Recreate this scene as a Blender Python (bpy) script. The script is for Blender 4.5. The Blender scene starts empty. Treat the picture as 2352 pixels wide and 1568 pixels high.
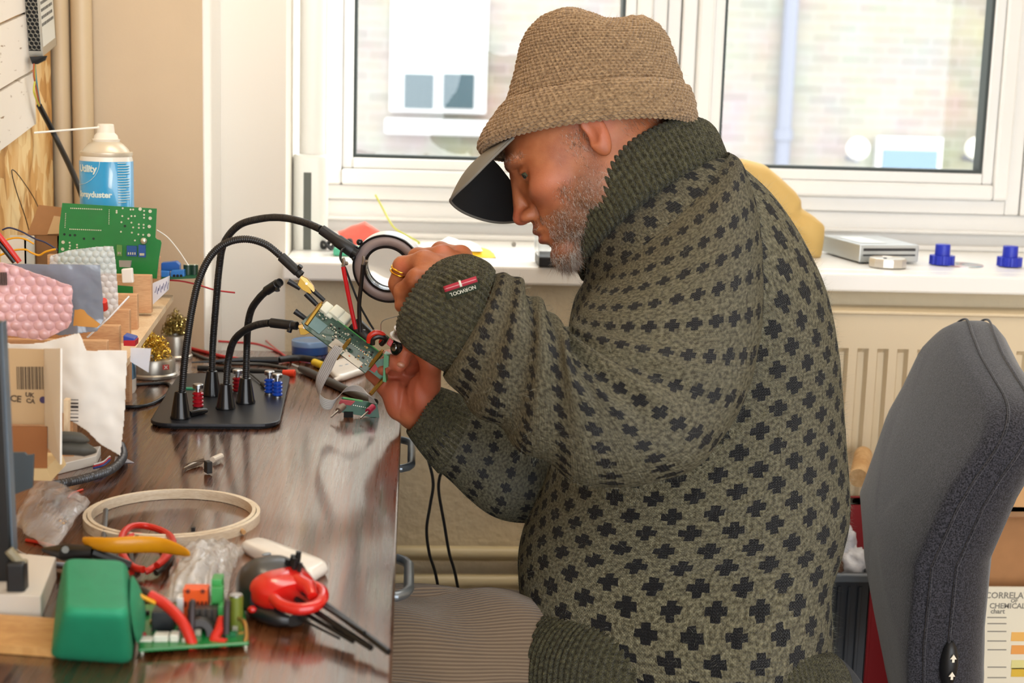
import bpy, bmesh, math, random
import numpy as np
from mathutils import Vector, Matrix, noise as mnoise
random.seed(7); rng=np.random.default_rng(5)
PI=math.pi
C=bpy.context.scene.collection
# ---------------------------------------------------------------- camera maths (pixel -> world point on a plane)
F=3400.0; CX,CY=1176.0,784.0; CAM=(0.0,0.0,1.17)
_p=math.radians(9.65);_y=math.radians(4.0);_r=math.radians(1.7)
_f=Vector((math.sin(_y)*math.cos(_p),math.cos(_y)*math.cos(_p),-math.sin(_p)))
_r0=Vector((math.cos(_y),-math.sin(_y),0.0)); _u0=_r0.cross(_f)
_R=math.cos(_r)*_r0+math.sin(_r)*_u0; _U=math.cos(_r)*_u0-math.sin(_r)*_r0
def ray(x,y): return _f+_R*((x-CX)/F)-_U*((y-CY)/F)
def _on(x,y,i,v):
    d=ray(x,y); t=(v-CAM[i])/d[i]; return Vector(CAM)+d*t
def PX(x,y,X): return _on(x,y,0,X)
def PY(x,y,Y): return _on(x,y,1,Y)
TZ=0.75
def PZ(x,y,Z=TZ): return _on(x,y,2,Z)
# ---------------------------------------------------------------- materials
def new_mat(name):
    m=bpy.data.materials.new(name); m.use_nodes=True
    nt=m.node_tree; b=nt.nodes['Principled BSDF']; return m,nt,b
def N(nt,t,**k):
    n=nt.nodes.new(t)
    for a,v in k.items(): setattr(n,a,v)
    return n
def L(nt,a,b): nt.links.new(a,b)
def srgb(*c):
    if len(c)==1 and isinstance(c[0],str):
        h=c[0].lstrip('#'); c=[int(h[i:i+2],16) for i in (0,2,4)]
    r=[]
    for v in c:
        v=v/255.0; r.append(v/12.92 if v<=0.04045 else ((v+0.055)/1.055)**2.4)
    return (r[0],r[1],r[2],1.0)
def setp(b,**k):
    mp=dict(rough='Roughness',metal='Metallic',trans='Transmission Weight',ior='IOR',spec='Specular IOR Level',coat='Coat Weight',sheen='Sheen Weight',alpha='Alpha',sss='Subsurface Weight',aniso='Anisotropic')
    for a,v in k.items():
        if v is not None: b.inputs[mp[a]].default_value=v
def noise_col(nt,b,c1,c2,scale,detail=4,coord='Object',stretch=None,lo=.35,hi=.65,rough=.55):
    tc=N(nt,'ShaderNodeTexCoord'); n=N(nt,'ShaderNodeTexNoise'); n.inputs['Scale'].default_value=scale; n.inputs['Detail'].default_value=detail; n.inputs['Roughness'].default_value=rough
    if stretch:
        mp=N(nt,'ShaderNodeMapping'); mp.inputs['Scale'].default_value=stretch; L(nt,tc.outputs[coord],mp.inputs[0]); L(nt,mp.outputs[0],n.inputs['Vector'])
    else: L(nt,tc.outputs[coord],n.inputs['Vector'])
    r=N(nt,'ShaderNodeValToRGB'); r.color_ramp.elements[0].position=lo; r.color_ramp.elements[1].position=hi
    r.color_ramp.elements[0].color=c1; r.color_ramp.elements[1].color=c2
    L(nt,n.outputs['Fac'],r.inputs[0]); L(nt,r.outputs[0],b.inputs['Base Color']); return n,r,tc
def bump(nt,b,src,strength,dist=.001):
    bp=N(nt,'ShaderNodeBump'); bp.inputs['Strength'].default_value=strength; bp.inputs['Distance'].default_value=dist
    L(nt,src,bp.inputs['Height']); L(nt,bp.outputs[0],b.inputs['Normal']); return bp
_MC={}
def mat(name,col,rough=.5,metal=0,bs=None,bstr=.3,bd=.001,var=.0,vs=20,**k):
    """plain material with optional fine bump and slight mottling"""
    if name in _MC: return _MC[name]
    m,nt,b=new_mat(name); c=srgb(col) if isinstance(col,str) else col
    b.inputs['Base Color'].default_value=c; setp(b,rough=rough,metal=metal,**k)
    if var:
        c1=tuple(max(0,x*(1-var)) for x in c[:3])+(1,); c2=tuple(min(1,x*(1+var)) for x in c[:3])+(1,)
        noise_col(nt,b,c1,c2,vs)
    if bs:
        tc=N(nt,'ShaderNodeTexCoord'); n=N(nt,'ShaderNodeTexNoise'); n.inputs['Scale'].default_value=bs; n.inputs['Detail'].default_value=3
        L(nt,tc.outputs['Object'],n.inputs['Vector']); bump(nt,b,n.outputs['Fac'],bstr,bd)
    m.diffuse_color=c
    _MC[name]=m; return m
def clear_mat(name,tint,alpha=.35,rough=.15,bs=None,bstr=.5,bd=.002,gl=1.0):
    """thin clear film: transparent mixed with a glossy/diffuse film"""
    if name in _MC: return _MC[name]
    m,nt,b=new_mat(name); b.inputs['Base Color'].default_value=srgb(tint); setp(b,rough=rough,alpha=alpha,coat=gl)
    if bs:
        tc=N(nt,'ShaderNodeTexCoord'); n=N(nt,'ShaderNodeTexNoise'); n.inputs['Scale'].default_value=bs; n.inputs['Detail'].default_value=2; n.inputs['Distortion'].default_value=1.0
        L(nt,tc.outputs['Object'],n.inputs['Vector']); bump(nt,b,n.outputs['Fac'],bstr,bd)
    _MC[name]=m; return m
def wood_mat(name,c1,c2,scale=(1,1,1),ns=6,rough=.5,fs=60,bstr=.2):
    if name in _MC: return _MC[name]
    m,nt,b=new_mat(name); setp(b,rough=rough)
    tc=N(nt,'ShaderNodeTexCoord'); mp=N(nt,'ShaderNodeMapping'); mp.inputs['Scale'].default_value=scale; L(nt,tc.outputs['Object'],mp.inputs[0])
    n=N(nt,'ShaderNodeTexNoise'); n.inputs['Scale'].default_value=ns; n.inputs['Detail'].default_value=5; n.inputs['Distortion'].default_value=.6; L(nt,mp.outputs[0],n.inputs['Vector'])
    n2=N(nt,'ShaderNodeTexNoise'); n2.inputs['Scale'].default_value=fs; n2.inputs['Detail'].default_value=3; L(nt,mp.outputs[0],n2.inputs['Vector'])
    mx=N(nt,'ShaderNodeMath',operation='MULTIPLY_ADD'); mx.inputs[1].default_value=.45; L(nt,n2.outputs['Fac'],mx.inputs[0])
    m3=N(nt,'ShaderNodeMath',operation='MULTIPLY'); m3.inputs[1].default_value=.6; L(nt,n.outputs['Fac'],m3.inputs[0]); L(nt,m3.outputs[0],mx.inputs[2])
    r=N(nt,'ShaderNodeValToRGB'); r.color_ramp.elements[0].position=.36; r.color_ramp.elements[1].position=.66
    r.color_ramp.elements[0].color=srgb(c1); r.color_ramp.elements[1].color=srgb(c2)
    L(nt,mx.outputs[0],r.inputs[0]); L(nt,r.outputs[0],b.inputs['Base Color']); bump(nt,b,n2.outputs['Fac'],bstr,.0006)
    _MC[name]=m; return m
# ---------------------------------------------------------------- mesh builder
def basis(d):
    d=Vector(d).normalized(); a=Vector((0,0,1)) if abs(d.z)<.9 else Vector((1,0,0))
    x=a.cross(d).normalized(); return x,d.cross(x),d
class MB:
    def __init__(s): s.v=[]; s.f=[]; s.m=[]; s.uv={}
    def add(s,vs,fs,mi=0):
        o=len(s.v); s.v+= [tuple(v) for v in vs]; s.f+=[tuple(i+o for i in f) for f in fs]; s.m+=[mi]*len(fs); return s
    def box(s,x0,x1,y0,y1,z0,z1,mi=0,M=None):
        vs=[Vector((x,y,z)) for x in (x0,x1) for y in (y0,y1) for z in (z0,z1)]
        if M is not None: vs=[M@v for v in vs]
        return s.add(vs,[(0,1,3,2),(4,6,7,5),(0,4,5,1),(2,3,7,6),(0,2,6,4),(1,5,7,3)],mi)
    def cbox(s,c,sz,M=None,mi=0):
        T=Matrix.Translation(Vector(c))
        if M is not None: T=T@(M.to_4x4())
        a,b,d=[q/2 for q in sz]; return s.box(-a,a,-b,b,-d,d,mi,T)
    def tube(s,pts,r,n=10,mi=0,caps=True,closed=False):
        pts=[Vector(p) for p in pts]; k=len(pts); rs=r if isinstance(r,(list,tuple)) else [r]*k
        T=[]
        for i in range(k):
            if closed: t=pts[(i+1)%k]-pts[i-1]
            else: t=pts[min(i+1,k-1)]-pts[max(i-1,0)]
            T.append(t.normalized() if t.length>1e-9 else Vector((0,0,1)))
        x,_,_=basis(T[0]); vs=[]
        for i in range(k):
            x=(x-T[i]*x.dot(T[i])); x=x.normalized() if x.length>1e-6 else basis(T[i])[0]
            y=T[i].cross(x)
            for j in range(n):
                a=2*PI*j/n; vs.append(pts[i]+(x*math.cos(a)+y*math.sin(a))*rs[i])
        fs=[]
        for i in range(k if closed else k-1):
            for j in range(n):
                a=i*n+j;b=i*n+(j+1)%n;c=((i+1)%k)*n+(j+1)%n;d=((i+1)%k)*n+j; fs.append((a,b,c,d))
        if caps and not closed: fs.append(tuple(range(n))[::-1]); fs.append(tuple(range((k-1)*n,k*n)))
        return s.add(vs,fs,mi)
    def cyl(s,a,b,r,r2=None,n=20,mi=0,caps=True): return s.tube([a,b],[r,r if r2 is None else r2],n,mi,caps)
    def lathe(s,prof,o=(0,0,0),d=(0,0,1),n=32,mi=0,ang=2*PI,xr=None,caps=True):
        x,y,z=basis(d) if xr is None else (Vector(xr).normalized(),Vector(d).normalized().cross(Vector(xr).normalized()),Vector(d).normalized())
        o=Vector(o); vs=[]
        full=abs(ang-2*PI)<1e-6; m=n if full else n+1
        for (r,h) in prof:
            for j in range(m):
                a=ang*j/n; vs.append(o+z*h+(x*math.cos(a)+y*math.sin(a))*r)
        fs=[]
        for i in range(len(prof)-1):
            for j in range(n):
                j2=(j+1)%m; fs.append((i*m+j,i*m+j2,(i+1)*m+j2,(i+1)*m+j))
        if full and caps and tuple(prof[0])!=tuple(prof[-1]):
            if prof[0][0]>1e-5: fs.append(tuple(range(m))[::-1])
            if prof[-1][0]>1e-5: fs.append(tuple(range((len(prof)-1)*m,len(prof)*m)))
        return s.add(vs,fs,mi)
    def prism(s,poly,h0,h1,M=None,mi=0):
        """poly in local xy, extruded along local z"""
        n=len(poly); vs=[Vector((p[0],p[1],h0)) for p in poly]+[Vector((p[0],p[1],h1)) for p in poly]
        if M is not None: vs=[M@v for v in vs]
        return s.add(vs,[tuple(range(n))[::-1],tuple(range(n,2*n))]+[(i,(i+1)%n,n+(i+1)%n,n+i) for i in range(n)],mi)
    def ball(s,c,r,n=12,mi=0,M=None):
        rr=r if isinstance(r,(tuple,list)) else (r,r,r); vs=[];fs=[]; h=n//2
        for i in range(h+1):
            t=PI*i/h
            for j in range(n):
                a=2*PI*j/n; v=Vector((rr[0]*math.sin(t)*math.cos(a),rr[1]*math.sin(t)*math.sin(a),rr[2]*math.cos(t)))
                if M is not None: v=M@v
                vs.append(Vector(c)+v)
        for i in range(h):
            for j in range(n): fs.append((i*n+j,(i+1)*n+j,(i+1)*n+(j+1)%n,i*n+(j+1)%n))
        return s.add(vs,fs,mi)
    def grid(s,P,mi=0,closed_u=False):
        """P[i][j] grid of points"""
        a=len(P);b=len(P[0]); vs=[p for r in P for p in r]; fs=[]
        for i in range(a-1):
            for j in range(b if closed_u else b-1): fs.append((i*b+j,i*b+(j+1)%b,(i+1)*b+(j+1)%b,(i+1)*b+j))
        return s.add(vs,fs,mi)
    def build(s,name,m,parent=None,smooth=True,bev=0,ang=35,solid=0,sub=0,origin=None,kind=None,label=None,weld=True):
        me=bpy.data.meshes.new(name); me.from_pydata(s.v,[],s.f)
        bm=bmesh.new(); bm.from_mesh(me)
        if weld: bmesh.ops.remove_doubles(bm,verts=bm.verts,dist=1e-6)
        if len(bm.faces)<60000: bmesh.ops.recalc_face_normals(bm,faces=bm.faces)
        lim=math.radians(ang)
        for f in bm.faces: f.smooth=smooth
        if smooth:
            for e in bm.edges:
                if len(e.link_faces)==2:
                    try:
                        if e.calc_face_angle()>lim: e.smooth=False
                    except ValueError: pass
        bm.to_mesh(me); bm.free()
        if not weld or len(me.polygons)==len(s.f):
            me.polygons.foreach_set('material_index',s.m)
        o=bpy.data.objects.new(name,me); C.objects.link(o)
        for mm in (m if isinstance(m,(list,tuple)) else [m]): me.materials.append(mm)
        if origin is not None:
            T=Matrix.Translation(-Vector(origin)); me.transform(T); o.location=origin
        if parent is not None:
            o.parent=parent
            if parent.type!='' : o.matrix_parent_inverse=Matrix.Translation(-parent_loc(parent))
        if bev:
            b=o.modifiers.new('bevel','BEVEL'); b.width=bev; b.segments=2; b.limit_method='ANGLE'; b.angle_limit=math.radians(40)
        if solid:
            b=o.modifiers.new('solid','SOLIDIFY'); b.thickness=solid; b.offset=0
        if sub:
            b=o.modifiers.new('sub','SUBSURF'); b.levels=sub; b.render_levels=sub
        if kind: o['kind']=kind
        if label: o['label']=label
        return o
def parent_loc(p): return Vector(p.location)
def empty(name,loc,label,cat,group=None):
    o=bpy.data.objects.new(name,None); C.objects.link(o); o.location=loc; o.empty_display_size=.02
    return tag(o,label,cat,group)
def tag(o,label,cat,group=None):
    o['label']=label; o['category']=cat
    if group: o['group']=group
    return o
def struct(o): o['kind']='structure'; return o
def spline(pts,n=24):
    pts=[Vector(p) for p in pts]; k=len(pts); out=[]
    for i in range(k-1):
        p0=pts[max(i-1,0)];p1=pts[i];p2=pts[i+1];p3=pts[min(i+2,k-1)]
        for j in range(n):
            t=j/n; out.append(.5*((2*p1)+(p2-p0)*t+(2*p0-5*p1+4*p2-p3)*t*t+(3*p1-p0-3*p2+p3)*t**3))
    out.append(pts[-1]); return out
def rot(ax,deg): return Matrix.Rotation(math.radians(deg),4,ax)
def frame(o,x,z):
    """4x4 with local x,z directions at origin o"""
    x=Vector(x).normalized(); z=Vector(z); z=(z-x*z.dot(x)).normalized(); y=z.cross(x)
    M=Matrix((x,y,z)).transposed().to_4x4(); M.translation=Vector(o); return M
def text(name,s,size,M,m,parent=None,label=None,ex=.0002,cat=None,xs=1.0,bold=0):
    cu=bpy.data.curves.new(name,'FONT'); cu.body=s; cu.size=size; cu.extrude=ex; cu.align_x='CENTER'; cu.align_y='CENTER'; cu.resolution_u=2; cu.offset=bold
    tmp=bpy.data.objects.new(name+'_t',cu); C.objects.link(tmp)
    dg=bpy.context.evaluated_depsgraph_get(); me=bpy.data.meshes.new_from_object(tmp.evaluated_get(dg)); bpy.data.objects.remove(tmp)
    me.transform(M@Matrix.Diagonal((xs,1,1,1))); me.materials.clear(); me.materials.append(m)
    o=bpy.data.objects.new(name,me); C.objects.link(o)
    if parent is not None: o.parent=parent; o.matrix_parent_inverse=Matrix.Translation(-parent_loc(parent))
    if label: o['label']=label
    return o
def copytree(o,parent=None):
    c=o.copy(); C.objects.link(c)
    if parent is not None: c.parent=parent
    for ch in [x for x in bpy.data.objects if x.parent==o]: copytree(ch,c)
    return c
def rrect(w,h,r,n=5):
    out=[]
    for cx,cy,a0 in ((w/2-r,h/2-r,0),(-w/2+r,h/2-r,90),(-w/2+r,-h/2+r,180),(w/2-r,-h/2+r,270)):
        for i in range(n+1):
            a=math.radians(a0+90*i/n); out.append((cx+r*math.cos(a),cy+r*math.sin(a)))
    return out
SKY=4.3; CEIL=10; REAR=2.2; BENCH=2.5; SUN=15; EXPO=0.06
HEADROLL=10; REMESH=True
# ================================================================ ROOM
WALLY=2.42; WX=-0.60
M_wall=mat('wall_paint_cream','#d6bf9f',.75,bs=140,bstr=.25,bd=.0008,var=.03,vs=6)
M_wallr=mat('wall_paper_textured','#e8d8b8',.8,bs=70,bstr=.8,bd=.003,var=.03,vs=8)
M_white=mat('white_upvc','#e3e2df',.35,var=.015,vs=5)
M_gasket=mat('rubber_gasket','#2b3432',.5)
M_sill=mat('sill_white_gloss','#f1efea',.3)
def bx(name,x0,x1,y0,y1,z0,z1,m,bev=0,parent=None,k=True):
    o=MB().box(x0,x1,y0,y1,z0,z1).build(name,m,parent,smooth=False,bev=bev)
    if k and parent is None: struct(o)
    return o
# back wall: below sill, left of the window, above; opening X -0.205 .. 1.35
OX0,OX1=-0.205,1.42; SZ=0.890
w=MB()
w.box(WX-.1,OX0,WALLY,3.0,0,2.6,1); w.box(OX0,OX1,WALLY,3.0,0,SZ-.035); w.box(OX1,2.6,WALLY,3.0,0,2.6); w.box(OX0,OX1,WALLY,3.0,2.25,2.6)
struct(w.build('wall_back',[M_wallr,mat('wall_paint_white','#f1ebdf',.6,bs=140,bstr=.15,bd=.0006)],smooth=False,weld=False))
struct(MB().prism([(-.492,2.346),(-.3262,2.346),(-.3105,2.419),(-.492,2.419)],0,2.6).build('wall_pier',M_wall,smooth=False))
struct(MB().prism([(-.3262,2.3455),(-.3240,2.3455),(-.3083,2.4192),(-.3105,2.4192)],0,2.6).build('trim_sunlit',mat('return_sunlit_white','#f4f1ea',.55),smooth=False))  # added strip: sunlight on the pier return put in as white colour
bx('wall_left',WX-.1,WX,-1.6,3.0,0,2.6,M_wall)
bx('wall_right',2.6,2.7,-1.6,3.0,0,2.6,M_wall)
M_floor=wood_mat('floor_boards','#5b4a3a','#7d6850',(1,8,1),5,.5)
bx('floor',-1.2,2.7,-1.6,3.1,-.05,0,M_floor)
bx('ceiling',-1.2,2.7,-1.6,3.1,2.6,2.65,mat('ceiling_white','#e8e4dc',.9))
# sill
sl=MB(); sl.box(OX0-.0,2.55,2.36,WALLY,SZ-.030,SZ); sl.box(OX0+.001,OX1-.001,WALLY,2.78,SZ-.033,SZ)
struct(sl.build('trim_1',M_sill,smooth=False,bev=.004))
# ---- window frames
def winframe(name,x0,x1,z0,z1,y,wd,parent=None):
    """rectangular ring of uPVC with stepped profile, gasket and pane"""
    def ring(mb,a0,a1,b0,b1,w,ya,yb):
        mb.box(a0,a0+w,ya,yb,b0,b1); mb.box(a1-w,a1,ya,yb,b0,b1); mb.box(a0+w,a1-w,ya,yb,b0,b0+w); mb.box(a0+w,a1-w,ya,yb,b1-w,b1)
    f=MB(); ring(f,x0,x1,z0,z1,wd*.36,y-.022,y+.05)
    o=f.build(name,M_white,parent,smooth=False,bev=.003,weld=False)
    i=wd*.36; g=MB(); ring(g,x0+i,x1-i,z0+i,z1-i,wd*.38,y-.036,y+.04); o2=g.build('sash',M_white,o,smooth=False,bev=.005,weld=False)
    i=wd*.74; g=MB(); ring(g,x0+i,x1-i,z0+i,z1-i,wd*.26,y-.026,y+.03); g.build('glazing_bead',M_white,o,smooth=False,bev=.003,weld=False)
    i=wd; g=MB(); ring(g,x0+i,x1-i,z0+i,z1-i,.006,y-.020,y+.012); g.build('gasket',M_gasket,o,smooth=False,weld=False)
    gl=MB().box(x0+i+.004,x1-i-.004,y-.002,y+.002,z0+i+.004,z1-i-.004)
    gl.build('pane',M_glass,o,smooth=False)
    return o
m,nt,b=new_mat('window_glass')
nt.nodes.remove(b); tr=N(nt,'ShaderNodeBsdfTransparent'); tr.inputs[0].default_value=(.985,.995,.99,1)
gl=N(nt,'ShaderNodeBsdfGlossy'); gl.inputs['Roughness'].default_value=.02; fr=N(nt,'ShaderNodeValue'); fr.outputs[0].default_value=.04
mx=N(nt,'ShaderNodeMixShader'); L(nt,fr.outputs[0],mx.inputs[0]); L(nt,tr.outputs[0],mx.inputs[1]); L(nt,gl.outputs[0],mx.inputs[2]); L(nt,mx.outputs[0],nt.nodes['Material Output'].inputs[0])
M_glass=m
FY=2.80; zg=1.0375
struct(winframe('window_1',-.112-.078,.387+.078,zg-.078,2.2,FY,.078))
struct(winframe('window_2',.572-.078,1.085+.078,zg-.078,2.2,FY,.078))
# outer fixed frame around both, stepped ledges below
fr=MB()
fr.box(OX0+.001,OX1-.001,2.79,2.85,SZ,.925); fr.box(OX0+.001,OX1-.001,2.785,2.85,.925,.959)
fr.box(OX0+.001,OX1-.001,2.76,2.80,SZ,.900); fr.box(OX0+.001,OX1-.001,2.772,2.80,.921,.929)
fr.box(.467,.492,2.785,2.85,.959,2.2); fr.box(1.165,1.20,2.775,2.86,.959,2.2); fr.box(1.20,OX1-.001,2.79,2.86,.959,2.2); fr.box(OX0+.001,-.192,2.79,2.86,.959,2.2)
fr.box(OX0+.001,OX1-.001,2.79,2.85,2.2,2.249)
struct(fr.build('trim_2',M_white,smooth=False,bev=.003,weld=False))
# ---- radiator on the wall under the sill, right
M_rad=mat('radiator_enamel','#d8c5a2',.35)
rad=empty('radiator',(1.0,2.37,.3),'cream panel radiator with vertical ridges under the window sill','radiator')
r=MB(); x0,x1=.62,1.75; z0,z1=.28,.831
# ridged front panel
n=int((x1-x0)/.0333); P=[]
prof=[]
for i in range(n):
    a=x0+i*.0333
    for dx,dy in ((.0,0),(.008,0),(.0125,.010),(.0225,.010),(.0270,0)): prof.append((a+dx,dy))
top=[]; 
def rp(x,dy,z,fade): return (x,2.335+dy*fade,z)
P=[[rp(x,dy,z,f) for (x,dy) in prof] for z,f in ((z0,0),(z0+.02,0),(z0+.05,1),(z1-.068,1),(z1-.060,0),(z1-.008,0))]
r.grid(P); r.box(x0,x1,2.336,2.40,z1-.012,z1-.002); r.box(x0,x1,2.345,2.40,z0,z0+.01); r.box(x0,x0+.006,2.336,2.40,z0,z1); r.box(x1-.006,x1,2.336,2.40,z0,z1)
r.build('panel',M_rad,rad,ang=50,weld=False)
g=MB(); g.box(x0-.004,x1+.004,2.331,2.405,z1-.004,z1+.002); g.build('top_grille',M_rad,rad,smooth=False,bev=.002)
g=MB(); g.box(x0+.1,x0+.14,2.40,2.42,.35,.7); g.box(x1-.14,x1-.1,2.40,2.42,.35,.7); g.build('bracket',M_rad,rad,smooth=False)
g=MB(); [g.box(x0+.02,x1-.02,2.405,2.41,.3,.81)]; g.build('rear_panel',M_rad,rad,smooth=False)
# ---- two heating pipes low on the wall
M_pipe=mat('pipe_cream_paint','#d8c79c',.4)
for z,nm in ((.398,'upper'),(.349,'lower')):
    o=MB().cyl((-.55,2.398,z),(.66,2.398,z),.0125,n=20).build('heating_pipe',M_pipe)
    tag(o,'%s of the two cream heating pipes running along the wall behind the knee'%nm,'pipe')
# vertical pipes in the left corner
M_pipe2=mat('pipe_white_paint','#d3bc98',.45)
for (a,r_),lab in ((((139,200),.0148),'wide cream vertical pipe beside the chipboard edge, left of the pair'),(((190,200),.0158),'wide cream vertical pipe next to the pier, right of the pair')):
    p=PY(a[0],a[1],2.325); o=MB().cyl((p.x,2.325,.0),(p.x,2.325,2.6),r_,n=24).build('wall_pipe',M_pipe2); tag(o,lab,'pipe')
bx('trim_3',-.545,-.482,2.352,2.42,0,2.6,M_wall)
# ---- left wall: chipboard with white planks
m,nt,b=new_mat('chipboard_osb'); setp(b,rough=.6)
tc=N(nt,'ShaderNodeTexCoord'); mp=N(nt,'ShaderNodeMapping'); mp.inputs['Scale'].default_value=(1,1,.55); L(nt,tc.outputs['Object'],mp.inputs[0])
v=N(nt,'ShaderNodeTexVoronoi'); v.inputs['Scale'].default_value=58; v.inputs['Randomness'].default_value=1; L(nt,mp.outputs[0],v.inputs['Vector'])
n_=N(nt,'ShaderNodeTexNoise'); n_.inputs['Scale'].default_value=14; n_.inputs['Detail'].default_value=6; L(nt,mp.outputs[0],n_.inputs['Vector'])
mxn=N(nt,'ShaderNodeMix',data_type='FLOAT'); mxn.inputs[0].default_value=.6; L(nt,v.outputs['Color'],mxn.inputs[2]); L(nt,n_.outputs['Fac'],mxn.inputs[3])
r_=N(nt,'ShaderNodeValToRGB'); e=r_.color_ramp.elements; e[0].position=.3; e[0].color=srgb('#b07a3a'); e[1].position=.62; e[1].color=srgb('#f3d49a'); q=e.new(.45); q.color=srgb('#dba862')
L(nt,mxn.outputs[0],r_.inputs[0]); L(nt,r_.outputs[0],b.inputs['Base Color']); bump(nt,b,v.outputs['Distance'],.25,.002); M_osb=m
ob=MB().box(-.560,-.545,1.0,2.30,.76,2.3).build('chipboard',M_osb,smooth=False,bev=.001); tag(ob,'golden chipboard sheet fixed to the left wall behind the white planks','board')
m,nt,b=new_mat('painted_plank'); setp(b,rough=.5)
tc=N(nt,'ShaderNodeTexCoord'); mp=N(nt,'ShaderNodeMapping'); mp.inputs['Scale'].default_value=(1,9,45); L(nt,tc.outputs['Object'],mp.inputs[0])
n_=N(nt,'ShaderNodeTexNoise'); n_.inputs['Scale'].default_value=2.2; n_.inputs['Detail'].default_value=5; L(nt,mp.outputs[0],n_.inputs['Vector'])
r_=N(nt,'ShaderNodeValToRGB'); e=r_.color_ramp.elements; e[0].position=.30; e[0].color=srgb('#8a6a44'); e[1].position=.36; e[1].color=srgb('#f4ece0'); L(nt,n_.outputs['Fac'],r_.inputs[0]); L(nt,r_.outputs[0],b.inputs['Base Color']); M_plank=m
# planks defined by their right-hand end pixels and a slope
pl=[((66,-120),(68,20),'topmost white painted plank on the chipboard beside the power supply'),((70,26),(75,156),'middle white painted plank, between two seams, on the chipboard'),((74,164),(78,284),'lowest white painted plank, with bare chipboard under it')]
for a,b_,lab in pl:
    A=PX(a[0],a[1],-.541); B=PX(b_[0],b_[1],-.541); dz=.16*.62
    g=MB(); k=Vector((0,-.62,-dz*1.0)); jag=[]
    # outline in the wall plane with a slightly ragged lower edge
    top=[A+k,A]; low=[]
    for i in range(15):
        t=i/14; j=(mnoise.noise(Vector((t*21,b_[1],0)))*.0035) if lab.startswith('mid') else mnoise.noise(Vector((t*9,b_[1],0)))*.001
        low.append(B+k*t+Vector((0,0,j)))
    poly=[(p.y,p.z) for p in top+low]
    M=Matrix(((0,0,1,0),(1,0,0,0),(0,1,0,0),(0,0,0,1)))
    g.prism(poly,-.545,-.538,M); o=g.build('painted_plank',M_plank,smooth=False); tag(o,lab,'plank')
# ================================================================ OUTSIDE
m,nt,b=new_mat('london_brick'); setp(b,rough=.9)
tc=N(nt,'ShaderNodeTexCoord'); mp=N(nt,'ShaderNodeMapping'); mp.inputs['Rotation'].default_value=(-PI/2,0,0); L(nt,tc.outputs['Object'],mp.inputs[0])
bk=N(nt,'ShaderNodeTexBrick'); bk.inputs['Scale'].default_value=1; bk.inputs['Brick Width'].default_value=.225; bk.inputs['Row Height'].default_value=.075; bk.inputs['Mortar Size'].default_value=.006
bk.inputs['Color1'].default_value=srgb('#8d8676'); bk.inputs['Color2'].default_value=srgb('#7f786b'); bk.inputs['Mortar'].default_value=srgb('#918b7f')
L(nt,mp.outputs[0],bk.inputs['Vector'])
nn=N(nt,'ShaderNodeTexNoise'); nn.inputs['Scale'].default_value=3; L(nt,tc.outputs['Object'],nn.inputs['Vector'])
mxc=N(nt,'ShaderNodeMix',data_type='RGBA'); mxc.inputs[0].default_value=.35; L(nt,bk.outputs['Color'],mxc.inputs[6]); L(nt,nn.outputs['Color'],mxc.inputs[7]); mxc.blend_type='SOFT_LIGHT'
L(nt,mxc.outputs[2],b.inputs['Base Color']); M_brick=m
BY=11.0
bld=MB().box(-6,9,BY,BY+1,-4,6).build('brick_building',M_brick,smooth=False); tag(bld,'pale yellow brick building across the street seen through both windows','building')
M_wout=mat('white_masonry_paint','#c9c8c6',.6); M_dglass=mat('dark_pane','#2c444c',.15); M_frost=mat('blind_white','#c4c9c6',.6)
def P11(x,y): return PY(x,y,BY)
def obox(mb,xa,ya,xb,yb,d0,d1,mi=0):
    a=P11(xa,ya); c=P11(xb,yb); mb.box(min(a.x,c.x),max(a.x,c.x),BY-d0,BY-d1,min(a.z,c.z),max(a.z,c.z),mi)
# big sash window
g=MB(); obox(g,905,-400,1115,262,.07,.0); o=g.build('surround',M_wout,bld,smooth=False,bev=.01,label='white render surround of the sash window')
g=MB(); obox(g,885,270,1125,312,.22,0); g.build('stone_sill',M_wout,bld,smooth=False,bev=.02)
g=MB(); obox(g,925,-300,1092,138,.085,.06); g.build('upper_sash_blind',M_frost,bld,smooth=False)
for xa,xb in ((929,995),(1018,1087)):
    g=MB(); obox(g,xa,170,xb,250,.09,.06); g.build('window_pane',M_dglass,bld,smooth=False)
    g=MB(); obox(g,xa,140,xb,170,.09,.06); g.build('window_pane',mat('pale_blind_pane','#c9d8d6',.4),bld,smooth=False)  # paler strip above each dark pane
g=MB(); obox(g,2010,312,2150,460,.07,0); g.build('surround',M_wout,bld,smooth=False,bev=.01)
g=MB(); obox(g,2021,342,2138,440,.09,.05); g.build('window_pane',mat('blue_pane','#50728a',.25),bld,smooth=False)
# drainpipe and two globe lamps
p=P11(1812,0); q=P11(1798,420); g=MB(); g.cyl((p.x,BY-.08,-3),(p.x,BY-.08,5.5),.055,n=16)
for z in (-.6,.9,2.4): g.cyl((p.x,BY-.08,z-.04),(p.x,BY-.08,z+.04),.07,n=16)
o=g.build('drainpipe',mat('drain_grey','#6b6e7c',.5)); tag(o,'grey drainpipe running down the brick building across the street','pipe')
for x in (1948,2215):
    p=P11(x,338); g=MB(); g.ball((p.x,BY-.25,p.z),.085,16)
    o=g.build('globe_lamp',mat('opal_globe','#f7f4e4',.4)); 
    g2=MB(); g2.cyl((p.x,BY-.01,p.z-.08),(p.x,BY-.25,p.z-.085),.02,n=8); g2.build('bracket',mat('drain_grey','#6b6e7c',.5),o)
    tag(o,'round white globe wall lamp on the brick building, %s of the small window'%('left' if x<2000 else 'right'),'lamp')
gr=MB().box(-8,12,3.2,BY,-4.05,-4).build('street',mat('street_asphalt','#5f5e5c',.9),smooth=False); struct(gr); gr.name='ground'
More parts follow.
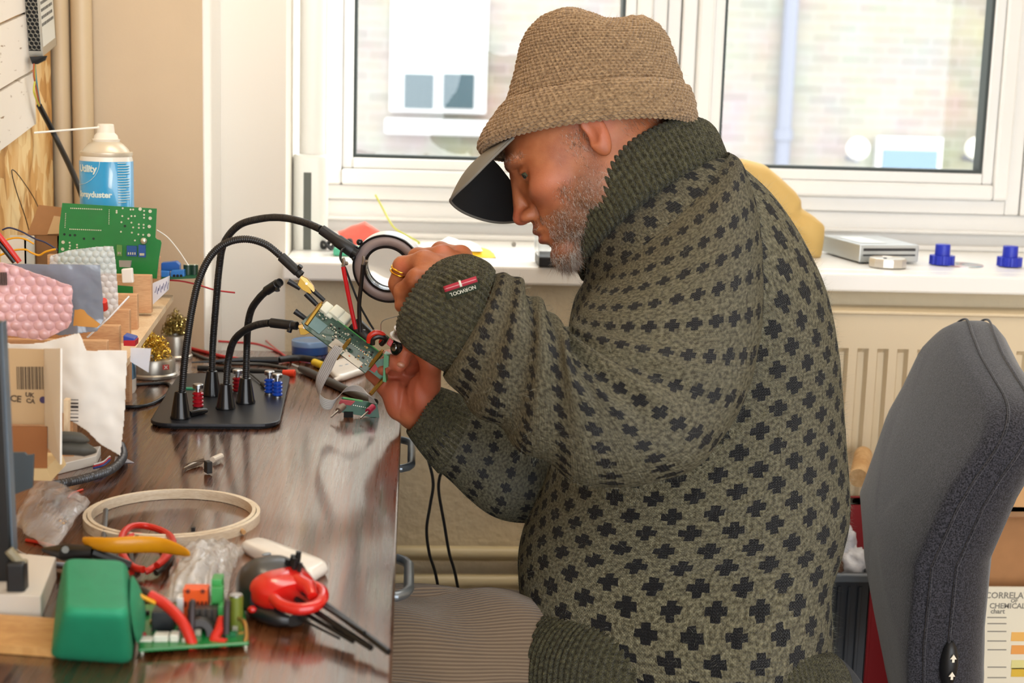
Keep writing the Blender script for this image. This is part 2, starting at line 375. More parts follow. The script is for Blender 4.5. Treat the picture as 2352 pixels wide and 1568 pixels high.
# ================================================================ loft / field helpers
def cr(P,t):
    """Catmull-Rom of an array P (k,3) at parameters t in 0..k-1"""
    P=np.asarray(P,float); k=len(P); t=np.clip(t,0,k-1-1e-9); i=t.astype(int); f=(t-i)[:,None]
    g=lambda j: P[np.clip(j,0,k-1)]
    p0,p1,p2,p3=g(i-1),g(i),g(i+1),g(i+2)
    return .5*((2*p1)+(p2-p0)*f+(2*p0-5*p1+4*p2-p3)*f*f+(3*p1-p0-3*p2+p3)*f**3)
def loft(name,rings,nseg,nrow,m,parent,disp=None,p=2.0,umul=None,vlen=None,capa=False,capb=False,tpar=None):
    """rings: list of (C,A,B); surface C+A cos+B sin. disp(theta,v,P)->metres along the normal. uv in metres"""
    Cc=np.array([list(r[0]) for r in rings]);A=np.array([list(r[1]) for r in rings]);B=np.array([list(r[2]) for r in rings])
    t=np.linspace(0,len(rings)-1,nrow) if tpar is None else tpar
    c,a,b=cr(Cc,t),cr(A,t),cr(B,t)
    th=np.linspace(0,2*PI,nseg,endpoint=False)
    ct,st=np.cos(th),np.sin(th)
    e=2.0/p; ct2=np.sign(ct)*np.abs(ct)**e; st2=np.sign(st)*np.abs(st)**e
    P=c[:,None,:]+a[:,None,:]*ct2[None,:,None]+b[:,None,:]*st2[None,:,None]
    # arc lengths
    mid=np.linalg.norm(np.diff(P,axis=0),axis=2).mean(1); v=np.concatenate([[0],np.cumsum(mid)])
    per=np.linalg.norm(P-np.roll(P,1,axis=1),axis=2).sum(1)
    L0=np.mean(per) if umul is None else umul
    def normals(P):
        du=np.roll(P,-1,axis=1)-np.roll(P,1,axis=1); dv=np.gradient(P,axis=0); n=np.cross(du,dv); n/=np.linalg.norm(n,axis=2,keepdims=True)+1e-12
        o=np.sign((n*(P-c[:,None,:])).sum(2).mean()); return n*(o if o else 1)
    if disp is not None: P=P+normals(P)*disp(th[None,:],v[:,None],P)[:,:,None]
    nr,ns=P.shape[:2]; vs=P.reshape(-1,3)
    i=np.arange(nr-1)[:,None]*ns; j=np.arange(ns)[None,:]; j2=(j+1)%ns
    q=np.stack([i+j,i+j2,i+ns+j2,i+ns+j],axis=2).reshape(-1,4)
    N_=normals(P)[nr//2,0]; f0=q[(nr//2)*ns]; nn=np.cross(vs[f0[1]]-vs[f0[0]],vs[f0[2]]-vs[f0[0]])
    flip=np.dot(nn,N_)<0
    mr=P[nr//2]; sg=np.linalg.norm(np.roll(mr,-1,axis=0)-mr,axis=1); cu=np.concatenate([[0],np.cumsum(sg)]); cu=cu/cu[-1]*L0; uu=cu[None,:-1]+np.zeros((nr-1,1)); uu2=cu[None,1:]+np.zeros((nr-1,1)); vv=v[:-1,None]+np.zeros((1,ns)); vv2=v[1:,None]+np.zeros((1,ns))
    uv=np.stack([np.stack([uu,vv],2),np.stack([uu2,vv],2),np.stack([uu2,vv2],2),np.stack([uu,vv2],2)],axis=2).reshape(-1,4,2)
    if flip: q=q[:,::-1]; uv=uv[:,::-1]
    faces=q.tolist(); uvl=uv.reshape(-1,2)
    extra=[]
    if capa: extra.append(list(range(ns))[::-1] if not flip else list(range(ns)))
    if capb: extra.append(list(range((nr-1)*ns,nr*ns)) if not flip else list(range((nr-1)*ns,nr*ns))[::-1])
    me=bpy.data.meshes.new(name); me.from_pydata(vs.tolist(),[],faces+extra)
    ul=me.uv_layers.new(name='UVMap'); full=np.zeros((len(me.loops),2)); full[:len(uvl)]=uvl; ul.data.foreach_set('uv',full.ravel())
    me.polygons.foreach_set('use_smooth',[True]*len(me.polygons)); me.materials.append(m)
    if name is None: return me
    o=bpy.data.objects.new(name,me); C.objects.link(o)
    if parent is not None: o.parent=parent; o.matrix_parent_inverse=Matrix.Translation(-parent_loc(parent))
    return o
def join(name,objs,parent=None):
    """merge meshes (uv kept) into one object"""
    bm=bmesh.new(); mats=[]
    for o in objs:
        me=o.data; off=[]
        for mm in me.materials:
            if mm not in mats: mats.append(mm)
            off.append(mats.index(mm))
        n0=len(bm.faces); bm.from_mesh(me); bm.faces.ensure_lookup_table()
        for f in bm.faces[n0:]: f.material_index=off[f.material_index] if off else 0
    me=bpy.data.meshes.new(name); bm.to_mesh(me); bm.free()
    for mm in mats: me.materials.append(mm)
    for o in objs: bpy.data.objects.remove(o)
    o=bpy.data.objects.new(name,me); C.objects.link(o)
    if parent is not None: o.parent=parent; o.matrix_parent_inverse=Matrix.Translation(-parent_loc(parent))
    return o
def pring(l,r,Y,b,bow=0.0,near=1.0):
    """ring from the left and right outline pixels in the plane y=Y; b = depth half width; bow lifts the near side"""
    l=np.array(PY(l[0],l[1],Y)); r=np.array(PY(r[0],r[1],Y)); c=(l+r)/2; a=(r-l)/2
    n=np.array([a[2],0,-a[0]]); n=n/np.linalg.norm(n); n=n if n[2]>0 else -n
    return (c,a,np.array([0,-b,0])+n*bow)
def sphere_noise(th,v,fa,fv,seed):
    """smooth pseudo noise on a tube from a few sines"""
    r=random.Random(seed); s=0; w=0
    for k in range(7):
        a=r.choice([1,1,2,2,3,3]) if fa is None else r.choice(fa); f=fv*r.uniform(.5,1.6); ph=r.uniform(0,6.28); am=r.uniform(.4,1); tw=r.uniform(-1,1)
        s=s+am*np.sin(v*f+a*th+ph+tw*np.sin(th+ph)); w+=am
    return s/w
# ---- signed distance fields (numpy)
def smin(a,b,k): h=np.clip(.5+.5*(b-a)/k,0,1); return b*(1-h)+a*h-k*h*(1-h)
def smax(a,b,k): return -smin(-a,-b,k)
def f_ell(P,c,r,R=None):
    q=P-np.array(c,np.float32)
    if R is not None: q=q@np.array(R,np.float32)
    r=np.array(r,np.float32); k0=np.sqrt(((q/r)**2).sum(-1)); k1=np.sqrt(((q/(r*r))**2).sum(-1))+1e-9
    return k0*(k0-1)/k1
def f_cap(P,a,b,ra,rb):
    a=np.array(a,np.float32);b=np.array(b,np.float32); d=b-a; L2=max(float(d@d),1e-9); t=np.clip(((P-a)@d)/L2,0,1)
    return np.sqrt(((P-a-t[...,None]*d)**2).sum(-1))-(ra+(rb-ra)*t)
def surface_nets(V,org,h):
    s=(V<0); nx,ny,nz=V.shape
    cells=np.zeros((nx-1,ny-1,nz-1),np.uint8)
    for a in (0,1):
        for b in (0,1):
            for c in (0,1): cells+=s[a:nx-1+a,b:ny-1+b,c:nz-1+c]
    act=(cells>0)&(cells<8); idx=-np.ones(act.shape,np.int64); I=np.argwhere(act); idx[act]=np.arange(len(I))
    acc=np.zeros((len(I),3)); cnt=np.zeros(len(I))
    cor=[(a,b,c) for a in (0,1) for b in (0,1) for c in (0,1)]
    val={c:V[I[:,0]+c[0],I[:,1]+c[1],I[:,2]+c[2]] for c in cor}
    for c in cor:
        for ax in range(3):
            if c[ax]==0:
                d=list(c); d[ax]=1; d=tuple(d); v0,v1=val[c],val[d]; m=(v0<0)!=(v1<0)
                t=np.where(m,v0/(v0-v1+1e-20),0); p=np.array(c,float)[None,:].repeat(len(I),0); p[:,ax]+=t
                acc[m]+=p[m]; cnt[m]+=1
    verts=(I+acc/cnt[:,None])*h+np.array(org)
    F=[]
    for ax in range(3):
        b,c=[(1,2),(2,0),(0,1)][ax]
        s0=[slice(None)]*3; s1=[slice(None)]*3; s0[ax]=slice(0,-1); s1[ax]=slice(1,None)
        a0=s[tuple(s0)]; a1=s[tuple(s1)]; E=np.argwhere(a0!=a1); E=E[(E[:,b]>0)&(E[:,c]>0)&(E[:,b]<V.shape[b]-1)&(E[:,c]<V.shape[c]-1)]
        sg=a0[tuple(E.T)]
        def g(db,dc):
            q=E.copy(); q[:,b]-=db; q[:,c]-=dc; return idx[tuple(q.T)]
        q=np.stack([g(0,0),g(1,0),g(1,1),g(0,1)],1); q[~sg]=q[~sg][:,::-1]; F.append(q)
    F=np.concatenate(F); F=F[(F>=0).all(1)]
    return verts,F[:,::-1]
def field_mesh(fn,lo,hi,h):
    lo=np.array(lo);hi=np.array(hi); n=np.ceil((hi-lo)/h).astype(int)+1
    g=np.meshgrid(*[lo[i]+np.arange(n[i])*h for i in range(3)],indexing='ij'); P=np.stack(g,-1).astype(np.float32)
    V=np.empty(P.shape[:3],np.float32)
    for i in range(0,n[0],24): V[i:i+24]=fn(P[i:i+24])
    return surface_nets(V,lo,h)
# ---- knitted wool material
def knit_mat(name,c1,c2,cd,sw=.0035,sh=.0031,motif=None,bstr=.9,fade=.0012,stag=True):
    m,nt,b=new_mat(name); setp(b,rough=.95,sheen=.12,spec=.1)
    b.inputs['Sheen Roughness'].default_value=.5
    def mth(op,a,b_=None,c=None):
        n=N(nt,'ShaderNodeMath',operation=op)
        for i,q in enumerate((a,b_,c)):
            if q is None: continue
            if isinstance(q,(int,float)): n.inputs[i].default_value=q
            else: L(nt,q,n.inputs[i])
        return n.outputs[0]
    uv=N(nt,'ShaderNodeUVMap'); uv.uv_map='UVMap'; sp=N(nt,'ShaderNodeSeparateXYZ'); L(nt,uv.outputs[0],sp.inputs[0])
    wob=N(nt,'ShaderNodeTexNoise'); wob.inputs['Scale'].default_value=60; wob.inputs['Detail'].default_value=1; L(nt,uv.outputs[0],wob.inputs['Vector'])
    wv=mth('MULTIPLY',mth('SUBTRACT',wob.outputs['Fac'],.5),2.2)
    U=mth('ADD',mth('DIVIDE',sp.outputs[0],sw),wv); Vv=mth('ADD',mth('DIVIDE',sp.outputs[1],sh),wv)
    fu=mth('FRACT',U); cx=mth('ABSOLUTE',mth('SUBTRACT',fu,.5))          # 0 centre of the wale, .5 at its edge
    vs=mth('ADD',Vv,mth('MULTIPLY',cx,1.3)); fv=mth('ABSOLUTE',mth('SUBTRACT',mth('FRACT',vs),.5))
    leg=mth('SINE',mth('MULTIPLY',cx,2*PI)); yarn=mth('MULTIPLY',mth('SUBTRACT',1.0,mth('MULTIPLY',fv,1.7)),mth('POWER',mth('MAXIMUM',leg,0.001),.45))
    fz=N(nt,'ShaderNodeTexNoise'); fz.inputs['Scale'].default_value=900; fz.inputs['Detail'].default_value=3; L(nt,uv.outputs[0],fz.inputs['Vector'])
    hgt=mth('ADD',yarn,mth('MULTIPLY',fz.outputs['Fac'],.55))
    bump(nt,b,hgt,bstr,.0022)
    het=N(nt,'ShaderNodeTexNoise'); het.inputs['Scale'].default_value=260; het.inputs['Detail'].default_value=2; L(nt,uv.outputs[0],het.inputs['Vector'])
    r=N(nt,'ShaderNodeValToRGB'); r.color_ramp.elements[0].position=.35; r.color_ramp.elements[1].position=.68; r.color_ramp.elements[0].color=srgb(c1); r.color_ramp.elements[1].color=srgb(c2)
    L(nt,het.outputs['Fac'],r.inputs[0]); col=r.outputs[0]
    if motif:
        PW,PH=motif
        def cell(q,per,off): return mth('ABSOLUTE',mth('SUBTRACT',mth('FLOOR',mth('MODULO',mth('ADD',q,off+per*400),per)),(per//2)))
        def shape(ou,ov):
            dx=cell(U,PW,ou); dy=cell(Vv,PH,ov)
            a=mth('MULTIPLY',mth('LESS_THAN',dx,1.5),mth('LESS_THAN',dy,3.5)); c=mth('MULTIPLY',mth('LESS_THAN',dx,3.5),mth('LESS_THAN',dy,1.5)); c=mth('MAXIMUM',c,mth('MULTIPLY',mth('LESS_THAN',dx,2.5),mth('LESS_THAN',dy,2.5)) if False else c)
            return mth('MAXIMUM',a,c)
        mk=mth('MAXIMUM',shape(0,0),shape(PW/2,PH/2)) if stag else shape(0,0)
        mk=mth('MULTIPLY',mk,.985)
        mx=N(nt,'ShaderNodeMix',data_type='RGBA'); L(nt,mk,mx.inputs[0]); L(nt,col,mx.inputs[6]); mx.inputs[7].default_value=srgb(cd); col=mx.outputs[2]
    L(nt,col,b.inputs['Base Color']); return m
# ================================================================ PERSON
YH=1.75
def V3(*a): return np.array(a,float)
mm=.001
# ---------------- head frame
R_=math.radians(HEADROLL)
fwd=V3(-.872,0,-.489); up0=V3(-.489,0,.872); lat0=V3(0,-1,0)
upv=up0*math.cos(R_)-lat0*math.sin(R_); latv=lat0*math.cos(R_)+up0*math.sin(R_)
HO=np.array(PY(1370,310,YH))
def H(s,l,u): return HO+(fwd*s+latv*l+upv*u)*mm
HM=np.stack([fwd,latv,upv],1)   # local->world
def head_field(P):
    q=((P-HO.astype(np.float32))@HM.astype(np.float32))*1000
    q=q.copy(); y=q[...,1]; Q=q.copy(); Q[...,1]=np.abs(y)      # symmetric copy
    d=f_ell(q,(4,0,22),(97,75,72))
    d=smin(d,f_ell(q,(62,0,-10),(50,62,66)),18)
    d=smin(d,f_ell(q,(58,0,-62),(50,52,44)),18)
    d=smin(d,f_ell(Q,(22,54,-50),(34,13,34)),16)      # jaw angle
    d=smin(d,f_ell(Q,(77,43,-26),(25,21,19)),14)       # cheekbone
    d=smin(d,f_ell(q,(91,0,-72),(26,31,32)),12)        # muzzle
    d=smin(d,f_ell(q,(95,0,-104),(20,25,17)),10)        # chin
    d=smin(d,f_ell(Q,(99,21,17),(14,27,9)),8)          # brow ridge
    d=smax(d,-f_ell(Q,(115,35,-7),(24,19,14)),9)       # orbit
    d=smin(d,f_ell(Q,(88,31,-3),(15.5,16,14)),3)        # lids
    d=smin(d,f_cap(q,(106,0,0),(120,0,-36),7.5,8.5),6)
    d=smin(d,f_ell(q,(122,0,-44),(12,11.5,10)),4)
    d=smin(d,f_ell(Q,(114,12,-47),(12,7.5,8)),4)       # wing
    d=smax(d,-f_ell(Q,(116,9.5,-54),(7,3.8,5.5)),2)       # nostril
    d=smax(d,-f_ell(Q,(100,21.5,-50),(8,2,12)),5)
    d=smin(d,f_ell(q,(111,0,-67),(9,23,5.5)),4)         # lips
    d=smin(d,f_ell(q,(110,0,-80),(9,21,6)),4)
    d=smax(d,-f_ell(Q,(112,4,-73.5),(16,21,1.4)),2.2)
    d=smax(d,-f_ell(q,(120,0,-91),(14,18,5)),6)
    # eye slit
    d=smax(d,-f_ell(Q,(105,36,-5.6),(15,15,3.2),None),1.2)
    d=smax(d,-f_ell(Q,(104,34,5.5),(12,16,1.0)),3)
    # ear
    e=f_ell(Q,(7,81,-4),(14,7.5,30)); e=smax(e,-f_ell(Q,(13,87,0),(8,7,16)),4)
    e=smax(e,-f_ell(Q,(4,89,6),(7,5,14)),3)
    d=smin(d,e,6)
    d=smax(d,-f_ell(Q,(22,80,-4),(5,16,11)),2.5)
    d=d*mm
    # neck (world)
    a=H(-12,0,-38); b=np.array(PY(1600,560,1.77)); d=smin(d,f_cap(P,a,b,.060,.075),.018)
    return d
hv,hf=field_mesh(head_field,HO+V3(-.19,-.115,-.185),HO+V3(.20,.13,.17),.00165)
# ---------------- hands
def chain(P,pts,rs,k=.003,d=None,base=None):
    for i in range(len(pts)-1):
        c=f_cap(P,pts[i],pts[i+1],rs[i],rs[i+1]); d=c if d is None else smin(d,c,k if i or base is None else base)
    return d
def P3(x,y,Y): return np.array(PY(x,y,Y))
# left (near) hand: back of the hand up, fingers curled down and away
LW=P3(1075,655,1.625)
def lhand(P):
    w=LW
    kn=[P3(1058,590,1.675),P3(1016,590,1.655),P3(975,602,1.632),P3(958,640,1.612)]   # index, middle, ring, little knuckles
    d=f_cap(P,P3(1150,735,1.60),w,.025,.026)
    for k,r in zip(kn,(.0135,.014,.0135,.012)): d=smin(d,f_cap(P,w+ (k-w)*.25,k,.019,r),.010)
    pts=[(kn[0],P3(1012,577,1.700),P3(975,610,1.712),P3(958,640,1.705)),
         (kn[1],P3(960,592,1.678),P3(935,628,1.690),P3(930,660,1.685)),
         (kn[2],P3(926,612,1.650),P3(913,652,1.655),P3(925,690,1.652)),
         (kn[3],P3(926,668,1.630),P3(925,700,1.632),P3(945,712,1.632))]
    for (a,b,c,e),r in zip(pts,(.0098,.0102,.0104,.0088)):
        f=chain(P,[a,b,c,e],[r*1.22,r*1.06,r*.95,r*.80],.004); f=smin(f,np.sqrt(((P-b)**2).sum(-1))-r*1.10,.003); d=smin(d,f,.0045)
    th=chain(P,[P3(1060,650,1.66),P3(1000,660,1.70),P3(965,668,1.712),P3(938,655,1.705)],[.016,.0125,.0105,.0085],.006); d=smin(d,th,.006)
    return d
lv,lf=field_mesh(lhand,np.minimum.reduce([P3(895,560,1.6),P3(1190,740,1.6),P3(895,740,1.6)])-V3(.02,.05,.015),P3(1190,550,1.66)+V3(.02,.10,.02),.0015)
# right (far) hand: palm to the camera, thumb and index closed on the solder spool
RY=1.80
def rhand(P):
    w=P3(955,945,RY+.005)
    d=f_cap(P,P3(1003,985,RY+.012),w,.021,.024)
    kn=[P3(972,850,RY+.018),P3(945,852,RY+.022),P3(912,862,RY+.020),P3(884,885,RY+.010)]
    for k in kn: d=smin(d,f_cap(P,w+(k-w)*.15,k,.018,.0125),.005)
    d=smin(d,f_ell(P,P3(966,905,RY-.014),(.017,.015,.029)),.006)      # thenar
    d=smin(d,f_ell(P,P3(908,918,RY-.004),(.013,.012,.024)),.012)      # heel on the little-finger side
    pts=[(kn[0],P3(966,812,RY+.006),P3(948,788,RY-.006),P3(926,776,RY-.012)),
         (kn[1],P3(944,815,RY-.010),P3(930,806,RY-.026),P3(925,832,RY-.032)),
         (kn[2],P3(893,822,RY-.004),P3(893,830,RY-.026),P3(916,842,RY-.034)),
         (kn[3],P3(856,858,RY-.006),P3(857,838,RY-.022),P3(880,850,RY-.034))]
    for (a,b,c,e),r in zip(pts,(.0100,.0104,.0098,.0088)):
        f=chain(P,[a,b,c,e],[r*1.16,r*1.03,r*.94,r*.80],.003); d=smin(d,f,.0018)
    th=chain(P,[P3(985,885,RY-.016),P3(990,838,RY-.030),P3(968,800,RY-.036),P3(940,786,RY-.034)],[.0150,.0125,.0108,.0088],.005); d=smin(d,th,.003)
    for q in ([(948,838),(925,880),(915,945)],[(958,850),(946,885),(948,935)],[(920,838),(893,880),(872,900)]):
        d=smax(d,-chain(P,[P3(x,y,RY-.030) for x,y in q],[.0135,.0125,.0115],.003),.004) if False else d
    for q in ([(940,835),(924,880),(917,950)],[(955,850),(944,885),(947,930)]):
        g_=chain(P,[P3(x,y,1.80) for x,y in q],[.0014,.0014,.0014],.001); yy=P[...,1]
        rad=np.sqrt(np.maximum(((P-P3(*q[1],1.80))**2).sum(-1),0))*0
        A_=[P3(x,y,1.80) for x,y in q]
        # groove as a vertical slab distance: distance measured in the picture plane only
        Q=P.copy(); Q[...,1]=1.80; g_=chain(Q,A_,[.0010,.0012,.0010],.001); d=np.where((g_<.003)&(P[...,1]<1.80),d+.0016*np.clip(1-g_/.003,0,1),d)
    return d
rv,rf=field_mesh(rhand,P3(835,1050,1.76)-V3(.03,.05,.02),P3(1040,755,1.83)+V3(.03,.05,.02),.0015)
# ---------------- skin
m,nt,b=new_mat('skin'); setp(b,rough=.46,spec=.4,sss=.18); b.inputs['Subsurface Scale'].default_value=.012; b.inputs['Subsurface Radius'].default_value=(1,.35,.2)
geo=N(nt,'ShaderNodeNewGeometry')
n1=N(nt,'ShaderNodeTexNoise'); n1.inputs['Scale'].default_value=45; n1.inputs['Detail'].default_value=5; L(nt,geo.outputs['Position'],n1.inputs['Vector'])
r=N(nt,'ShaderNodeValToRGB'); r.color_ramp.elements[0].position=.3; r.color_ramp.elements[1].position=.7; r.color_ramp.elements[0].color=srgb('#9a5735'); r.color_ramp.elements[1].color=srgb('#b4714b')
L(nt,n1.outputs['Fac'],r.inputs[0]); col=r.outputs[0]
def blob(col,p,rad,c,s=1.0):
    v=N(nt,'ShaderNodeVectorMath',operation='DISTANCE'); L(nt,geo.outputs['Position'],v.inputs[0]); v.inputs[1].default_value=tuple(p)
    mr=N(nt,'ShaderNodeMapRange'); mr.inputs[1].default_value=rad*.3; mr.inputs[2].default_value=rad; mr.inputs[3].default_value=s; mr.inputs[4].default_value=0; mr.interpolation_type='SMOOTHSTEP'; L(nt,v.outputs['Value'],mr.inputs[0])
    mx=N(nt,'ShaderNodeMix',data_type='RGBA'); L(nt,mr.outputs[0],mx.inputs[0]); L(nt,col,mx.inputs[6]); mx.inputs[7].default_value=srgb(c); return mx.outputs[2]
col=blob(col,H(128,0,-46),.022,'#b9614a',.7); col=blob(col,H(112,8,-66),.013,'#a04f46',.85); col=blob(col,H(112,8,-80),.013,'#b05c50',.85)
for q_ in ((45,55,-62),(62,45,-80),(35,52,-45),(85,30,-95),(75,38,-70)): col=blob(col,H(*q_),.034,'#7d5742',.5)
col=blob(col,H(80,50,-30),.034,'#c4765a',.5); col=blob(col,H(0,84,0),.036,'#c8765a',.6)
for p in ((1058,585,1.67),(1016,582,1.65),(926,612,1.64)): col=blob(col,P3(*p),.014,'#c46a52',.6)
col=blob(col,P3(925,870,1.78),.075,'#bb6148',.75)
L(nt,col,b.inputs['Base Color'])
n2=N(nt,'ShaderNodeTexNoise'); n2.inputs['Scale'].default_value=700; n2.inputs['Detail'].default_value=3; L(nt,geo.outputs['Position'],n2.inputs['Vector'])
v2=N(nt,'ShaderNodeTexVoronoi'); v2.inputs['Scale'].default_value=420; v2.feature='DISTANCE_TO_EDGE'; L(nt,geo.outputs['Position'],v2.inputs['Vector'])
ad=N(nt,'ShaderNodeMath',operation='MULTIPLY_ADD'); L(nt,v2.outputs['Distance'],ad.inputs[0]); ad.inputs[1].default_value=.9; L(nt,n2.outputs['Fac'],ad.inputs[2]); bump(nt,b,ad.outputs[0],.22,.0009); M_skin=m
# ---------------- one continuous body: head, neck, trunk, arms and hands
def coarse(P):
    d=f_cap(P,np.array(PY(1600,560,1.77)),np.array(PY(1580,720,1.78)),.075,.10)
    d=smin(d,f_cap(P,P3(1610,640,1.69),P3(1610,640,1.87),.06,.06),.04)
    d=smin(d,f_cap(P,P3(1590,760,1.78),P3(1560,1400,1.78),.12,.12),.05)
    d=smin(d,f_cap(P,P3(1570,1470,1.71),P3(1570,1470,1.86),.09,.09),.05)
    for pts,rs in (([P3(1595,630,1.67),P3(1440,905,1.55),P3(1160,750,1.60)],[.042,.034,.026]),([P3(1600,640,1.90),P3(1320,1075,1.91),P3(1130,1050,1.865),P3(1003,985,RY+.012)],[.045,.030,.026,.020])): d=smin(d,chain(P,pts,rs,.02),.02)
    return d
cv,cf=field_mesh(coarse,(-.14,1.42,.34),(.62,2.04,1.12),.008)
vs=np.concatenate([hv,lv,rv,cv]); fs=np.concatenate([hf,lf+len(hv),rf+len(hv)+len(lv),cf+len(hv)+len(lv)+len(rv)])
me=bpy.data.meshes.new('person'); me.from_pydata(vs.tolist(),[],fs.tolist()); me.polygons.foreach_set('use_smooth',[True]*len(me.polygons)); me.materials.append(M_skin)
person=bpy.data.objects.new('person',me); C.objects.link(person)
tag(person,'seated person in knitted hat and spotted green sweater bent over circuit board','person')
if REMESH:
    md=person.modifiers.new('remesh','REMESH'); md.mode='VOXEL'; md.voxel_size=.0019; md.use_smooth_shade=True
# eyes
M_eye=None
m,nt,b=new_mat('eyeball'); setp(b,rough=.08,coat=1.0); geo=N(nt,'ShaderNodeNewGeometry')
def eyecol(c):
    v=N(nt,'ShaderNodeVectorMath',operation='DISTANCE'); L(nt,geo.outputs['Position'],v.inputs[0]); v.inputs[1].default_value=tuple(c)
    rr=N(nt,'ShaderNodeValToRGB'); e=rr.color_ramp.elements; rr.color_ramp.interpolation='LINEAR'
    mr=N(nt,'ShaderNodeMapRange'); mr.inputs[2].default_value=.012; L(nt,v.outputs['Value'],mr.inputs[0]); L(nt,mr.outputs[0],rr.inputs[0])
    e[0].position=.20; e[0].color=srgb('#101010'); e[1].position=.52; e[1].color=srgb('#e0d6cc'); q=e.new(.24); q.color=srgb('#5d6a58'); q=e.new(.47); q.color=srgb('#46523f'); return rr.outputs[0]
ec=H(89,31,-5); il=V3(.84,.50,-.16); il/=np.linalg.norm(il); iris=ec+(fwd*il[0]+latv*il[1]+upv*il[2])*.0125
L(nt,eyecol(iris),b.inputs['Base Color']); M_eye=m
for s in (1,-1):
    c=H(89,31*s,-5); MB().ball(c,.0125,24).build('eye',M_eye,person,ang=90)
# ---------------- nails and creases
def nail(px,py,Y,nx,ny,sz,rotz):
    c=P3(px,py,Y); M=Matrix.Translation(c)@Matrix.Rotation(rotz,4,'Y'); MB().ball((0,0,0),(sz,.0022,sz*.75),12,M=None).build
    g=MB(); g.ball(c,(sz*.9,.0016,sz*.62),14,M=Matrix.Rotation(rotz,4,'Y')); return g.build('fingernail',mat('nail','#c08468',.3,coat=.4),person,ang=60)
nail(921,838,RY-.0415,0,0,.0055,.3)
# ring on the left hand
M_gold=mat('gold','#e8b13c',.18,1.0)
c=P3(921,622,1.6505); ax=P3(913,652,1.655)-P3(926,612,1.650)
x_,y_,z_=basis(Vector(ax)); g=MB()
for off in (-.0022,.0022):
    pts=[Vector(c)+z_*off+(x_*math.cos(a)+y_*math.sin(a))*.0112 for a in np.linspace(0,2*PI,40,endpoint=False)]
    g.tube(pts,.0013,8,closed=True)
g.build('wedding_ring',M_gold,person,ang=60)
# ================= hair: beard, moustache, temple, eyebrow
hn=None
def surf_points(V_,F_,n,region,seed):
    T=np.concatenate([F_[:,[0,1,2]],F_[:,[0,2,3]]]); a,b_,c_=V_[T[:,0]],V_[T[:,1]],V_[T[:,2]]
    nn=np.cross(b_-a,c_-a); A=np.linalg.norm(nn,axis=1); ctr=(a+b_+c_)/3; w=A*region(ctr); w/=w.sum()
    rg=np.random.default_rng(seed); i=rg.choice(len(T),n,p=w); r1=np.sqrt(rg.random(n))[:,None]; r2=rg.random(n)[:,None]
    P=a[i]*(1-r1)+b_[i]*(r1*(1-r2))+c_[i]*(r1*r2); nrm=nn[i]/A[i][:,None]; return P,nrm,rg
def hairs(name,P,Nn,D,Ln,r0,mats,parent,rg,curl=.25,seg=3,mi=None):
    """tapered three-sided fibres from roots P growing along D"""
    n=len(P); vs=[];fs=[];ms=[]
    D=D/np.linalg.norm(D,axis=1,keepdims=True)
    side=np.cross(D,Nn); side/=np.linalg.norm(side,axis=1,keepdims=True)+1e-9; oth=np.cross(D,side)
    bend=rg.normal(0,curl,(n,3))
    allv=np.zeros((n,seg*3+1,3))
    for s in range(seg):
        t=s/seg; ctr=P+(D*t+bend*t*t)*Ln[:,None]; rr=r0*(1-t*.7)
        for k in range(3):
            a=2*PI*k/3; allv[:,s*3+k]=ctr+(side*math.cos(a)+oth*math.sin(a))*rr[:,None] if hasattr(rr,'__len__') else ctr+(side*math.cos(a)+oth*math.sin(a))*rr
    allv[:,seg*3]=P+(D+bend)*Ln[:,None]
    base=[]
    for s in range(seg-1):
        for k in range(3): base.append((s*3+k,s*3+(k+1)%3,s*3+3+(k+1)%3)); base.append((s*3+k,s*3+3+(k+1)%3,s*3+3+k))
    for k in range(3): base.append(((seg-1)*3+k,(seg-1)*3+(k+1)%3,seg*3))
    base=np.array(base); F_=(base[None]+(np.arange(n)*(seg*3+1))[:,None,None]).reshape(-1,3)
    me=bpy.data.meshes.new(name); me.from_pydata(allv.reshape(-1,3).tolist(),[],F_.tolist())
    for q in mats: me.materials.append(q)
    if mi is None: mi=rg.integers(0,len(mats),n)
    me.polygons.foreach_set('material_index',np.repeat(mi,len(base)).astype(np.int32)); me.polygons.foreach_set('use_smooth',[True]*len(me.polygons))
    o=bpy.data.objects.new(name,me); C.objects.link(o); o.parent=parent; o.matrix_parent_inverse=Matrix.Translation(-parent_loc(parent)); return o
def toloc(P): return ((P-HO)@HM)*1000
def sstep(x,a,b): t=np.clip((x-a)/(b-a),0,1); return t*t*(3-2*t)
def beard_region(c):
    q=toloc(c); s,l,u=q[:,0],np.abs(q[:,1]),q[:,2]
    side=sstep(-u,28,52)*sstep(s,2,16)*(1-sstep(s,62,84))            # cheek / jaw
    side=np.maximum(side,sstep(-u,-25,5)*sstep(s,12,20)*(1-sstep(s,34,44))*.8*(l>50))
    low=sstep(-u,84,93)*(s>35)
    low=np.maximum(low,sstep(-u,54,66)*(s>30)*(1-sstep(s,84,94)))
    mus=((u<-55)&(u>-66)&(s>98)&(l<30)).astype(float)*1.1
    mus=np.maximum(mus,((u<-58)&(u>-95)&(s>78)&(s<104)&(l>21)).astype(float)*.9)
    lips=((u<-60)&(u>-88)&(s>103)&(l<24))&~((u>-66)&(u<-55))
    r=np.maximum(np.maximum(side*1.5,low),mus*1.5); r[lips]=0; r[q[:,1]<-15]*=.12; r[u<-130]=0; r[(l>74)&(s<26)&(u>-45)]=0; r[(s<45)&(u<-100)]*=.2; r[l>88]=0; return r+1e-9*0
hm=[mat('beard_brown','#6d4a33',.5),mat('beard_ginger','#a2714c',.45),mat('beard_grey','#b9aea2',.45),mat('beard_light','#e0d6ca',.4)]
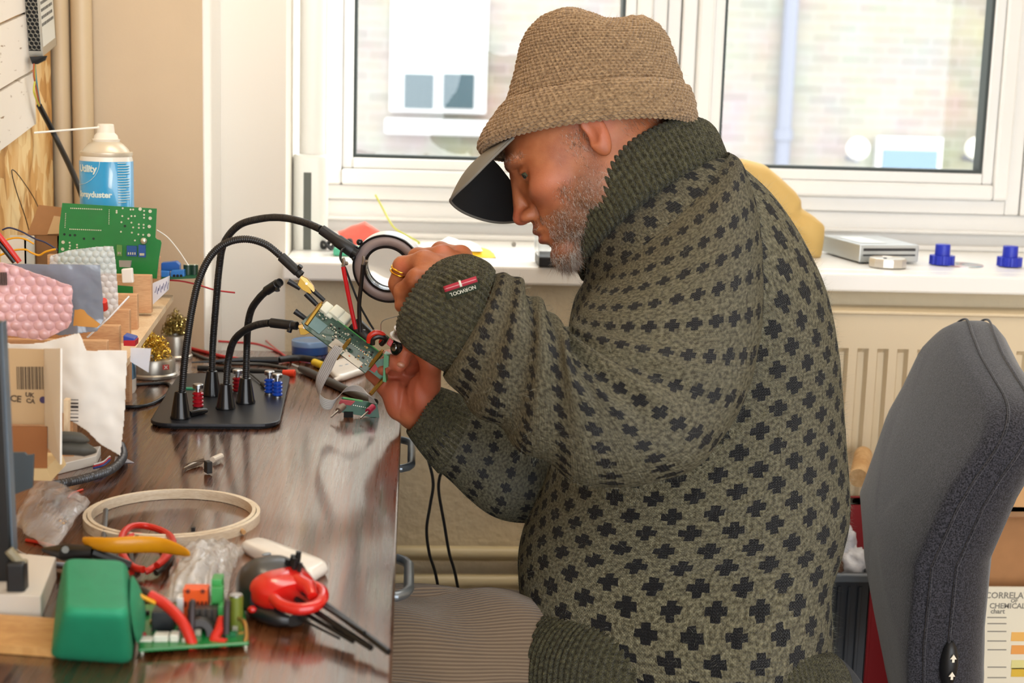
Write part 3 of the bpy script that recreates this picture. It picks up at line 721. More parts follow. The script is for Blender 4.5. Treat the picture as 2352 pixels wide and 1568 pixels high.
P,Nn,rg=surf_points(hv,hf,36000,beard_region,3); q=toloc(P)
down=(-upv*.9+fwd*.15)[None,:]
D=Nn*.55+down*.85+rg.normal(0,.28,P.shape)
chin=sstep(-q[:,2],85,105)*sstep(q[:,0],50,80)
Ln=(.0040+.0085*chin)*rg.uniform(.6,1.4,len(P))
pr=rg.random(len(P)); mi=np.where(pr<.38-.3*chin,0,np.where(pr<.70-.25*chin,1,np.where(pr<.88-.2*chin,2,3)))
hairs('beard',P,Nn,D,Ln,.00019,hm,person,rg,mi=mi)
def brow_region(c):
    q=toloc(c); s,l,u=q[:,0],np.abs(q[:,1]),q[:,2]; return ((u>10)&(u<19)&(s>90)&(l>9)&(l<50)).astype(float)
P,Nn,rg=surf_points(hv,hf,700,brow_region,5); D=Nn*.5+(latv*.7)[None,:]*np.sign(toloc(P)[:,1:2])+upv*.3+rg.normal(0,.2,P.shape)
hairs('eyebrow',P,Nn,D,rg.uniform(.004,.008,len(P)),.00016,hm[:3],person,rg)
def temple(c):
    q=toloc(c); s,l,u=q[:,0],np.abs(q[:,1]),q[:,2]; return (((u>-14)&(u<40)&(s>36)&(s<60)&(l>45)&(q[:,1]>0))|((s<-22)&(u>-30)&(u<40))).astype(float)
P,Nn,rg=surf_points(hv,hf,2200,temple,6); D=Nn*.35-upv*.8-fwd*.4+rg.normal(0,.2,P.shape)
hairs('hair',P,Nn,D,rg.uniform(.004,.008,len(P)),.00015,[hm[0],hm[1],hm[2]],person,rg)
# ================================================================ HAT AND CAP
YHAT=1.755
def hatring(l,r,b,bow): return pring(l,r,YHAT,b,bow)
def garter(rows,cols,amp):
    def d(th,v,P):
        u=th/(2*PI)*cols; L_=v/rows; k=np.floor(L_)
        x=(u+.5*(k%2))%1.0-.5; y=(L_-k)-.5+.16*np.cos(2*PI*x)-.08; f=np.sqrt(1-np.clip((x/.54)**2*.85+(y/.50)**2,0,1))
        return amp*(f-.5)+.0008*np.sin(u*.9+L_*1.7)*np.sin(L_*.6)
    return d
m,nt,b=new_mat('brown_wool'); setp(b,rough=.95,sheen=.4,spec=.1)
nz,rr,tc=noise_col(nt,b,srgb('#735a40'),srgb('#b29570'),260,3,lo=.3,hi=.7)
n2=N(nt,'ShaderNodeTexNoise'); n2.inputs['Scale'].default_value=1300; L(nt,tc.outputs['Object'],n2.inputs['Vector']); bump(nt,b,n2.outputs['Fac'],.5,.0006); M_hat=m
body_r=[hatring((1122,318),(1585,272),.090,.020),hatring((1146,268),(1578,232),.090,.020),hatring((1168,215),(1568,190),.087,.018),
 hatring((1186,150),(1552,145),.083,.014),hatring((1196,105),(1537,100),.078,.010),hatring((1215,68),(1516,68),.068,.006),hatring((1245,42),(1480,50),.050,.003),hatring((1290,34),(1430,44),.026,.0),hatring((1350,38),(1370,40),.003,0)]
g0=garter(.0042,104,.0026)
def hatd(th,v,P):
    # soft dents of the crown
    px=(P[...,0]-.2); top=sstep(P[...,2],1.225,1.262)
    return g0(th,v,P)+top*(.007*np.exp(-((P[...,0]-.176)/.022)**2)-.004*np.exp(-((P[...,0]-.222)/.018)**2)+.004*np.exp(-((P[...,0]-.262)/.02)**2))+.0022*sphere_noise(th,v,[1,2,3],28,4)
beanie=loft('knitted_hat',body_r,1040,430,M_hat,person,hatd)
cuff_r=[hatring((1112,352),(1592,300),.094,.026),hatring((1098,338),(1601,289),.103,.026),hatring((1108,305),(1598,262),.105,.024),hatring((1136,264),(1590,224),.104,.022),hatring((1148,247),(1580,208),.101,.021),hatring((1160,243),(1568,206),.095,.020),hatring((1168,254),(1562,215),.089,.020)]
loft('hat_cuff',cuff_r,1040,150,M_hat,beanie,garter(.0042,104,.0024))
# loose fibres of the hat
def fuzz(name,o,n,ln,r0,mats,parent,seed,lay=.6,gate=None,curl=.8):
    me=o.data; nv=len(me.polygons); c=np.empty(nv*3); me.polygons.foreach_get('center',c); c=c.reshape(-1,3); nn=np.empty(nv*3); me.polygons.foreach_get('normal',nn); nn=nn.reshape(-1,3); A=np.empty(nv); me.polygons.foreach_get('area',A)
    if gate is not None: A=A*gate(c)
    rg=np.random.default_rng(seed); i=rg.choice(nv,n,p=A/A.sum()); P=c[i]+rg.normal(0,.0012,(n,3)); P=P+nn[i]*(-.0008)
    D=nn[i]+rg.normal(0,lay,(n,3)); return hairs(name,P,nn[i]+1e-6,D,ln*rg.uniform(.4,1.5,n),r0,mats,parent,rg,curl=curl,seg=3)
fm_hat=[mat('fibre_brown','#9c8058',.9),mat('fibre_tan','#c3aa84',.9)]
fuzz('wool_fuzz',beanie,5000,.0035,.00009,fm_hat,beanie,11)
# cap visor under the hat
def vis_point(a,b):
    """a: -1 near .. 1 far across, b: 0 at the head .. 1 at the rim"""
    return None
M_capt=mat('cap_grey_cloth','#77736a',.85,bs=900,bstr=.3,bd=.0004); M_capu=mat('cap_black_underside','#16181a',.7,bs=600,bstr=.2,bd=.0003)
A0=np.array(PY(1180,316,YHAT-.052)); A1=np.array(PY(1120,345,YHAT-.01)); A2=np.array(PY(1170,420,YHAT+.078))   # along the forehead
T0=np.array(PY(1036,458,YHAT-.035)); 
def visor(off):
    rows=[]; nb=18; na=40
    # near rim (pixels), rim control from near root -> tip -> far root
    rim=spline([A0,PY(1128,366,YHAT-.060),PY(1080,414,YHAT-.058),PY(1040,452,YHAT-.040),PY(1037,466,YHAT-.018),PY(1064,487,YHAT+.020),PY(1108,504,YHAT+.052),PY(1150,511,YHAT+.070),PY(1192,508,YHAT+.082)],8)
    root=spline([A0,PY(1150,330,YHAT-.040),PY(1120,350,YHAT),PY(1150,385,YHAT+.045),PY(1215,470,YHAT+.078)],8)
    k=len(rim); rr=[]
    for i in range(k):
        t=i/(k-1)*(len(root)-1); j=min(int(t),len(root)-2); rr.append(root[j].lerp(root[j+1],t-j))
    nrm=Vector((-.62,0,.55)).normalized()
    for j in range(nb+1):
        b=j/nb; row=[]
        for i in range(k):
            p=rr[i].lerp(rim[i],b); s=math.sin(PI*i/(k-1)); row.append(p+nrm*(off+.006*s*math.sin(PI*b)))
        rows.append(row)
    return rows
g=MB(); top=visor(.0013); bot=visor(-.0013); g.grid(top,0); g.grid(bot,1)
rt=top[-1]; rb=bot[-1]; g.grid([rt,rb],0)
cap=g.build('cap_visor',[M_capt,M_capu],person,ang=70,label='grey cap visor with black underside',weld=False)
g=MB(); g.tube([ (a+b_)/2 for a,b_ in zip(rt,rb)],.0017,8); g.build('piping',M_capt,cap,ang=80)
# ================================================================ SWEATER
SW=.0032; SH=.0028
K_torso=knit_mat('sweater_knit','#4c4734','#8d886d','#0b0b0f',SW,SH,(14,16))
K_sleeve=knit_mat('sleeve_knit','#4c4734','#8d886d','#0b0b0f',.0021,.0023,(10,16),stag=False)
K_rib=knit_mat('rib_knit','#33301f','#5f5c42','#15161c',.0032,.0031)
TY=1.775
tr=[((1260,1440),(1862,1500),.195,-.055),((1222,1418),(1880,1488),.218,-.050),((1200,1392),(1890,1460),.226,-.045),((1193,1352),(1890,1392),.220,-.025),((1190,1290),(1886,1310),.206,-.01),((1200,1230),(1916,1225),.194,.0),
 ((1228,1170),(1931,1140),.192,0),((1262,1090),(1924,1010),.190,0),((1285,960),(1915,880),.190,.0),((1300,840),(1904,775),.192,.0),((1312,750),(1876,650),.197,.0),((1322,695),(1826,545),.195,.012),((1332,662),(1772,462),.172,.025),((1340,645),(1725,412),.140,.034),((1346,632),(1690,385),.110,.040),((1350,622),(1664,378),.088,.043)]
rings=[pring(l,r,TY,b,bw) for l,r,b,bw in tr]
def tdisp(th,v,P):
    z=P[...,2]; low=1-sstep(z,.50,.72)
    near=np.clip(np.sin(th),0,1)
    d=.004*sphere_noise(th,v,[1,2,3],9,3)
    d=d+.010*low*sphere_noise(th,v,[3,4,5],22,8)
    # side fold running down the back of the near side
    d=d-.016*np.exp(-((th-.55)/.10)**2)*sstep(P[...,2],.55,.62)*(1-sstep(P[...,2],.66,.72))*0
    # billow over the hem
    d=d+.010*np.exp(-((z-.56)/.035)**2)*near
    return d
torso=loft('torso_panel',rings,420,330,K_torso,None,tdisp,p=2.25)
# armhole sleeve, near side. centre pixel, depth, in-plane radius (px), depth radius (m)
def tubering(cx,cy,Y,nx,ny,rp,rd,bow=(0,0)):
    """centre pixel, in-plane radius vector (nx,ny) of rp pixels, depth radius rd"""
    c=np.array(PY(cx,cy,Y)); e=np.array(PY(cx+nx*rp,cy+ny*rp,Y))-c; return (c,e,np.array([0,-rd,0])+np.array(PY(cx+bow[0],cy+bow[1],Y))-c)
def unit(a,b): l=math.hypot(a,b); return a/l,b/l
SL=[(1545,452,1.735,(.78,-.62),165,.055),(1552,486,1.69,(.80,-.60),186,.098),(1562,560,1.645,(.88,-.42),192,.104),(1545,660,1.60,(.96,-.20),208,.102),(1530,760,1.565,(.98,.05),212,.100),
 (1495,850,1.535,(.90,.35),215,.098),(1440,915,1.515,(.75,.62),212,.096),(1370,930,1.51,(.46,.86),205,.094),(1295,905,1.52,(.16,.98),195,.090),(1225,860,1.535,(.0,1.0),180,.084),(1160,812,1.56,(-.18,.98),170,.080),(1108,768,1.585,(-.32,.94),150,.072),(1078,738,1.603,(-.40,.91),128,.062)]
rings=[tubering(a,b_,y,*unit(*n),r,rd) for a,b_,y,n,r,rd in SL]
def sdisp(th,v,P):
    x=P[...,0]; w=1-sstep(v,.30,.36)+0*x; fore=sstep(v,.27,.36)+0*x
    fold=sphere_noise(th,v,[1,1,2],95,21)
    d=.0035*sphere_noise(th,v,[1,2,2],14,5)
    crook=np.exp(-((v-.30)/.06)**2)*(.5-.5*np.cos(th))
    d=d+fore*.0085*fold+.010*crook*np.sin(v*120+th*2)
    d=d*sstep(v,.0,.06)
    return d
sleeve=loft('sleeve_panel',rings,300,300,K_sleeve,None,sdisp,p=2.1,capa=False)
def ribdisp(n,amp,base=0.0,edge=None):
    def d(th,v,P):
        r=np.abs(np.cos(th*n/2))**.7
        q=amp*(r-.5)+base
        if edge: q=q+edge*sphere_noise(th,v,[1,2,3],60,9)
        return q+0*P[...,0]
    return d
cuffr=[tubering(*a[:3],*unit(*a[3]),*a[4:]) for a in [(1088,742,1.600,(-.37,.93),124,.058),(1068,728,1.606,(-.40,.91),130,.063),(1040,712,1.614,(-.45,.89),130,.062),(1012,698,1.624,(-.49,.87),126,.060,(-26,-16)),(992,690,1.632,(-.52,.85),117,.055,(-34,-22)),(980,686,1.636,(-.53,.84),102,.048,(-38,-24)),(992,694,1.632,(-.52,.85),92,.043,(-30,-20))]]
# far sleeve
FS=[(1600,560,1.90,(.9,-.4),110,.07),(1560,720,1.93,(.98,.1),135,.075),(1450,900,1.93,(.8,.6),140,.080),(1325,1045,1.91,(.30,.95),140,.082),(1212,1080,1.875,(-.15,.98),120,.076),(1120,1045,1.845,(-.38,.92),106,.070),(1046,1002,1.825,(-.46,.89),86,.060),(990,958,1.812,(-.50,.87),66,.046)]
rings2=[tubering(a,b_,y,*unit(*n),r,rd) for a,b_,y,n,r,rd in FS]
def fdisp(th,v,P): return .005*sphere_noise(th,v,[1,1,2],45,31)+0*P[...,0]
fsl=loft('far_panel',rings2,220,200,K_sleeve,None,fdisp)
sweater=join('sweater',[torso,sleeve,fsl],person)
sweater['label']='green sweater with black crosses'
cuff=loft('sleeve_cuff',cuffr,320,60,K_rib,sweater,ribdisp(52,.0034,edge=.003))
cr2=[tubering(a,b_,y,*unit(*n),r,rd) for a,b_,y,n,r,rd in [(1046,1002,1.825,(-.46,.89),88,.062),(1018,980,1.818,(-.48,.88),80,.055),(990,958,1.812,(-.50,.87),70,.049),(966,940,1.810,(-.52,.85),58,.042),(982,952,1.812,(-.50,.87),50,.035)]]
loft('sleeve_cuff',cr2,240,40,K_rib,sweater,ribdisp(44,.003))
# folded rib collar
def cring(l,r,b,bw): return pring(l,r,TY,b,bw)
co=[cring((1338,640),(1672,392),.098,.044),cring((1334,632),(1676,378),.108,.048),cring((1322,612),(1668,352),.109,.054),cring((1306,588),(1656,322),.104,.060),cring((1300,572),(1646,304),.096,.063),cring((1306,566),(1636,300),.088,.063),cring((1322,580),(1624,320),.082,.058),cring((1338,612),(1612,352),.078,.050)]
loft('collar',co,720,90,K_rib,sweater,ribdisp(96,.0034,edge=.0012))
# rolled rib hem at the waist
he=[((1262,1385),(1850,1475),.165,.045),((1185,1392),(1880,1490),.184,.050),((1140,1430),(1906,1520),.193,.050),((1120,1490),(1917,1560),.197,.050),((1124,1580),(1915,1620),.197,.050),((1150,1700),(1895,1710),.190,.045)]
def hemd(th,v,P): return .0034*(np.abs(np.cos(th*75))**.7-.5)+.005*sphere_noise(th,v,[1,2,3,4],20,2)+0*P[...,0]
loft('hem',[pring(l,r,TY-.012,b,bw) for l,r,b,bw in he],760,70,K_rib,sweater,hemd,p=3.0)
# woven label on the cuff
def onsleeve(px,py,Y): return np.array(PY(px,py,Y))
lc=Vector(PY(1060,660,1.538)); lx=(Vector(PY(1096,650,1.541))-Vector(PY(1024,673,1.541))).normalized(); lz=Vector((-.10,-1,.12)).normalized()
LM=frame(lc,lx,lz)
def bent(mb,x0,x1,y0,y1,z,n=12,mi=0):
    rows=[]
    for j in range(3):
        y=y0+(y1-y0)*j/2; rows.append([LM@Vector((x,y,z-6.5*(x*x))) for x in [x0+(x1-x0)*i/n for i in range(n+1)]])
    mb.grid(rows,mi)
g=MB(); bent(g,-.0185,.0185,-.0075,.0075,.0); lb=g.build('label_patch',mat('label_green','#26301f',.9,bs=900,bstr=.4),sweater,solid=.0012)
g=MB(); bent(g,-.0180,.0180,.0005,.0068,.0012); g.build('label_stripe',mat('label_red','#a8283a',.7),lb,solid=.0006)
g=MB(); bent(g,-.0172,.0172,.0034,.0038,.0018); g.build('label_line',mat('label_pale','#e9c9c4',.7),lb,solid=.0004)
for i,ch in enumerate('NORWOOL'):
    x=.0125-.0042*i; M=LM@Matrix.Translation((x,-.0037,.0012-6.5*x*x))@rot('Z',180)
    text('label_lettering',ch,.0056,M,mat('label_white','#d9d8c8',.7),lb)
g=MB(); bent(g,-.0012,.0012,.0008,.0078,.0022,3); g.build('label_emblem',mat('label_white','#d9d8c8',.7),lb,solid=.0004)
# wool fuzz that catches the window light
fm=[mat('fibre_grey','#b4b5a4',.9),mat('fibre_green','#63644c',.9)]
fuzz('wool_fuzz',sweater,48000,.0050,.00008,fm,sweater,21,lay=.7)
# ================================================================ TROUSERS AND SHOES
m,nt,b=new_mat('corduroy'); setp(b,rough=.9,sheen=.4,spec=.1)
uv=N(nt,'ShaderNodeUVMap'); uv.uv_map='UVMap'; sp=N(nt,'ShaderNodeSeparateXYZ'); L(nt,uv.outputs[0],sp.inputs[0])
w_=N(nt,'ShaderNodeMath',operation='MULTIPLY'); L(nt,sp.outputs[0],w_.inputs[0]); w_.inputs[1].default_value=2*PI/.0034
s_=N(nt,'ShaderNodeMath',operation='SINE'); L(nt,w_.outputs[0],s_.inputs[0]); mr=N(nt,'ShaderNodeMapRange'); mr.inputs[1].default_value=-1; mr.inputs[2].default_value=1; L(nt,s_.outputs[0],mr.inputs[0])
r_=N(nt,'ShaderNodeValToRGB'); r_.color_ramp.elements[0].color=srgb('#6a5949'); r_.color_ramp.elements[1].color=srgb('#86745f'); L(nt,mr.outputs[0],r_.inputs[0]); L(nt,r_.outputs[0],b.inputs['Base Color']); bump(nt,b,mr.outputs[0],.7,.0012); M_cord=m
def leg(Y,seed,dy):
    pts=[((1600,1580),Y+.01,.085,.070),((1450,1555+dy),Y+.012,.085,.072),((1250,1525+dy),Y+.01,.084,.078),((1050,1512+dy),Y,.083,.086),((860,1510+dy),Y,.080,.085),((740,1540+dy),Y,.078,.080)]
    rg_=[]
    for (p,yy,rz,ry) in pts:
        c=np.array(PY(p[0],p[1],yy)); rg_.append((c,np.array([0,0,rz]),np.array([0,-ry,0])))
    k=rg_[-1][0]; rg_.append((k+V3(-.045,0,-.045),np.array([-.055,0,.055]),np.array([0,-.078,0])))
    rg_.append((k+V3(-.060,0,-.13),np.array([-.068,0,.0]),np.array([0,-.07,0]))); rg_.append((np.array([k[0]-.05,yy,.22]),np.array([-.062,0,0]),np.array([0,-.062,0]))); rg_.append((np.array([k[0]-.04,yy,.07]),np.array([-.07,0,0]),np.array([0,-.068,0])))
    def d(th,v,P): return .013*sphere_noise(th,v*1.0+th*.05,[1,1,1,2],26,seed)*sstep(v,.05,.2)+0*P[...,0]
    return loft('leg_panel',rg_,260,260,M_cord,None,d,capb=True)
tro=join('trousers',[leg(1.682,3,0),leg(1.885,7,-10)],person)
for Y in (1.682,1.885):
    kx=PY(740,1540,Y).x-.04; g=MB(); prof=[]
    for i in range(15):
        t=i/14; x=kx+.10-.30*t; w=.032+.018*math.sin(PI*min(1,t*1.15)); h=.085 if t<.3 else .085-(t-.3)/.7*.045
        prof.append([Vector((x,Y+w*math.cos(a),.012+max(0,h*math.sin(a)))) if True else 0 for a in np.linspace(0,PI,13)]+[Vector((x,Y-w*.9,.0)),Vector((x,Y+w*.9,.0))])
    g.grid(prof,closed_u=True); g.add(prof[0],[tuple(range(15))]); g.add(prof[-1],[tuple(range(15))]); g.build('shoe',mat('shoe_leather','#3b2b20',.4),person)
# ================================================================ OFFICE CHAIR
m,nt,b=new_mat('chair_fabric'); setp(b,rough=.9,sheen=.3,spec=.15)
tc=N(nt,'ShaderNodeTexCoord'); n_=N(nt,'ShaderNodeTexNoise'); n_.inputs['Scale'].default_value=520; n_.inputs['Detail'].default_value=2; L(nt,tc.outputs['Object'],n_.inputs['Vector'])
r_=N(nt,'ShaderNodeValToRGB'); r_.color_ramp.elements[0].position=.38; r_.color_ramp.elements[1].position=.66; r_.color_ramp.elements[0].color=srgb('#18181c'); r_.color_ramp.elements[1].color=srgb('#414047'); L(nt,n_.outputs['Fac'],r_.inputs[0]); L(nt,r_.outputs[0],b.inputs['Base Color']); bump(nt,b,n_.outputs['Fac'],.5,.0008); M_chair=m
M_blk=mat('black_plastic','#17181a',.45); M_blkg=mat('black_gloss_plastic','#141517',.22); M_steel=mat('brushed_steel','#b9bbbd',.28,1.0); M_dsteel=mat('dark_steel','#4a4c50',.35,1.0)
chair=empty('office_chair',(.40,1.77,0),'charcoal upholstered office chair with curved backrest behind the seated person','chair')
NE=[PY(*p,1.665) for p in ((2395,800),(2345,900),(2270,1010),(2200,1100),(2140,1200),(2103,1290),(2085,1400),(2088,1568),(2105,1700))]
FE=[PY(*p,2.0) for p in ((2185,712),(2110,800),(2070,890),(2018,980),(1983,1080),(1972,1150),(1980,1240),(2012,1390),(2055,1568),(2095,1700))]
def xat(Lc,z):
    Lc=sorted(Lc,key=lambda p:p.z)
    if z<=Lc[0].z: return Lc[0].x
    for a,c in zip(Lc,Lc[1:]):
        if z<=c.z: return a.x+(c.x-a.x)*(z-a.z)/(c.z-a.z)
    return Lc[-1].x+(z-Lc[-1].z)*.35
zt=PY(2185,712,2.0).z; zb=.36; zc=(zt+zb)/2; hh=(zt-zb)/2
def bp(a,b_,d):
    """a -1 near .. 1 far ; b -1 bottom .. 1 top ; d depth behind the front surface"""
    w=(a+1)/2; z=zc+hh*b_+(.008-.085*(1-w))*max(0,b_); yy=1.835+.172*a
    x=xat(NE,z)*(1-w)+xat(FE,z)*w; x+= .012*math.cos(a*PI/2)*0+d-.012*(1-a*a); return Vector((x,yy,z-.03*(1-b_*0)*0))
def outline(k,n=72):
    out=[]
    for i in range(n):
        t=2*PI*i/n; c,s=math.cos(t),math.sin(t); e=.30; x=abs(c)**e*(1 if c>=0 else -1); y=abs(s)**e*(1 if s>=0 else -1)
        sh=1-.16*max(0,-y)**2; out.append((x*k*sh,y*k))
    return out
g=MB(); rows=[]
for k in (0.0,.2,.4,.6,.75,.86,.93,.97): rows.append([bp(a,b_,.004*max(0,(k-.9)*10)) for a,b_ in outline(k)])
for dd,k in ((.012,.992),(.024,1.0),(.045,1.0),(.062,.985),(.082,.94),(.100,.86),(.112,.74),(.118,.55),(.12,.3),(.12,0.0)): rows.append([bp(a,b_,dd) for a,b_ in outline(k)])
g.grid(rows,closed_u=True); g.build('backrest',M_chair,chair,ang=180)
g=MB(); 
for dd in (.020,.050): g.tube([bp(a,b_,dd)+Vector((0,0,0)) for a,b_ in outline(1.006,144)],.0016,6,closed=True)
g.build('piping',M_chair,chair,ang=180)
# adjuster on the side of the backrest with two pale arrow marks
q=Vector(PY(2183,1528,1.662)); g=MB(); g.ball(q+Vector((0,.006,0)),(.011,.012,.030),16); ad=g.build('height_adjuster',M_blk,chair)
for dz in (.012,-.010):
    A=Matrix.Translation(q+Vector((.0,-.0068,dz)))@rot('X',90); g=MB(); g.prism([(-.004,-.001),(0,.005),(.004,-.001),(.0015,-.001),(.0015,-.005),(-.0015,-.005),(-.0015,-.001)],0,.0012,A); g.build('arrow_mark',mat('mark_cream','#e8e0cc',.6),ad)
g=MB(); g.cbox((.685,1.835,.36),(.05,.07,.30)); g.cbox((.56,1.835,.24),(.28,.07,.025)); g.build('back_bracket',M_blk,chair,bev=.006,smooth=False)
g=MB(); P_=rrect(.46,.44,.09,6); g.prism(P_,.345,.375,Matrix.Translation((.39,1.775,0))); g.build('seat_shell',M_blk,chair,smooth=False,bev=.008)
g=MB(); rows=[]
for z,k in ((.372,.97),(.378,1.0),(.392,1.0),(.402,.96),(.407,.8),(.407,.4),(.407,0.01)): rows.append([Vector((.39+x*k,1.775+y*k,z)) for x,y in P_])
g.grid(rows,closed_u=True); g.build('seat',M_chair,chair,ang=180)
g=MB(); g.cyl((.40,1.775,.09),(.40,1.775,.345),.022,n=24); g.cyl((.40,1.775,.09),(.40,1.775,.22),.033,n=24); g.build('gas_column',M_blk,chair)
for k in range(5):
    a=2*PI*k/5+.3; d=Vector((math.cos(a),math.sin(a),0)); g=MB(); c0=Vector((.40,1.775,.115)); g.tube([c0,c0+d*.14+Vector((0,0,-.015)),c0+d*.27+Vector((0,0,-.04))],[.026,.02,.014],10); lg=g.build('leg',M_blk,chair)
    e=c0+d*.265; g=MB()
    for s in (-1,1):
        n_=Vector((-d.y,d.x,0)); g.cyl(Vector((e.x,e.y,.026))+n_*(s*.008),Vector((e.x,e.y,.026))+n_*(s*.020),.026,n=20)
    g.cyl((e.x,e.y,.03),(e.x,e.y,.08),.006,n=8); g.build('castor',M_blkg,lg)
# ================================================================ STORAGE BY THE RADIATOR
def crate(name,x0,x1,y0,y1,z0,z1,m,lab,rimm=None,cat='crate',wall=.004,lip=.010):
    g=MB(); t=wall
    g.box(x0,x1,y0,y1,z0,z0+t); g.box(x0,x1,y0,y0+t,z0,z1); g.box(x0,x1,y1-t,y1,z0,z1); g.box(x0,x0+t,y0,y1,z0,z1); g.box(x1-t,x1,y0,y1,z0,z1)
    for i in range(1,5): g.box(x0+(x1-x0)*i/5-.003,x0+(x1-x0)*i/5+.003,y0-.004,y0,z0+.01,z1-.02)
    o=g.build(name,m,smooth=False,weld=False,bev=.0015); o=tag(o,lab,cat)
    r=MB(); e=lip
    for a in ((x0-e,x1+e,y0-e,y0),(x0-e,x1+e,y1,y1+e),(x0-e,x0,y0,y1),(x1,x1+e,y0,y1)): r.box(*a,z1-.012,z1)
    r.build('rim',rimm or m,o,smooth=False,bev=.002,weld=False); return o
a=PY(1882,1315,2.10); zt_=a.z
crate('storage_crate',a.x,.700,2.10,2.30,zt_-.26,zt_,mat('crate_slate','#3c4148',.5),'dark slate plastic crate of bagged parts between sweater and chair',mat('crate_rim','#6d757e',.4))
crate('storage_crate',a.x-.01,.715,2.085,2.312,.0,zt_-.262,mat('crate_teal','#1f6f78',.4),'teal plastic crate under the dark slate crate',cat='crate')
# bags inside
M_bagw=mat('bag_white_plastic','#cfd0d6',.35,bs=60,bstr=.8,bd=.004)
def blobby(name,c,r,m,seed,amp=.18,fr=1.5,flat=None):
    g=MB(); rows=[]; n=28; h=18
    for i in range(h+1):
        t=PI*i/h; row=[]
        for j in range(n):
            p=2*PI*j/n; d=Vector((math.sin(t)*math.cos(p),math.sin(t)*math.sin(p),math.cos(t))); k=1+amp*mnoise.noise(d*fr+Vector((seed,seed*.7,0)))+amp*.5*mnoise.noise(d*fr*3+Vector((seed,0,9)))
            row.append(Vector((c[0]+d.x*r[0]*k,c[1]+d.y*r[1]*k,c[2]+d.z*r[2]*k)))
        rows.append(row)
    g.grid(rows,closed_u=True); return g.build(name,m,ang=180)
q=PY(1945,1240,2.16); o=blobby('plastic_bag',(q.x,2.17,q.z-.02),(.018,.020,.042),M_bagw,3,.3,2.2); tag(o,'crumpled white plastic bag standing in the dark slate crate','bag')
q=PY(1962,1280,2.15); o=blobby('plastic_bag',(q.x,2.15,q.z-.015),(.026,.03,.03),M_bagw,8,.3,2.2); tag(o,'second crumpled white bag lying lower in the dark slate crate','bag')
q=PY(1915,1262,2.14); o=blobby('cloth_bundle',(q.x,2.15,q.z-.03),(.02,.03,.025),mat('cloth_brown','#6b4a38',.9),5,.3); tag(o,'small brown cloth bundle at the left end of the slate crate','cloth')
a2=PY(1932,1150,2.21); g=MB(); g.box(a2.x-.04,.69,2.205,2.285,zt_-.20,a2.z-.0); g.box(a2.x-.03,.68,2.204,2.206,a2.z-.03,a2.z-.012); o=g.build('grey_toolbox',mat('toolbox_charcoal','#3a3c40',.5),smooth=False,bev=.004,weld=False); o.name='toolbox'; tag(o,'charcoal toolbox upright in the back of the slate crate','box')
# red crate behind, timber dowel on it
rz=PY(1950,1140,2.325).z; g=MB(); x0=PY(1925,1140,2.32).x
o=crate('storage_crate',x0-.02,1.12,2.318,2.33,0,rz,mat('crate_red','#9c1d22',.45),'red panel crate standing against the radiator behind the chair',wall=.003,lip=.0); 
q=PY(1963,1090,2.19); g=MB(); g.cyl((q.x,2.17,q.z),(q.x+.05,2.31,q.z+.002),.0145,n=24); o=g.build('wooden_dowel',wood_mat('beech','#b98a55','#dcb887',(3,3,3),8,.5)); tag(o,'round beech dowel with pale end poking out beside the chair back','dowel')
# cardboard box and colour chart
M_card=mat('cardboard','#a9784c',.85,bs=220,bstr=.15,var=.05,vs=30); M_card2=mat('cardboard_edge','#c59a6c',.85)
q=PY(2278,1160,2.02); zc_=q.z; g=MB(); g.box(max(.73,q.x-.035),1.02,2.02,2.20,0,zc_-.012); o=g.build('cardboard_box',M_card,smooth=False,bev=.001); tag(o,'brown cardboard box behind the chair at the right edge','box')
g=MB(); g.box(q.x-.035,1.02,2.016,2.10,zc_-.012,zc_-.008); g.box(q.x-.035,1.02,2.10,2.20,zc_-.012,zc_-.008); g.build('flap',M_card2,o,smooth=False)
g=MB(); g.cbox((.93,2.015,zc_-.009),(.20,.05,.002)); g.build('packing_tape',mat('tape_brown','#8a5a30',.3),o,smooth=False)
q=PY(2272,1347,1.985); w=.26; h=q.z-.02
sh=empty('chart_sheet',(q.x+.1,1.99,0),'cream printed sheet with yellow and orange swatches leaning on the cardboard box','paper')
g=MB(); g.box(q.x-.03,q.x+w,1.984,1.988,.0,q.z); g.build('sheet',mat('paper_cream','#e6dcc4',.8),sh,smooth=False)
M_ink=mat('ink_grey','#8d877b',.8)
def onsheet(x,y): return PY(x,y,1.983)
for t_,x,y,s in (('CORRELATION',2332,1368,.013),('OF',2330,1380,.008),('CHEMICAL CHART',2345,1392,.011),('chart',2292,1404,.010)):
    p=onsheet(x,y); text('lettering',t_,s,Matrix.Translation((p.x,1.9835,p.z))@rot('X',90),M_ink,sh,bold=.0002)
for y in (1418,1432,1450,1472,1492,1532,1556):
    p=onsheet(2287,y); g=MB(); g.cbox((p.x+.002,1.9836,p.z),(.028,.0006,.0016)); g.build('print_line',M_ink,sh,smooth=False)
for y,c in ((1462,'#eab25c'),(1492,'#e79d4e'),(1526,'#ddd28a'),(1544,'#d9b23a')):
    p=onsheet(2340,y); g=MB(); g.cbox((p.x+.01,1.9836,p.z),(.042,.0006,.0135)); g.build('colour_swatch',mat('swatch_'+c[1:],c,.7),sh,smooth=False)
# ================================================================ THINGS ON THE WINDOW SILL
SILL=.8902
def S(x,y,z=SILL): return PZ(x,y,z)
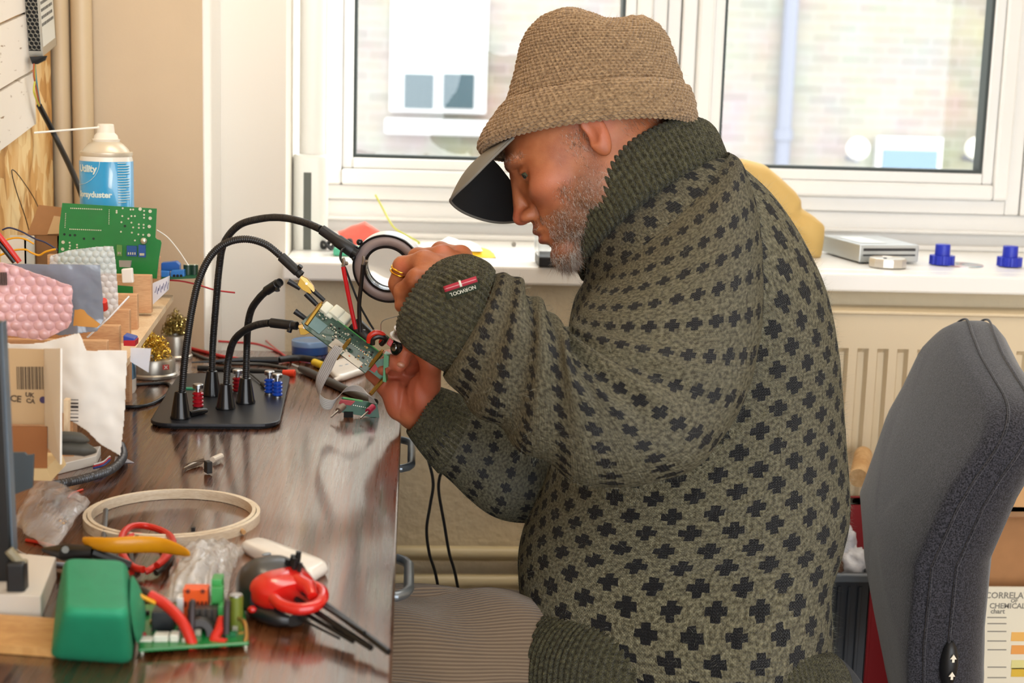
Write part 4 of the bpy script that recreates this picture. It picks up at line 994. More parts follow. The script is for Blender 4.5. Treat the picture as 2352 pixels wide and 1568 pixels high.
# tall white appliance
p=S(710,575); dv=empty('air_monitor',(p.x,p.y,SILL),'tall white appliance with a dark slot standing at the left end of the sill','appliance')
hz=PY(710,356,p.y).z-SILL; w_=(PY(752,560,p.y)-PY(672,560,p.y)).x
g=MB(); rr=rrect(w_,w_*.9,w_*.3,8); rows=[]
for z,k in ((0,.97),(.003,1),(hz-.006,1),(hz-.001,.96),(hz,.9),(hz-.004,.82),(hz-.006,0.0)): rows.append([Vector((p.x+x*k,p.y+.03+y*k,SILL+z)) for x,y in rr])
g.grid(rows,closed_u=True); g.add(rows[0],[tuple(range(len(rr)))]); g.build('housing',mat('appliance_white','#efeee8',.3),dv,ang=50)
g=MB(); yb=p.y+.03-w_*.45-.0006; xs=PY(706,450,yb).x; g.box(xs-.0065,xs+.0065,yb,yb+.004,SILL+.001,PY(706,396,yb).z); g.build('front_slot',mat('slot_grey','#5b5d55',.4),dv,smooth=False)
g=MB(); g.box(xs-.034,xs-.030,yb+.014,yb+.04,SILL+.01,SILL+hz-.02); g.build('side_vent',mat('slot_dark','#47463c',.5),dv,smooth=False)
g=MB(); c_t=Vector((p.x+.002,p.y+.030,0)); rt=(PY(745,300,p.y).x-PY(684,300,p.y).x)/2; g.lathe([(rt*.86,SILL+hz+.0005),(rt,SILL+hz+.0005),(rt,SILL+hz+.42),(rt*.86,SILL+hz+.42)],c_t,n=40,caps=False); o=g.build('paper_tube',mat('tube_white','#f2f0ea',.45)); tag(o,'tall white paper tube standing on top of the white appliance by the window','tube')
# red pouch, green tray, cables
def crumple(name,pts,y0,dep,m,lab,cat,seed=1,amp=.006,bev=0):
    """soft flat thing: outline pixels standing near depth y0, given thickness dep"""
    P_=[PY(x,y,y0) for x,y in pts]; n=len(P_); c=sum(P_,Vector())/n; rows=[]
    for k,d in ((0,-.5),(.55,-.52),(.9,-.42),(1,-.15),(1,.15),(.9,.42),(.55,.52),(0,.5)):
        row=[]
        for i,q in enumerate(P_):
            v=c.lerp(q,k); nz=mnoise.noise(Vector((v.x*60,v.z*60,seed+d)))*amp; row.append(v+Vector((0,dep*d+nz,nz*.3)))
        rows.append(row)
    g=MB(); g.grid(rows,closed_u=True); o=g.build(name,m,ang=60); 
    return tag(o,lab,cat) if cat else o
def dense(pts,n=4): return [(p[0],p[1]) for p in [ (a[0]+(b_[0]-a[0])*k/n,a[1]+(b_[1]-a[1])*k/n) for a,b_ in zip(pts,pts[1:]+pts[:1]) for k in range(n)]]
q=S(830,560); crumple('cloth_pouch',dense([(776,532),(838,509),(872,530),(872,562),(800,566),(785,552)]),q.y,.03,mat('pouch_red','#e06a5c',.8,bs=80,bstr=.4),'crumpled coral red pouch on the sill behind the magnifier arm','pouch',2)
q0,q1=S(765,588),S(860,577); g=MB(); g.box(q0.x,q1.x,q0.y,q0.y+.05,SILL,SILL+.013); o=g.build('plastic_tray',mat('tray_green','#4fb893',.4),smooth=False,bev=.003); tag(o,'small mint green plastic tray on the sill below the red pouch','tray')
g=MB()
for (x,y,r) in ((752,570,.010),(770,568,.012),(793,566,.011)):
    c=S(x,y+6)+Vector((0,0,.004)); g.tube([c+Vector((math.cos(a)*r,math.sin(a)*r*.8,.006+.006*math.sin(a*2))) for a in np.linspace(0,2*PI,20,endpoint=False)],.0028,8,closed=True)
o=g.build('cable_coil',M_blk); tag(o,'tangle of short black cable on the sill behind the green tray','cable')
# flowering-stem like yellow green wire
g=MB(); base=S(960,560); g.tube(spline([PY(862,447,base.y+.03),PY(880,480,base.y+.03),PY(893,505,base.y+.02),PY(908,525,base.y+.01),PY(935,541,base.y),PY(962,556,base.y),base],6),.0017,8); o=g.build('earth_wire',mat('wire_yellow_green','#b8bd4a',.4)); tag(o,'stiff yellow green wire rising from the sill above the magnifier','wire')
# white and yellow packet
q=S(1055,588); rows=[]; pk=empty('padded_packet',(q.x,q.y,SILL),'white packet with bright yellow underside lying on the sill above the hand','packet')
def sheet(x0,x1,y0,y1,z,th,seed,amp,nx=14,ny=8,tilt=0):
    top=[];bot=[]
    for j in range(ny+1):
        a=[];b_=[]
        for i in range(nx+1):
            u=i/nx;v=j/ny; x=x0+(x1-x0)*u;y=y0+(y1-y0)*v; e=math.sin(PI*u)**.4*math.sin(PI*v)**.4 if 0<u<1 and 0<v<1 else 0
            n_=mnoise.noise(Vector((x*40+seed,y*40,seed)))*amp
            a.append(Vector((x,y,z+th*e+max(n_*e,-th*.4)+tilt*u))); b_.append(Vector((x,y,z+tilt*u)))
        top.append(a);bot.append(b_)
    return top,bot
x0,x1=S(972,590).x,S(1138,590).x
t,bt=sheet(x0+.01,x1,q.y-.02,q.y+.055,SILL+.0005,.012,3,.008); g=MB(); g.grid(t); g.grid(bt); g.build('yellow_base',mat('yellow_foam','#f0c01c',.6),pk,ang=60)
t,bt=sheet(x0,x1-.022,q.y-.012,q.y+.06,SILL+.010,.014,5,.010); g=MB(); g.grid(t); g.grid(bt); g.build('white_cover',mat('packet_white','#f6f4ee',.5),pk,ang=60)
q=S(1180,566); o=blobby('plug_fragment',(q.x,q.y,SILL+.004),(.004,.003,.005),mat('fragment_grey','#8f8b84',.6),4); o.name='ear_plug'; tag(o,'tiny grey foam ear plug alone on the sill before the beard','plug')
# black open box with clear lid by the beard
q=S(1243,622); bxx=empty('parts_case',(q.x+.03,q.y+.04,SILL),'black parts case with a raised clear lid on the sill behind the beard','case')
g=MB(); g.box(q.x,q.x+.09,2.354,2.44,SILL+.0005,SILL+.017); g.build('case_base',M_blk,bxx,smooth=False,bev=.002)
g=MB(); g.box(q.x-.001,q.x+.089,2.44,2.443,SILL+.017,SILL+.055); g.box(q.x-.001,q.x+.001,2.36,2.443,SILL+.017,SILL+.055); g.build('clear_lid',clear_mat('lid_clear','#dfe9ee',.35,.1),bxx,smooth=False)
# sand coloured fabric bag behind the shoulder
bgY=S(1890,597).y; m_=mat('bag_sand','#c9a763',.75,bs=30,bstr=.2,bd=.002)
bp_=[(1620,598),(1640,470),(1655,400),(1668,362),(1720,367),(1766,379),(1800,408),(1836,441),(1850,462),(1853,482),(1880,499),(1906,522),(1904,560),(1899,598),(1860,603),(1740,603)]
P_=[PY(x,y,bgY+.01) for x,y in dense(bp_,3)]; n=len(P_)
def foldd(x,z):
    a=PY(1836,470,bgY); b_=PY(1700,500,bgY); r=PY(1905,522,bgY)
    t=(x-b_.x)*.35+(z-a.z); u=(x-a.x)*.8-(z-a.z)*.6
    return .016*math.exp(-(t/.007)**2)*(x<a.x+.01)-.014*math.exp(-((u-.02)/.010)**2)-.010*math.exp(-((t+.03)/.012)**2)
rows=[]
cc=sum(P_,Vector())/n
for k,dpt in ((0,-.034),(.2,-.034),(.4,-.033),(.55,-.032),(.7,-.030),(.85,-.025),(.95,-.015),(1,0),(1,.03),(.8,.06),(0,.065)):
    row=[]
    for q in P_:
        v=cc.lerp(q,k); row.append(Vector((v.x,v.y+dpt+(-foldd(v.x,v.z) if dpt<0 else 0)+mnoise.noise(Vector((v.x*30,v.z*30,2)))*.004,v.z)))
    rows.append(row)
g=MB(); g.grid(rows,closed_u=True); o=g.build('fabric_bag',m_,ang=50,sub=1); o.location=(0,.03,0); tag(o,'slumped sand coloured cloth bag on the sill behind the shoulder','bag')
# metal drive enclosure
c0,c1,c2=S(1973,606),S(2108,606),S(1935,566); g=MB(); ht=PY(1973,562,c0.y).z-SILL
X=(c1-c0); X.z=0; Yv=(c2-c0); Yv.z=0; Yv=Vector((-.02,.17,0))
vs=[c0,c1,c1+Yv,c0+Yv]; g.add([v+Vector((0,0,.003)) for v in vs]+[v+Vector((0,0,ht)) for v in vs],[(0,1,2,3),(4,5,6,7),(0,1,5,4),(1,2,6,5),(2,3,7,6),(3,0,4,7)])
o=g.build('drive_enclosure',mat('zinc_grey','#c3c8c9',.35,.6,bs=300,bstr=.1),smooth=False,bev=.0015); tag(o,'flat zinc grey metal drive enclosure on the sill right of the sand bag','drive')
g=MB(); e=c0.lerp(c1,.06)+Vector((0,-.0008,0)); f_=c0.lerp(c1,.94)+Vector((0,-.0008,0)); g.add([e+Vector((0,0,ht*.82)),f_+Vector((0,0,ht*.82)),f_+Vector((0,0,ht*.68)),e+Vector((0,0,ht*.68))],[(0,1,2,3)]); g.add([e+Vector((0,0,ht*.5)),f_+Vector((0,0,ht*.5)),f_+Vector((0,0,ht*.42)),e+Vector((0,0,ht*.42))],[(0,1,2,3)]); g.build('vent_slot',M_dsteel,o,smooth=False,solid=.001)
g=MB(); a,b_,c_,d_=[v+Vector((0,0,ht+.0006)) for v in vs]; 
def bil(u,v): return a.lerp(b_,u).lerp(d_.lerp(c_,u),v)
g.add([bil(.12,.15),bil(.55,.15),bil(.55,.8),bil(.12,.8)],[(0,1,2,3)]); g.build('paper_label',mat('label_offwhite','#e2e6e2',.6),o,smooth=False)
for i in range(2):
    q=c0.lerp(c1,.04+.13*i)+Vector((0,.004,.0015)); g=MB(); g.cbox(q,(.007,.007,.003)); g.build('rubber_foot',M_dsteel,o,smooth=False)
q=S(2043,616)+Vector((0,.012,0)); r_=(PY(2085,600,q.y)-PY(2001,600,q.y)).x/2; g=MB(); g.lathe([(r_*.94,0),(r_,.002),(r_,.013),(r_*.96,.016),(r_*.93,.0165),(r_*.90,.0150),(0,.0150)],(q.x,q.y,SILL+.0005),n=12); o=g.build('round_tin',mat('aluminium','#d6d3cc',.35,.7),ang=25); tag(o,'small round aluminium tin in front of the zinc drive enclosure','tin')
g=MB(); g.cyl((q.x-.006,q.y-.004,SILL+.0155),(q.x-.006,q.y-.004,SILL+.0172),.003,n=12); g.build('rivet',M_dsteel,o)
# blue caps and disc
def bluecap(px,py,lab):
    q=S(px,py)+Vector((0,.016,0)); g=MB(); R1=.0205; n=72; o0=Vector((q.x,q.y,SILL+.0016))
    g.prism([((R1+(.0012 if (k//3)%2 else -.0006))*math.cos(2*PI*k/n),(R1+(.0012 if (k//3)%2 else -.0006))*math.sin(2*PI*k/n)) for k in range(n)],0,.0155,Matrix.Translation(o0)); o=g.build('bottle_cap',M_bluecap,ang=30)
    g=MB(); g.lathe([(.0130,.0155),(.0128,.034),(.0118,.0350),(0,.0350)],o0,n=32); g.build('spout',M_bluecap,o); return tag(o,lab,'cap')
M_bluecap=mat('cap_blue_plastic','#1c2fb0',.4)
bluecap(2170,611,'ribbed royal blue bottle cap standing on the compact disc')
bluecap(2326,615,'ribbed royal blue bottle cap right of the compact disc, at the frame edge')
m,nt,b=new_mat('disc_rainbow'); setp(b,rough=.12,metal=.85); tc=N(nt,'ShaderNodeTexCoord'); gr=N(nt,'ShaderNodeTexGradient',gradient_type='RADIAL'); L(nt,tc.outputs['Object'],gr.inputs[0]); mm_=N(nt,'ShaderNodeMath',operation='MULTIPLY'); mm_.inputs[1].default_value=4; L(nt,gr.outputs[1],mm_.inputs[0]); fr_=N(nt,'ShaderNodeMath',operation='FRACT'); L(nt,mm_.outputs[0],fr_.inputs[0])
r_=N(nt,'ShaderNodeValToRGB'); e=r_.color_ramp.elements; e[0].color=srgb('#dfe4e6'); e[1].color=srgb('#dfe4e6'); q_=e.new(.4); q_.color=srgb('#9cc4de'); q_=e.new(.65); q_.color=srgb('#e6b3bd'); L(nt,fr_.outputs[0],r_.inputs[0]); L(nt,r_.outputs[0],b.inputs['Base Color'])
q=S(2208,609); g=MB(); g.lathe([(.0075,0),(.039,0),(.039,.0012),(.0075,.0012),(.0075,0)],(0,0,0),n=64); o=g.build('compact_disc',m,ang=30); o.location=(q.x,q.y+.005,SILL+.0003); tag(o,'shiny compact disc lying under the left blue cap on the sill','disc')
# ================================================================ BENCH TOP
m,nt,b=new_mat('walnut_laminate'); setp(b,rough=.3,coat=1.0,ior=1.6); b.inputs['Coat Roughness'].default_value=.13; b.inputs['Coat IOR'].default_value=1.75
tc=N(nt,'ShaderNodeTexCoord'); mp=N(nt,'ShaderNodeMapping'); mp.inputs['Scale'].default_value=(1,.022,1); L(nt,tc.outputs['Object'],mp.inputs[0])
def noi(sc,det,dist=0,rg=.6):
    n=N(nt,'ShaderNodeTexNoise'); n.inputs['Scale'].default_value=sc; n.inputs['Detail'].default_value=det; n.inputs['Distortion'].default_value=dist; n.inputs['Roughness'].default_value=rg; L(nt,mp.outputs[0],n.inputs['Vector']); return n
g1=noi(26,3,.0); g2=noi(250,4,.0,.7); g3=noi(420,2,0)
a_=N(nt,'ShaderNodeMath',operation='MULTIPLY_ADD'); L(nt,g2.outputs['Fac'],a_.inputs[0]); a_.inputs[1].default_value=.55; 
h_=N(nt,'ShaderNodeMath',operation='MULTIPLY'); h_.inputs[1].default_value=.5; L(nt,g1.outputs['Fac'],h_.inputs[0]); L(nt,h_.outputs[0],a_.inputs[2])
r_=N(nt,'ShaderNodeValToRGB'); e=r_.color_ramp.elements; e[0].position=.38; e[0].color=srgb('#2f170b'); e[1].position=.66; e[1].color=srgb('#774827'); q=e.new(.52); q.color=srgb('#542c12'); L(nt,a_.outputs[0],r_.inputs[0]); L(nt,r_.outputs[0],b.inputs['Base Color'])
rm=N(nt,'ShaderNodeMapRange'); rm.inputs[1].default_value=.35; rm.inputs[2].default_value=.65; rm.inputs[3].default_value=.18; rm.inputs[4].default_value=.42; L(nt,g2.outputs['Fac'],rm.inputs[0]); L(nt,rm.outputs[0],b.inputs['Roughness'])
rp_=N(nt,'ShaderNodeValToRGB'); rp_.color_ramp.elements[0].position=.44; rp_.color_ramp.elements[1].position=.56; L(nt,g2.outputs['Fac'],rp_.inputs[0])
bump(nt,b,rp_.outputs[0],.30,.0004); M_table=m
bench=empty('workbench',(-.3,1.6,0),'dark walnut laminate workbench running from the window wall towards the camera','workbench')
g=MB(); g.box(-.545,-.009,.62,2.335,.728,.75); g.build('bench_top',M_table,bench,smooth=False,bev=.0022)
M_legm=mat('leg_metal_black','#1c1c1e',.4,.6)
for x in (-.50,-.07):
    for y in (.70,2.26): g=MB(); g.box(x-.018,x+.018,y-.018,y+.018,0,.728); g.build('leg',M_legm,bench,smooth=False,bev=.003)
for y0,y1 in ((.718,2.242),): g=MB(); g.box(-.51,-.49,y0,y1,.69,.728); g.build('apron',M_legm,bench,smooth=False)
# grey pull handles under the front edge
M_hand=mat('handle_grey_metal','#7d858c',.3,.7)
for i_,(ya,yb_) in enumerate(((1012,1074),(1286,1366))):
    A=PZ(934,ya,.708); B=PZ(922,yb_,.708); x0=-.012; w=.0165 if i_==0 else .0150; z=.708
    P_=[Vector((x0-.012,A.y+.004,z)),Vector((x0+.004,A.y+.004,z)),Vector((x0+w*.75,A.y-.004,z)),Vector((x0+w,A.y-.016,z)),Vector((x0+w,B.y+.016,z)),Vector((x0+w*.75,B.y+.004,z)),Vector((x0+.004,B.y-.004,z)),Vector((x0-.012,B.y-.004,z))]
    g=MB(); g.tube(P_,.0050,12); o=g.build('side_handle',M_hand,ang=40)
    g=MB(); g.box(-.048,x0-.004,B.y-.01,A.y+.01,z-.007,.7275); g.build('mounting_plate',M_legm,o,smooth=False)
    tag(o,('far grey looped handle under the bench edge by the dark sleeve','near grey looped handle under the bench edge above the knee')[i_],'handle')
# cables hanging behind the bench edge
for pts,lab in ((((968,1010),(985,1060),(995,1110),(988,1160),(980,1215),(986,1270),(1004,1335)),'left of the two black cables hanging below the dark sleeve'),(((1022,1060),(1010,1095),(1008,1130),(1020,1200),(1032,1270),(1049,1335)),'right of the two black cables hanging below the dark sleeve')):
    P_=[PY(x,y,2.05) for x,y in pts]; P_=[P_[0]+Vector((-.03,0,.12)),P_[0]+Vector((-.012,0,.05))]+P_+[P_[-1]+Vector((.02,0,-.12)),P_[-1]+Vector((.05,0,-.38))]
    g=MB(); g.tube(spline(P_,8),.0022,8); o=g.build('hanging_cable',M_blk); tag(o,lab,'cable')
# ================================================================ LEFT WALL CORNER
M_galv=mat('galvanised','#b9b6ab',.35,.8); M_dark=mat('dark_inside','#0e0d0c',.8)
# power supply
Xp=-.520; A=PX(97,129,Xp); B=PX(128,104,Xp); ax=(B-A).normalized(); up_=Vector((0,-ax.z,ax.y)); 
psu=empty('power_supply',(-.541,A.y,A.z),'caged metal power supply with honeycomb vents screwed to the white planks','power supply')
FR=Matrix((Vector((1,0,0)),ax,up_)).transposed().to_4x4(); FR.translation=A   # local x out of wall(+), y along wall, z up
Ld=(B-A).length
g=MB(); g.box(-.0175,-.001,.001,Ld,.0,.20,0,FR); g.build('cage_body',M_dark,psu,smooth=False)
g=MB(); 
# honeycomb face: strips between hexagons made of short bars
hx=.0062
for r_ in range(16):
    for c_ in range(3):
        cx=-.0165+(c_+.5*(r_%2))*hx*1.0; cz=.012+r_*hx*.87
        for k in range(6):
            a=math.radians(60*k+30); a2_=math.radians(60*k+90); R0=hx*.57
            p,q=[FR@Vector((max(-.019,min(0,cx+R0*math.cos(t))),.0004,cz+R0*math.sin(t))) for t in (a,a2_)]
            if (p-q).length>.001: g.tube([p,q],.0007,4)
g.box(-.019,0,-.0004,.0012,0,.007,0,FR); g.box(-.0012,.0,-.0004,.0012,.0,.2,0,FR); g.box(-.019,-.018,-.0004,.0012,.0,.2,0,FR)
g.build('vent_mesh',M_galv,psu,smooth=False,weld=False)
g=MB(); g.box(0,.0012,0,Ld,0,.2,0,FR); g.box(-.019,.0012,Ld-.001,Ld,0,.2,0,FR); g.build('side_cover',M_galv,psu,smooth=False)
g=MB(); g.box(.0012,.0015,.004,Ld-.006,.012,.19,0,FR); lb=g.build('rating_label',mat('label_silver','#d8d8cf',.5),psu,smooth=False)
for k in range(9):
    z=.040+.010*k; y=.006
    while y<Ld-.012:
        w_=random.uniform(.004,.010); g=MB(); g.box(.0015,.0017,y,min(y+w_,Ld-.009),z,z+.0042,0,FR); g.build('print_block',mat('print_dark','#4b4b48',.6),lb,smooth=False); y+=w_+.002
g=MB(); g.box(-.012,-.002,.004,.012,.045,.075,0,FR); g.build('coil',mat('copper','#c9733f',.35,.8),psu,smooth=False)
A2=PX(82,146,-.527); g=MB(); P_=[PX(68,130,-.532),PX(108,128,-.515),PX(104,138,-.515),PX(86,147,-.522),PX(74,147,-.530)]
g.add(P_+[p+Vector((-.004,.02,0)) for p in P_],[(0,1,2,3,4),(9,8,7,6,5)]+[(i,(i+1)%5,5+(i+1)%5,5+i) for i in range(5)]); g.build('terminal_cover',M_blk,psu,smooth=False)
# mains flex: three cores into a black sheath
flex=empty('mains_cable',PX(90,243,-.53),'black sheathed cable with blue, brown and green cores falling from the power supply','cable')
for c,pts in (('#4f8f9e',((80,146),(83,180),(88,215),(93,245))),('#a5532f',((78,146),(78,175),(84,205),(91,243))),('#c2b93c',((79,147),(80,185),(78,212),(90,243)))):
    g=MB(); g.tube(spline([PX(x,y,-.527) for x,y in pts],6),.0013,7); g.build('core',mat('core_'+c[1:],c,.4),flex)
g=MB(); A=PX(90,242,-.528); B=PX(130,320,-.515); D=PY(190,455,2.13); g.tube(spline([A,B,D,D+Vector((.015,.05,-.12)),Vector((-.42,2.25,.76))],8),.0040,12); g.build('sheath',M_blk,flex)
# thin wires against the board
for pts,lab in ((((75,565),(60,505),(38,440),(27,396),(33,392),(52,415),(78,455),(98,500)),'thin dark loop of wire sticking up against the bare chipboard'),):
    g=MB(); g.tube(spline([PX(x,y,-.535) for x,y in pts],6),.0007,6); o=g.build('thin_wire',mat('wire_dark','#3a2f28',.5)); tag(o,lab,'wire')
# ---------------- spray duster
YC=2.0; c=PY(246,470,YC); Rc=(PY(307,420,YC)-PY(185,420,YC)).x/2; zt_=PY(246,352,YC).z
can=empty('spray_can',(c.x,YC,TZ),'blue and white air duster can with a thin straw behind the upright green board','can')
M_canw=mat('can_white','#ece4d6',.3,coat=.4); M_canb=mat('can_blue_print','#0f8fc4',.28,coat=.5)
H_=zt_-TZ; o0=(c.x,YC,TZ)
g=MB(); g.lathe([(Rc*.95,0),(Rc,.004),(Rc,H_-.018),(Rc*.985,H_-.008),(Rc*.95,H_-.003)],o0,n=56); g.build('body',M_canw,can)
zl=PY(246,372,YC-Rc).z-TZ; 
g=MB(); g.lathe([(Rc*1.004,.02),(Rc*1.004,zl)],o0,n=72,caps=False); g.build('blue_label',M_canb,can,ang=90,solid=.0002)
g=MB(); g.lathe([(Rc*.95,H_-.004),(Rc*.985,H_-.0015),(Rc*.985,H_+.002),(Rc*.93,H_+.003),(Rc*.90,H_+.001),(Rc*.82,H_+.006),(Rc*.66,H_+.012),(Rc*.50,H_+.0155),(Rc*.44,H_+.016),(0,H_+.016)],o0,n=56); g.build('dome',mat('can_dome','#d9cdb6',.35,.3),can)
g=MB(); g.lathe([(Rc*.50,H_+.0155),(Rc*.53,H_+.0185),(Rc*.46,H_+.019),(Rc*.43,H_+.0235),(Rc*.33,H_+.027),(Rc*.30,H_+.0375),(Rc*.27,H_+.0385),(0,H_+.0385)],o0,n=40); noz=g.build('nozzle',mat('nozzle_ivory','#f0e6d4',.4),can)
st=PY(78,305,YC-.03); en=PY(233,292,YC-.005); g=MB(); g.tube([st,en],.0014,10); g.build('straw',mat('straw_white','#efe9df',.35),noz)
g=MB(); g.tube([en+(st-en)*.06,en-(st-en)*.02,PY(243,291,YC)],[.0022,.0026,.003],12); g.build('straw_socket',mat('nozzle_ivory','#f0e6d4',.4),noz)
def wrap(name,s,size,px,py,m_,parent,bold=0,align=0):
    cu=bpy.data.curves.new(name,'FONT'); cu.body=s; cu.size=size; cu.extrude=.0001; cu.resolution_u=3; cu.offset=bold; cu.align_y='CENTER'
    t_=bpy.data.objects.new('t',cu); C.objects.link(t_); dg=bpy.context.evaluated_depsgraph_get(); me=bpy.data.meshes.new_from_object(t_.evaluated_get(dg)); bpy.data.objects.remove(t_)
    # subdivide long triangles is unnecessary at this size; bend around the can
    xs=(px-246)/61.0; a0=math.asin(max(-1,min(1,xs))); z0=PY(px,py,YC-Rc).z
    for v in me.vertices:
        a=a0+v.co.x/Rc; r_=Rc*1.012+v.co.z; v.co=Vector((c.x+r_*math.sin(a),YC-r_*math.cos(a),z0+v.co.y))
    me.materials.clear(); me.materials.append(m_); o=bpy.data.objects.new(name,me); C.objects.link(o); o.parent=parent; o.matrix_parent_inverse=Matrix.Translation(-parent_loc(parent)); return o
M_lett=mat('lettering_pale','#dfe6da',.5)
wrap('lettering','Utility',.0125,193,388,M_lett,can,.0004); wrap('lettering','AF',.005,217,384,M_lett,can); wrap('lettering','Sprayduster',.0105,192,447,M_lett,can,.0004)
g=MB(); P_=[]
for i in range(25):
    t=i/24*PI/2; x=186+57*math.sin(t)*1.0; y=371+55*math.cos(t) ; x=186+57*math.cos(PI/2-t); 
    xs=(x-246)/61; a=math.asin(max(-.99,min(.99,xs))); P_.append(Vector((c.x+Rc*1.009*math.sin(a),YC-Rc*1.009*math.cos(a),PY(x,y,YC-Rc).z)))
g.tube(P_,.0003,5); g.build('swoosh_line',M_lett,can)
for k in range(16):
    y=376+6*k; g=MB(); P_=[]
    for i in range(7):
        x=281+i*(3.6 if k%5 else 2.6); a=math.asin(min(.985,(x-246)/61)); P_.append(Vector((c.x+Rc*1.009*math.sin(a),YC-Rc*1.009*math.cos(a),PY(281,y,YC-Rc).z)))
    g.tube(P_,.00045,4); g.build('small_print',M_lett,can)
# ---------------- wooden rack with slots
M_pine=wood_mat('pine_slat','#c08a5e','#dcae80',(2,12,12),5,.55); M_pinel=wood_mat('pine_light','#d9b78c','#f0d9b6',(6,6,2),5,.55)
stn=[(367,590,1.955,.052),(347,632,1.86,.048),(315,676,1.79,.048),(297,712,1.725,.045),(274,748,1.66,.042),(246,783,1.60,.036)]
rack=empty('wooden_rack',(PY(300,790,1.7).x,1.75,TZ),'stepped pine rack holding circuit boards in its slots','rack')
tops=[PY(x,y,Y) for x,y,Y,h in stn]
for (x,y,Y,h),t in zip(stn,tops):
    g=MB(); g.box(t.x-.145,t.x,Y,Y+.011,t.z-h,t.z); g.build('slat',M_pine,rack,smooth=False,bev=.001)
lo=tops[-1]+Vector((.012,-.03,-.044)); hi=tops[0]+Vector((.012,.03,-.062)); d=(hi-lo); 
g=MB(); vs=[lo,lo+Vector((-.15,0,0)),hi+Vector((-.15,0,0)),hi]; g.add([v for v in vs]+[v+Vector((0,0,.008)) for v in vs],[(0,1,2,3),(7,6,5,4),(0,4,5,1),(1,5,6,2),(2,6,7,3),(3,7,4,0)]); g.build('base_board',M_pinel,rack,smooth=False)
for f_ in (.1,.9):
    p=lo.lerp(hi,f_); g=MB(); g.box(p.x-.14,p.x-.05,p.y-.01,p.y+.01,TZ,p.z+.002); g.build('foot_block',M_pine,rack,smooth=False)
# ---------------- upright green board
def vplate(pts,Y,th,dY=None):
    """prism standing in the plane y=Y; pts are pixels"""
    P_=[PY(x,y,Y) for x,y in pts]; n=len(P_); g=MB(); g.add(P_+[p+Vector((0,th,0)) for p in P_],[tuple(range(n)),tuple(range(2*n-1,n-1,-1))]+[(i,(i+1)%n,n+(i+1)%n,n+i) for i in range(n)]); return g
M_pcb=mat('pcb_green','#0c7a35',.35,coat=.3,var=.06,vs=40); M_pad=mat('solder_pad','#d6d9c4',.3,.8); M_hole=mat('via_dark','#0b2a18',.6); M_pcbd=mat('pcb_dark','#0e5a33',.35,coat=.3)
pcb=empty('circuit_board',PY(250,590,1.935),'large bare green circuit board standing upright in the rack in front of the can','circuit board')
YP=1.935
g=vplate([(143,466),(360,479),(357,545),(360,549),(369,552),(371,558),(364,600),(360,640),(133,620),(136,520)],YP,.0016); g.build('board',M_pcb,pcb,smooth=False)
pads=MB()
def pad(mb,x,y,r=.0011,Y=YP): p=PY(x,y,Y-.0002); mb.cyl(p,p+Vector((0,-.0005,0)),r,n=10)
for i in range(17): pad(pads,163+i*4.4,478+i*.17,.0008); 
for i in range(17): pad(pads,161+i*4.4,526+i*.17,.0008)
for i in range(9): pad(pads,251-i*.1,482+i*4,.0006)
for i in range(9): pad(pads,151-i*.2,490+i*4,.0006)
pads.build('pin_row',M_pad,pcb)
pads=MB()
for x,y in ((282,478),(281,496),(279,510),(300,481),(306,481),(302,496),(310,496),(302,511),(306,522),(278,532),(303,534),(310,552),(268,484),(268,488),(295,502),(331,484),(331,493),(331,500),(319,515),(330,516),(319,523),(330,523),(318,538),(329,539),(160,557),(161,564),(160,570),(177,562),(177,568)): pad(pads,x,y,.0012)
for x,y in ((345,485),(345,501),(343,520),(342,540),(145,556),(144,572),(322,480)): pad(pads,x,y,.0022)
pads.build('solder_pads',M_pad,pcb)
pads=MB()
for x,y in ((161,540),(172,540),(193,548),(215,548),(287,519),(148,538)): pad(pads,x,y,.0016)
pads.build('mounting_holes',M_hole,pcb)
for x0,y0,x1,y1,c in ((291,564,314,588,'#1d4f8c'),(318,562,334,590,'#20529a'),(268,562,280,587,'#5f8f45')):
    g=vplate([(x0,y0),(x1,y0+1),(x1,y1+1),(x0,y1)],YP-.004,.004); o=g.build('module',mat('module_'+c[1:],c,.4),pcb,smooth=False)
    g=MB()
    for k in range(4): q=PY(x0+4+k*(x1-x0-8)/3,y1-6,YP-.0045); g.cbox(q,(.0014,.001,.003))
    g.build('pins',M_pad,o,smooth=False)
q=PY(330,553,YP-.004); g=MB(); g.ball(q,(.0045,.003,.0045),10); g.build('solder_blob',M_pad,pcb)
# small board and parts in the next slot
sb=empty('circuit_board',PY(288,690,1.80),'small green board with a white connector held in a middle slot of the rack','circuit board')
g=vplate([(270,655),(305,658),(306,690),(270,688)],1.845,.0016); g.build('board',M_pcb,sb,smooth=False)
g=vplate([(278,618),(303,616),(306,650),(280,650)],1.835,.009); g.build('connector',mat('connector_white','#eeeae2',.4),sb,smooth=False,bev=.0015)
g=vplate([(273,598),(301,599),(299,614),(274,613)],1.842,.006); g.build('header_socket',mat('nickel','#a5a39b',.3,.7),sb,smooth=False)
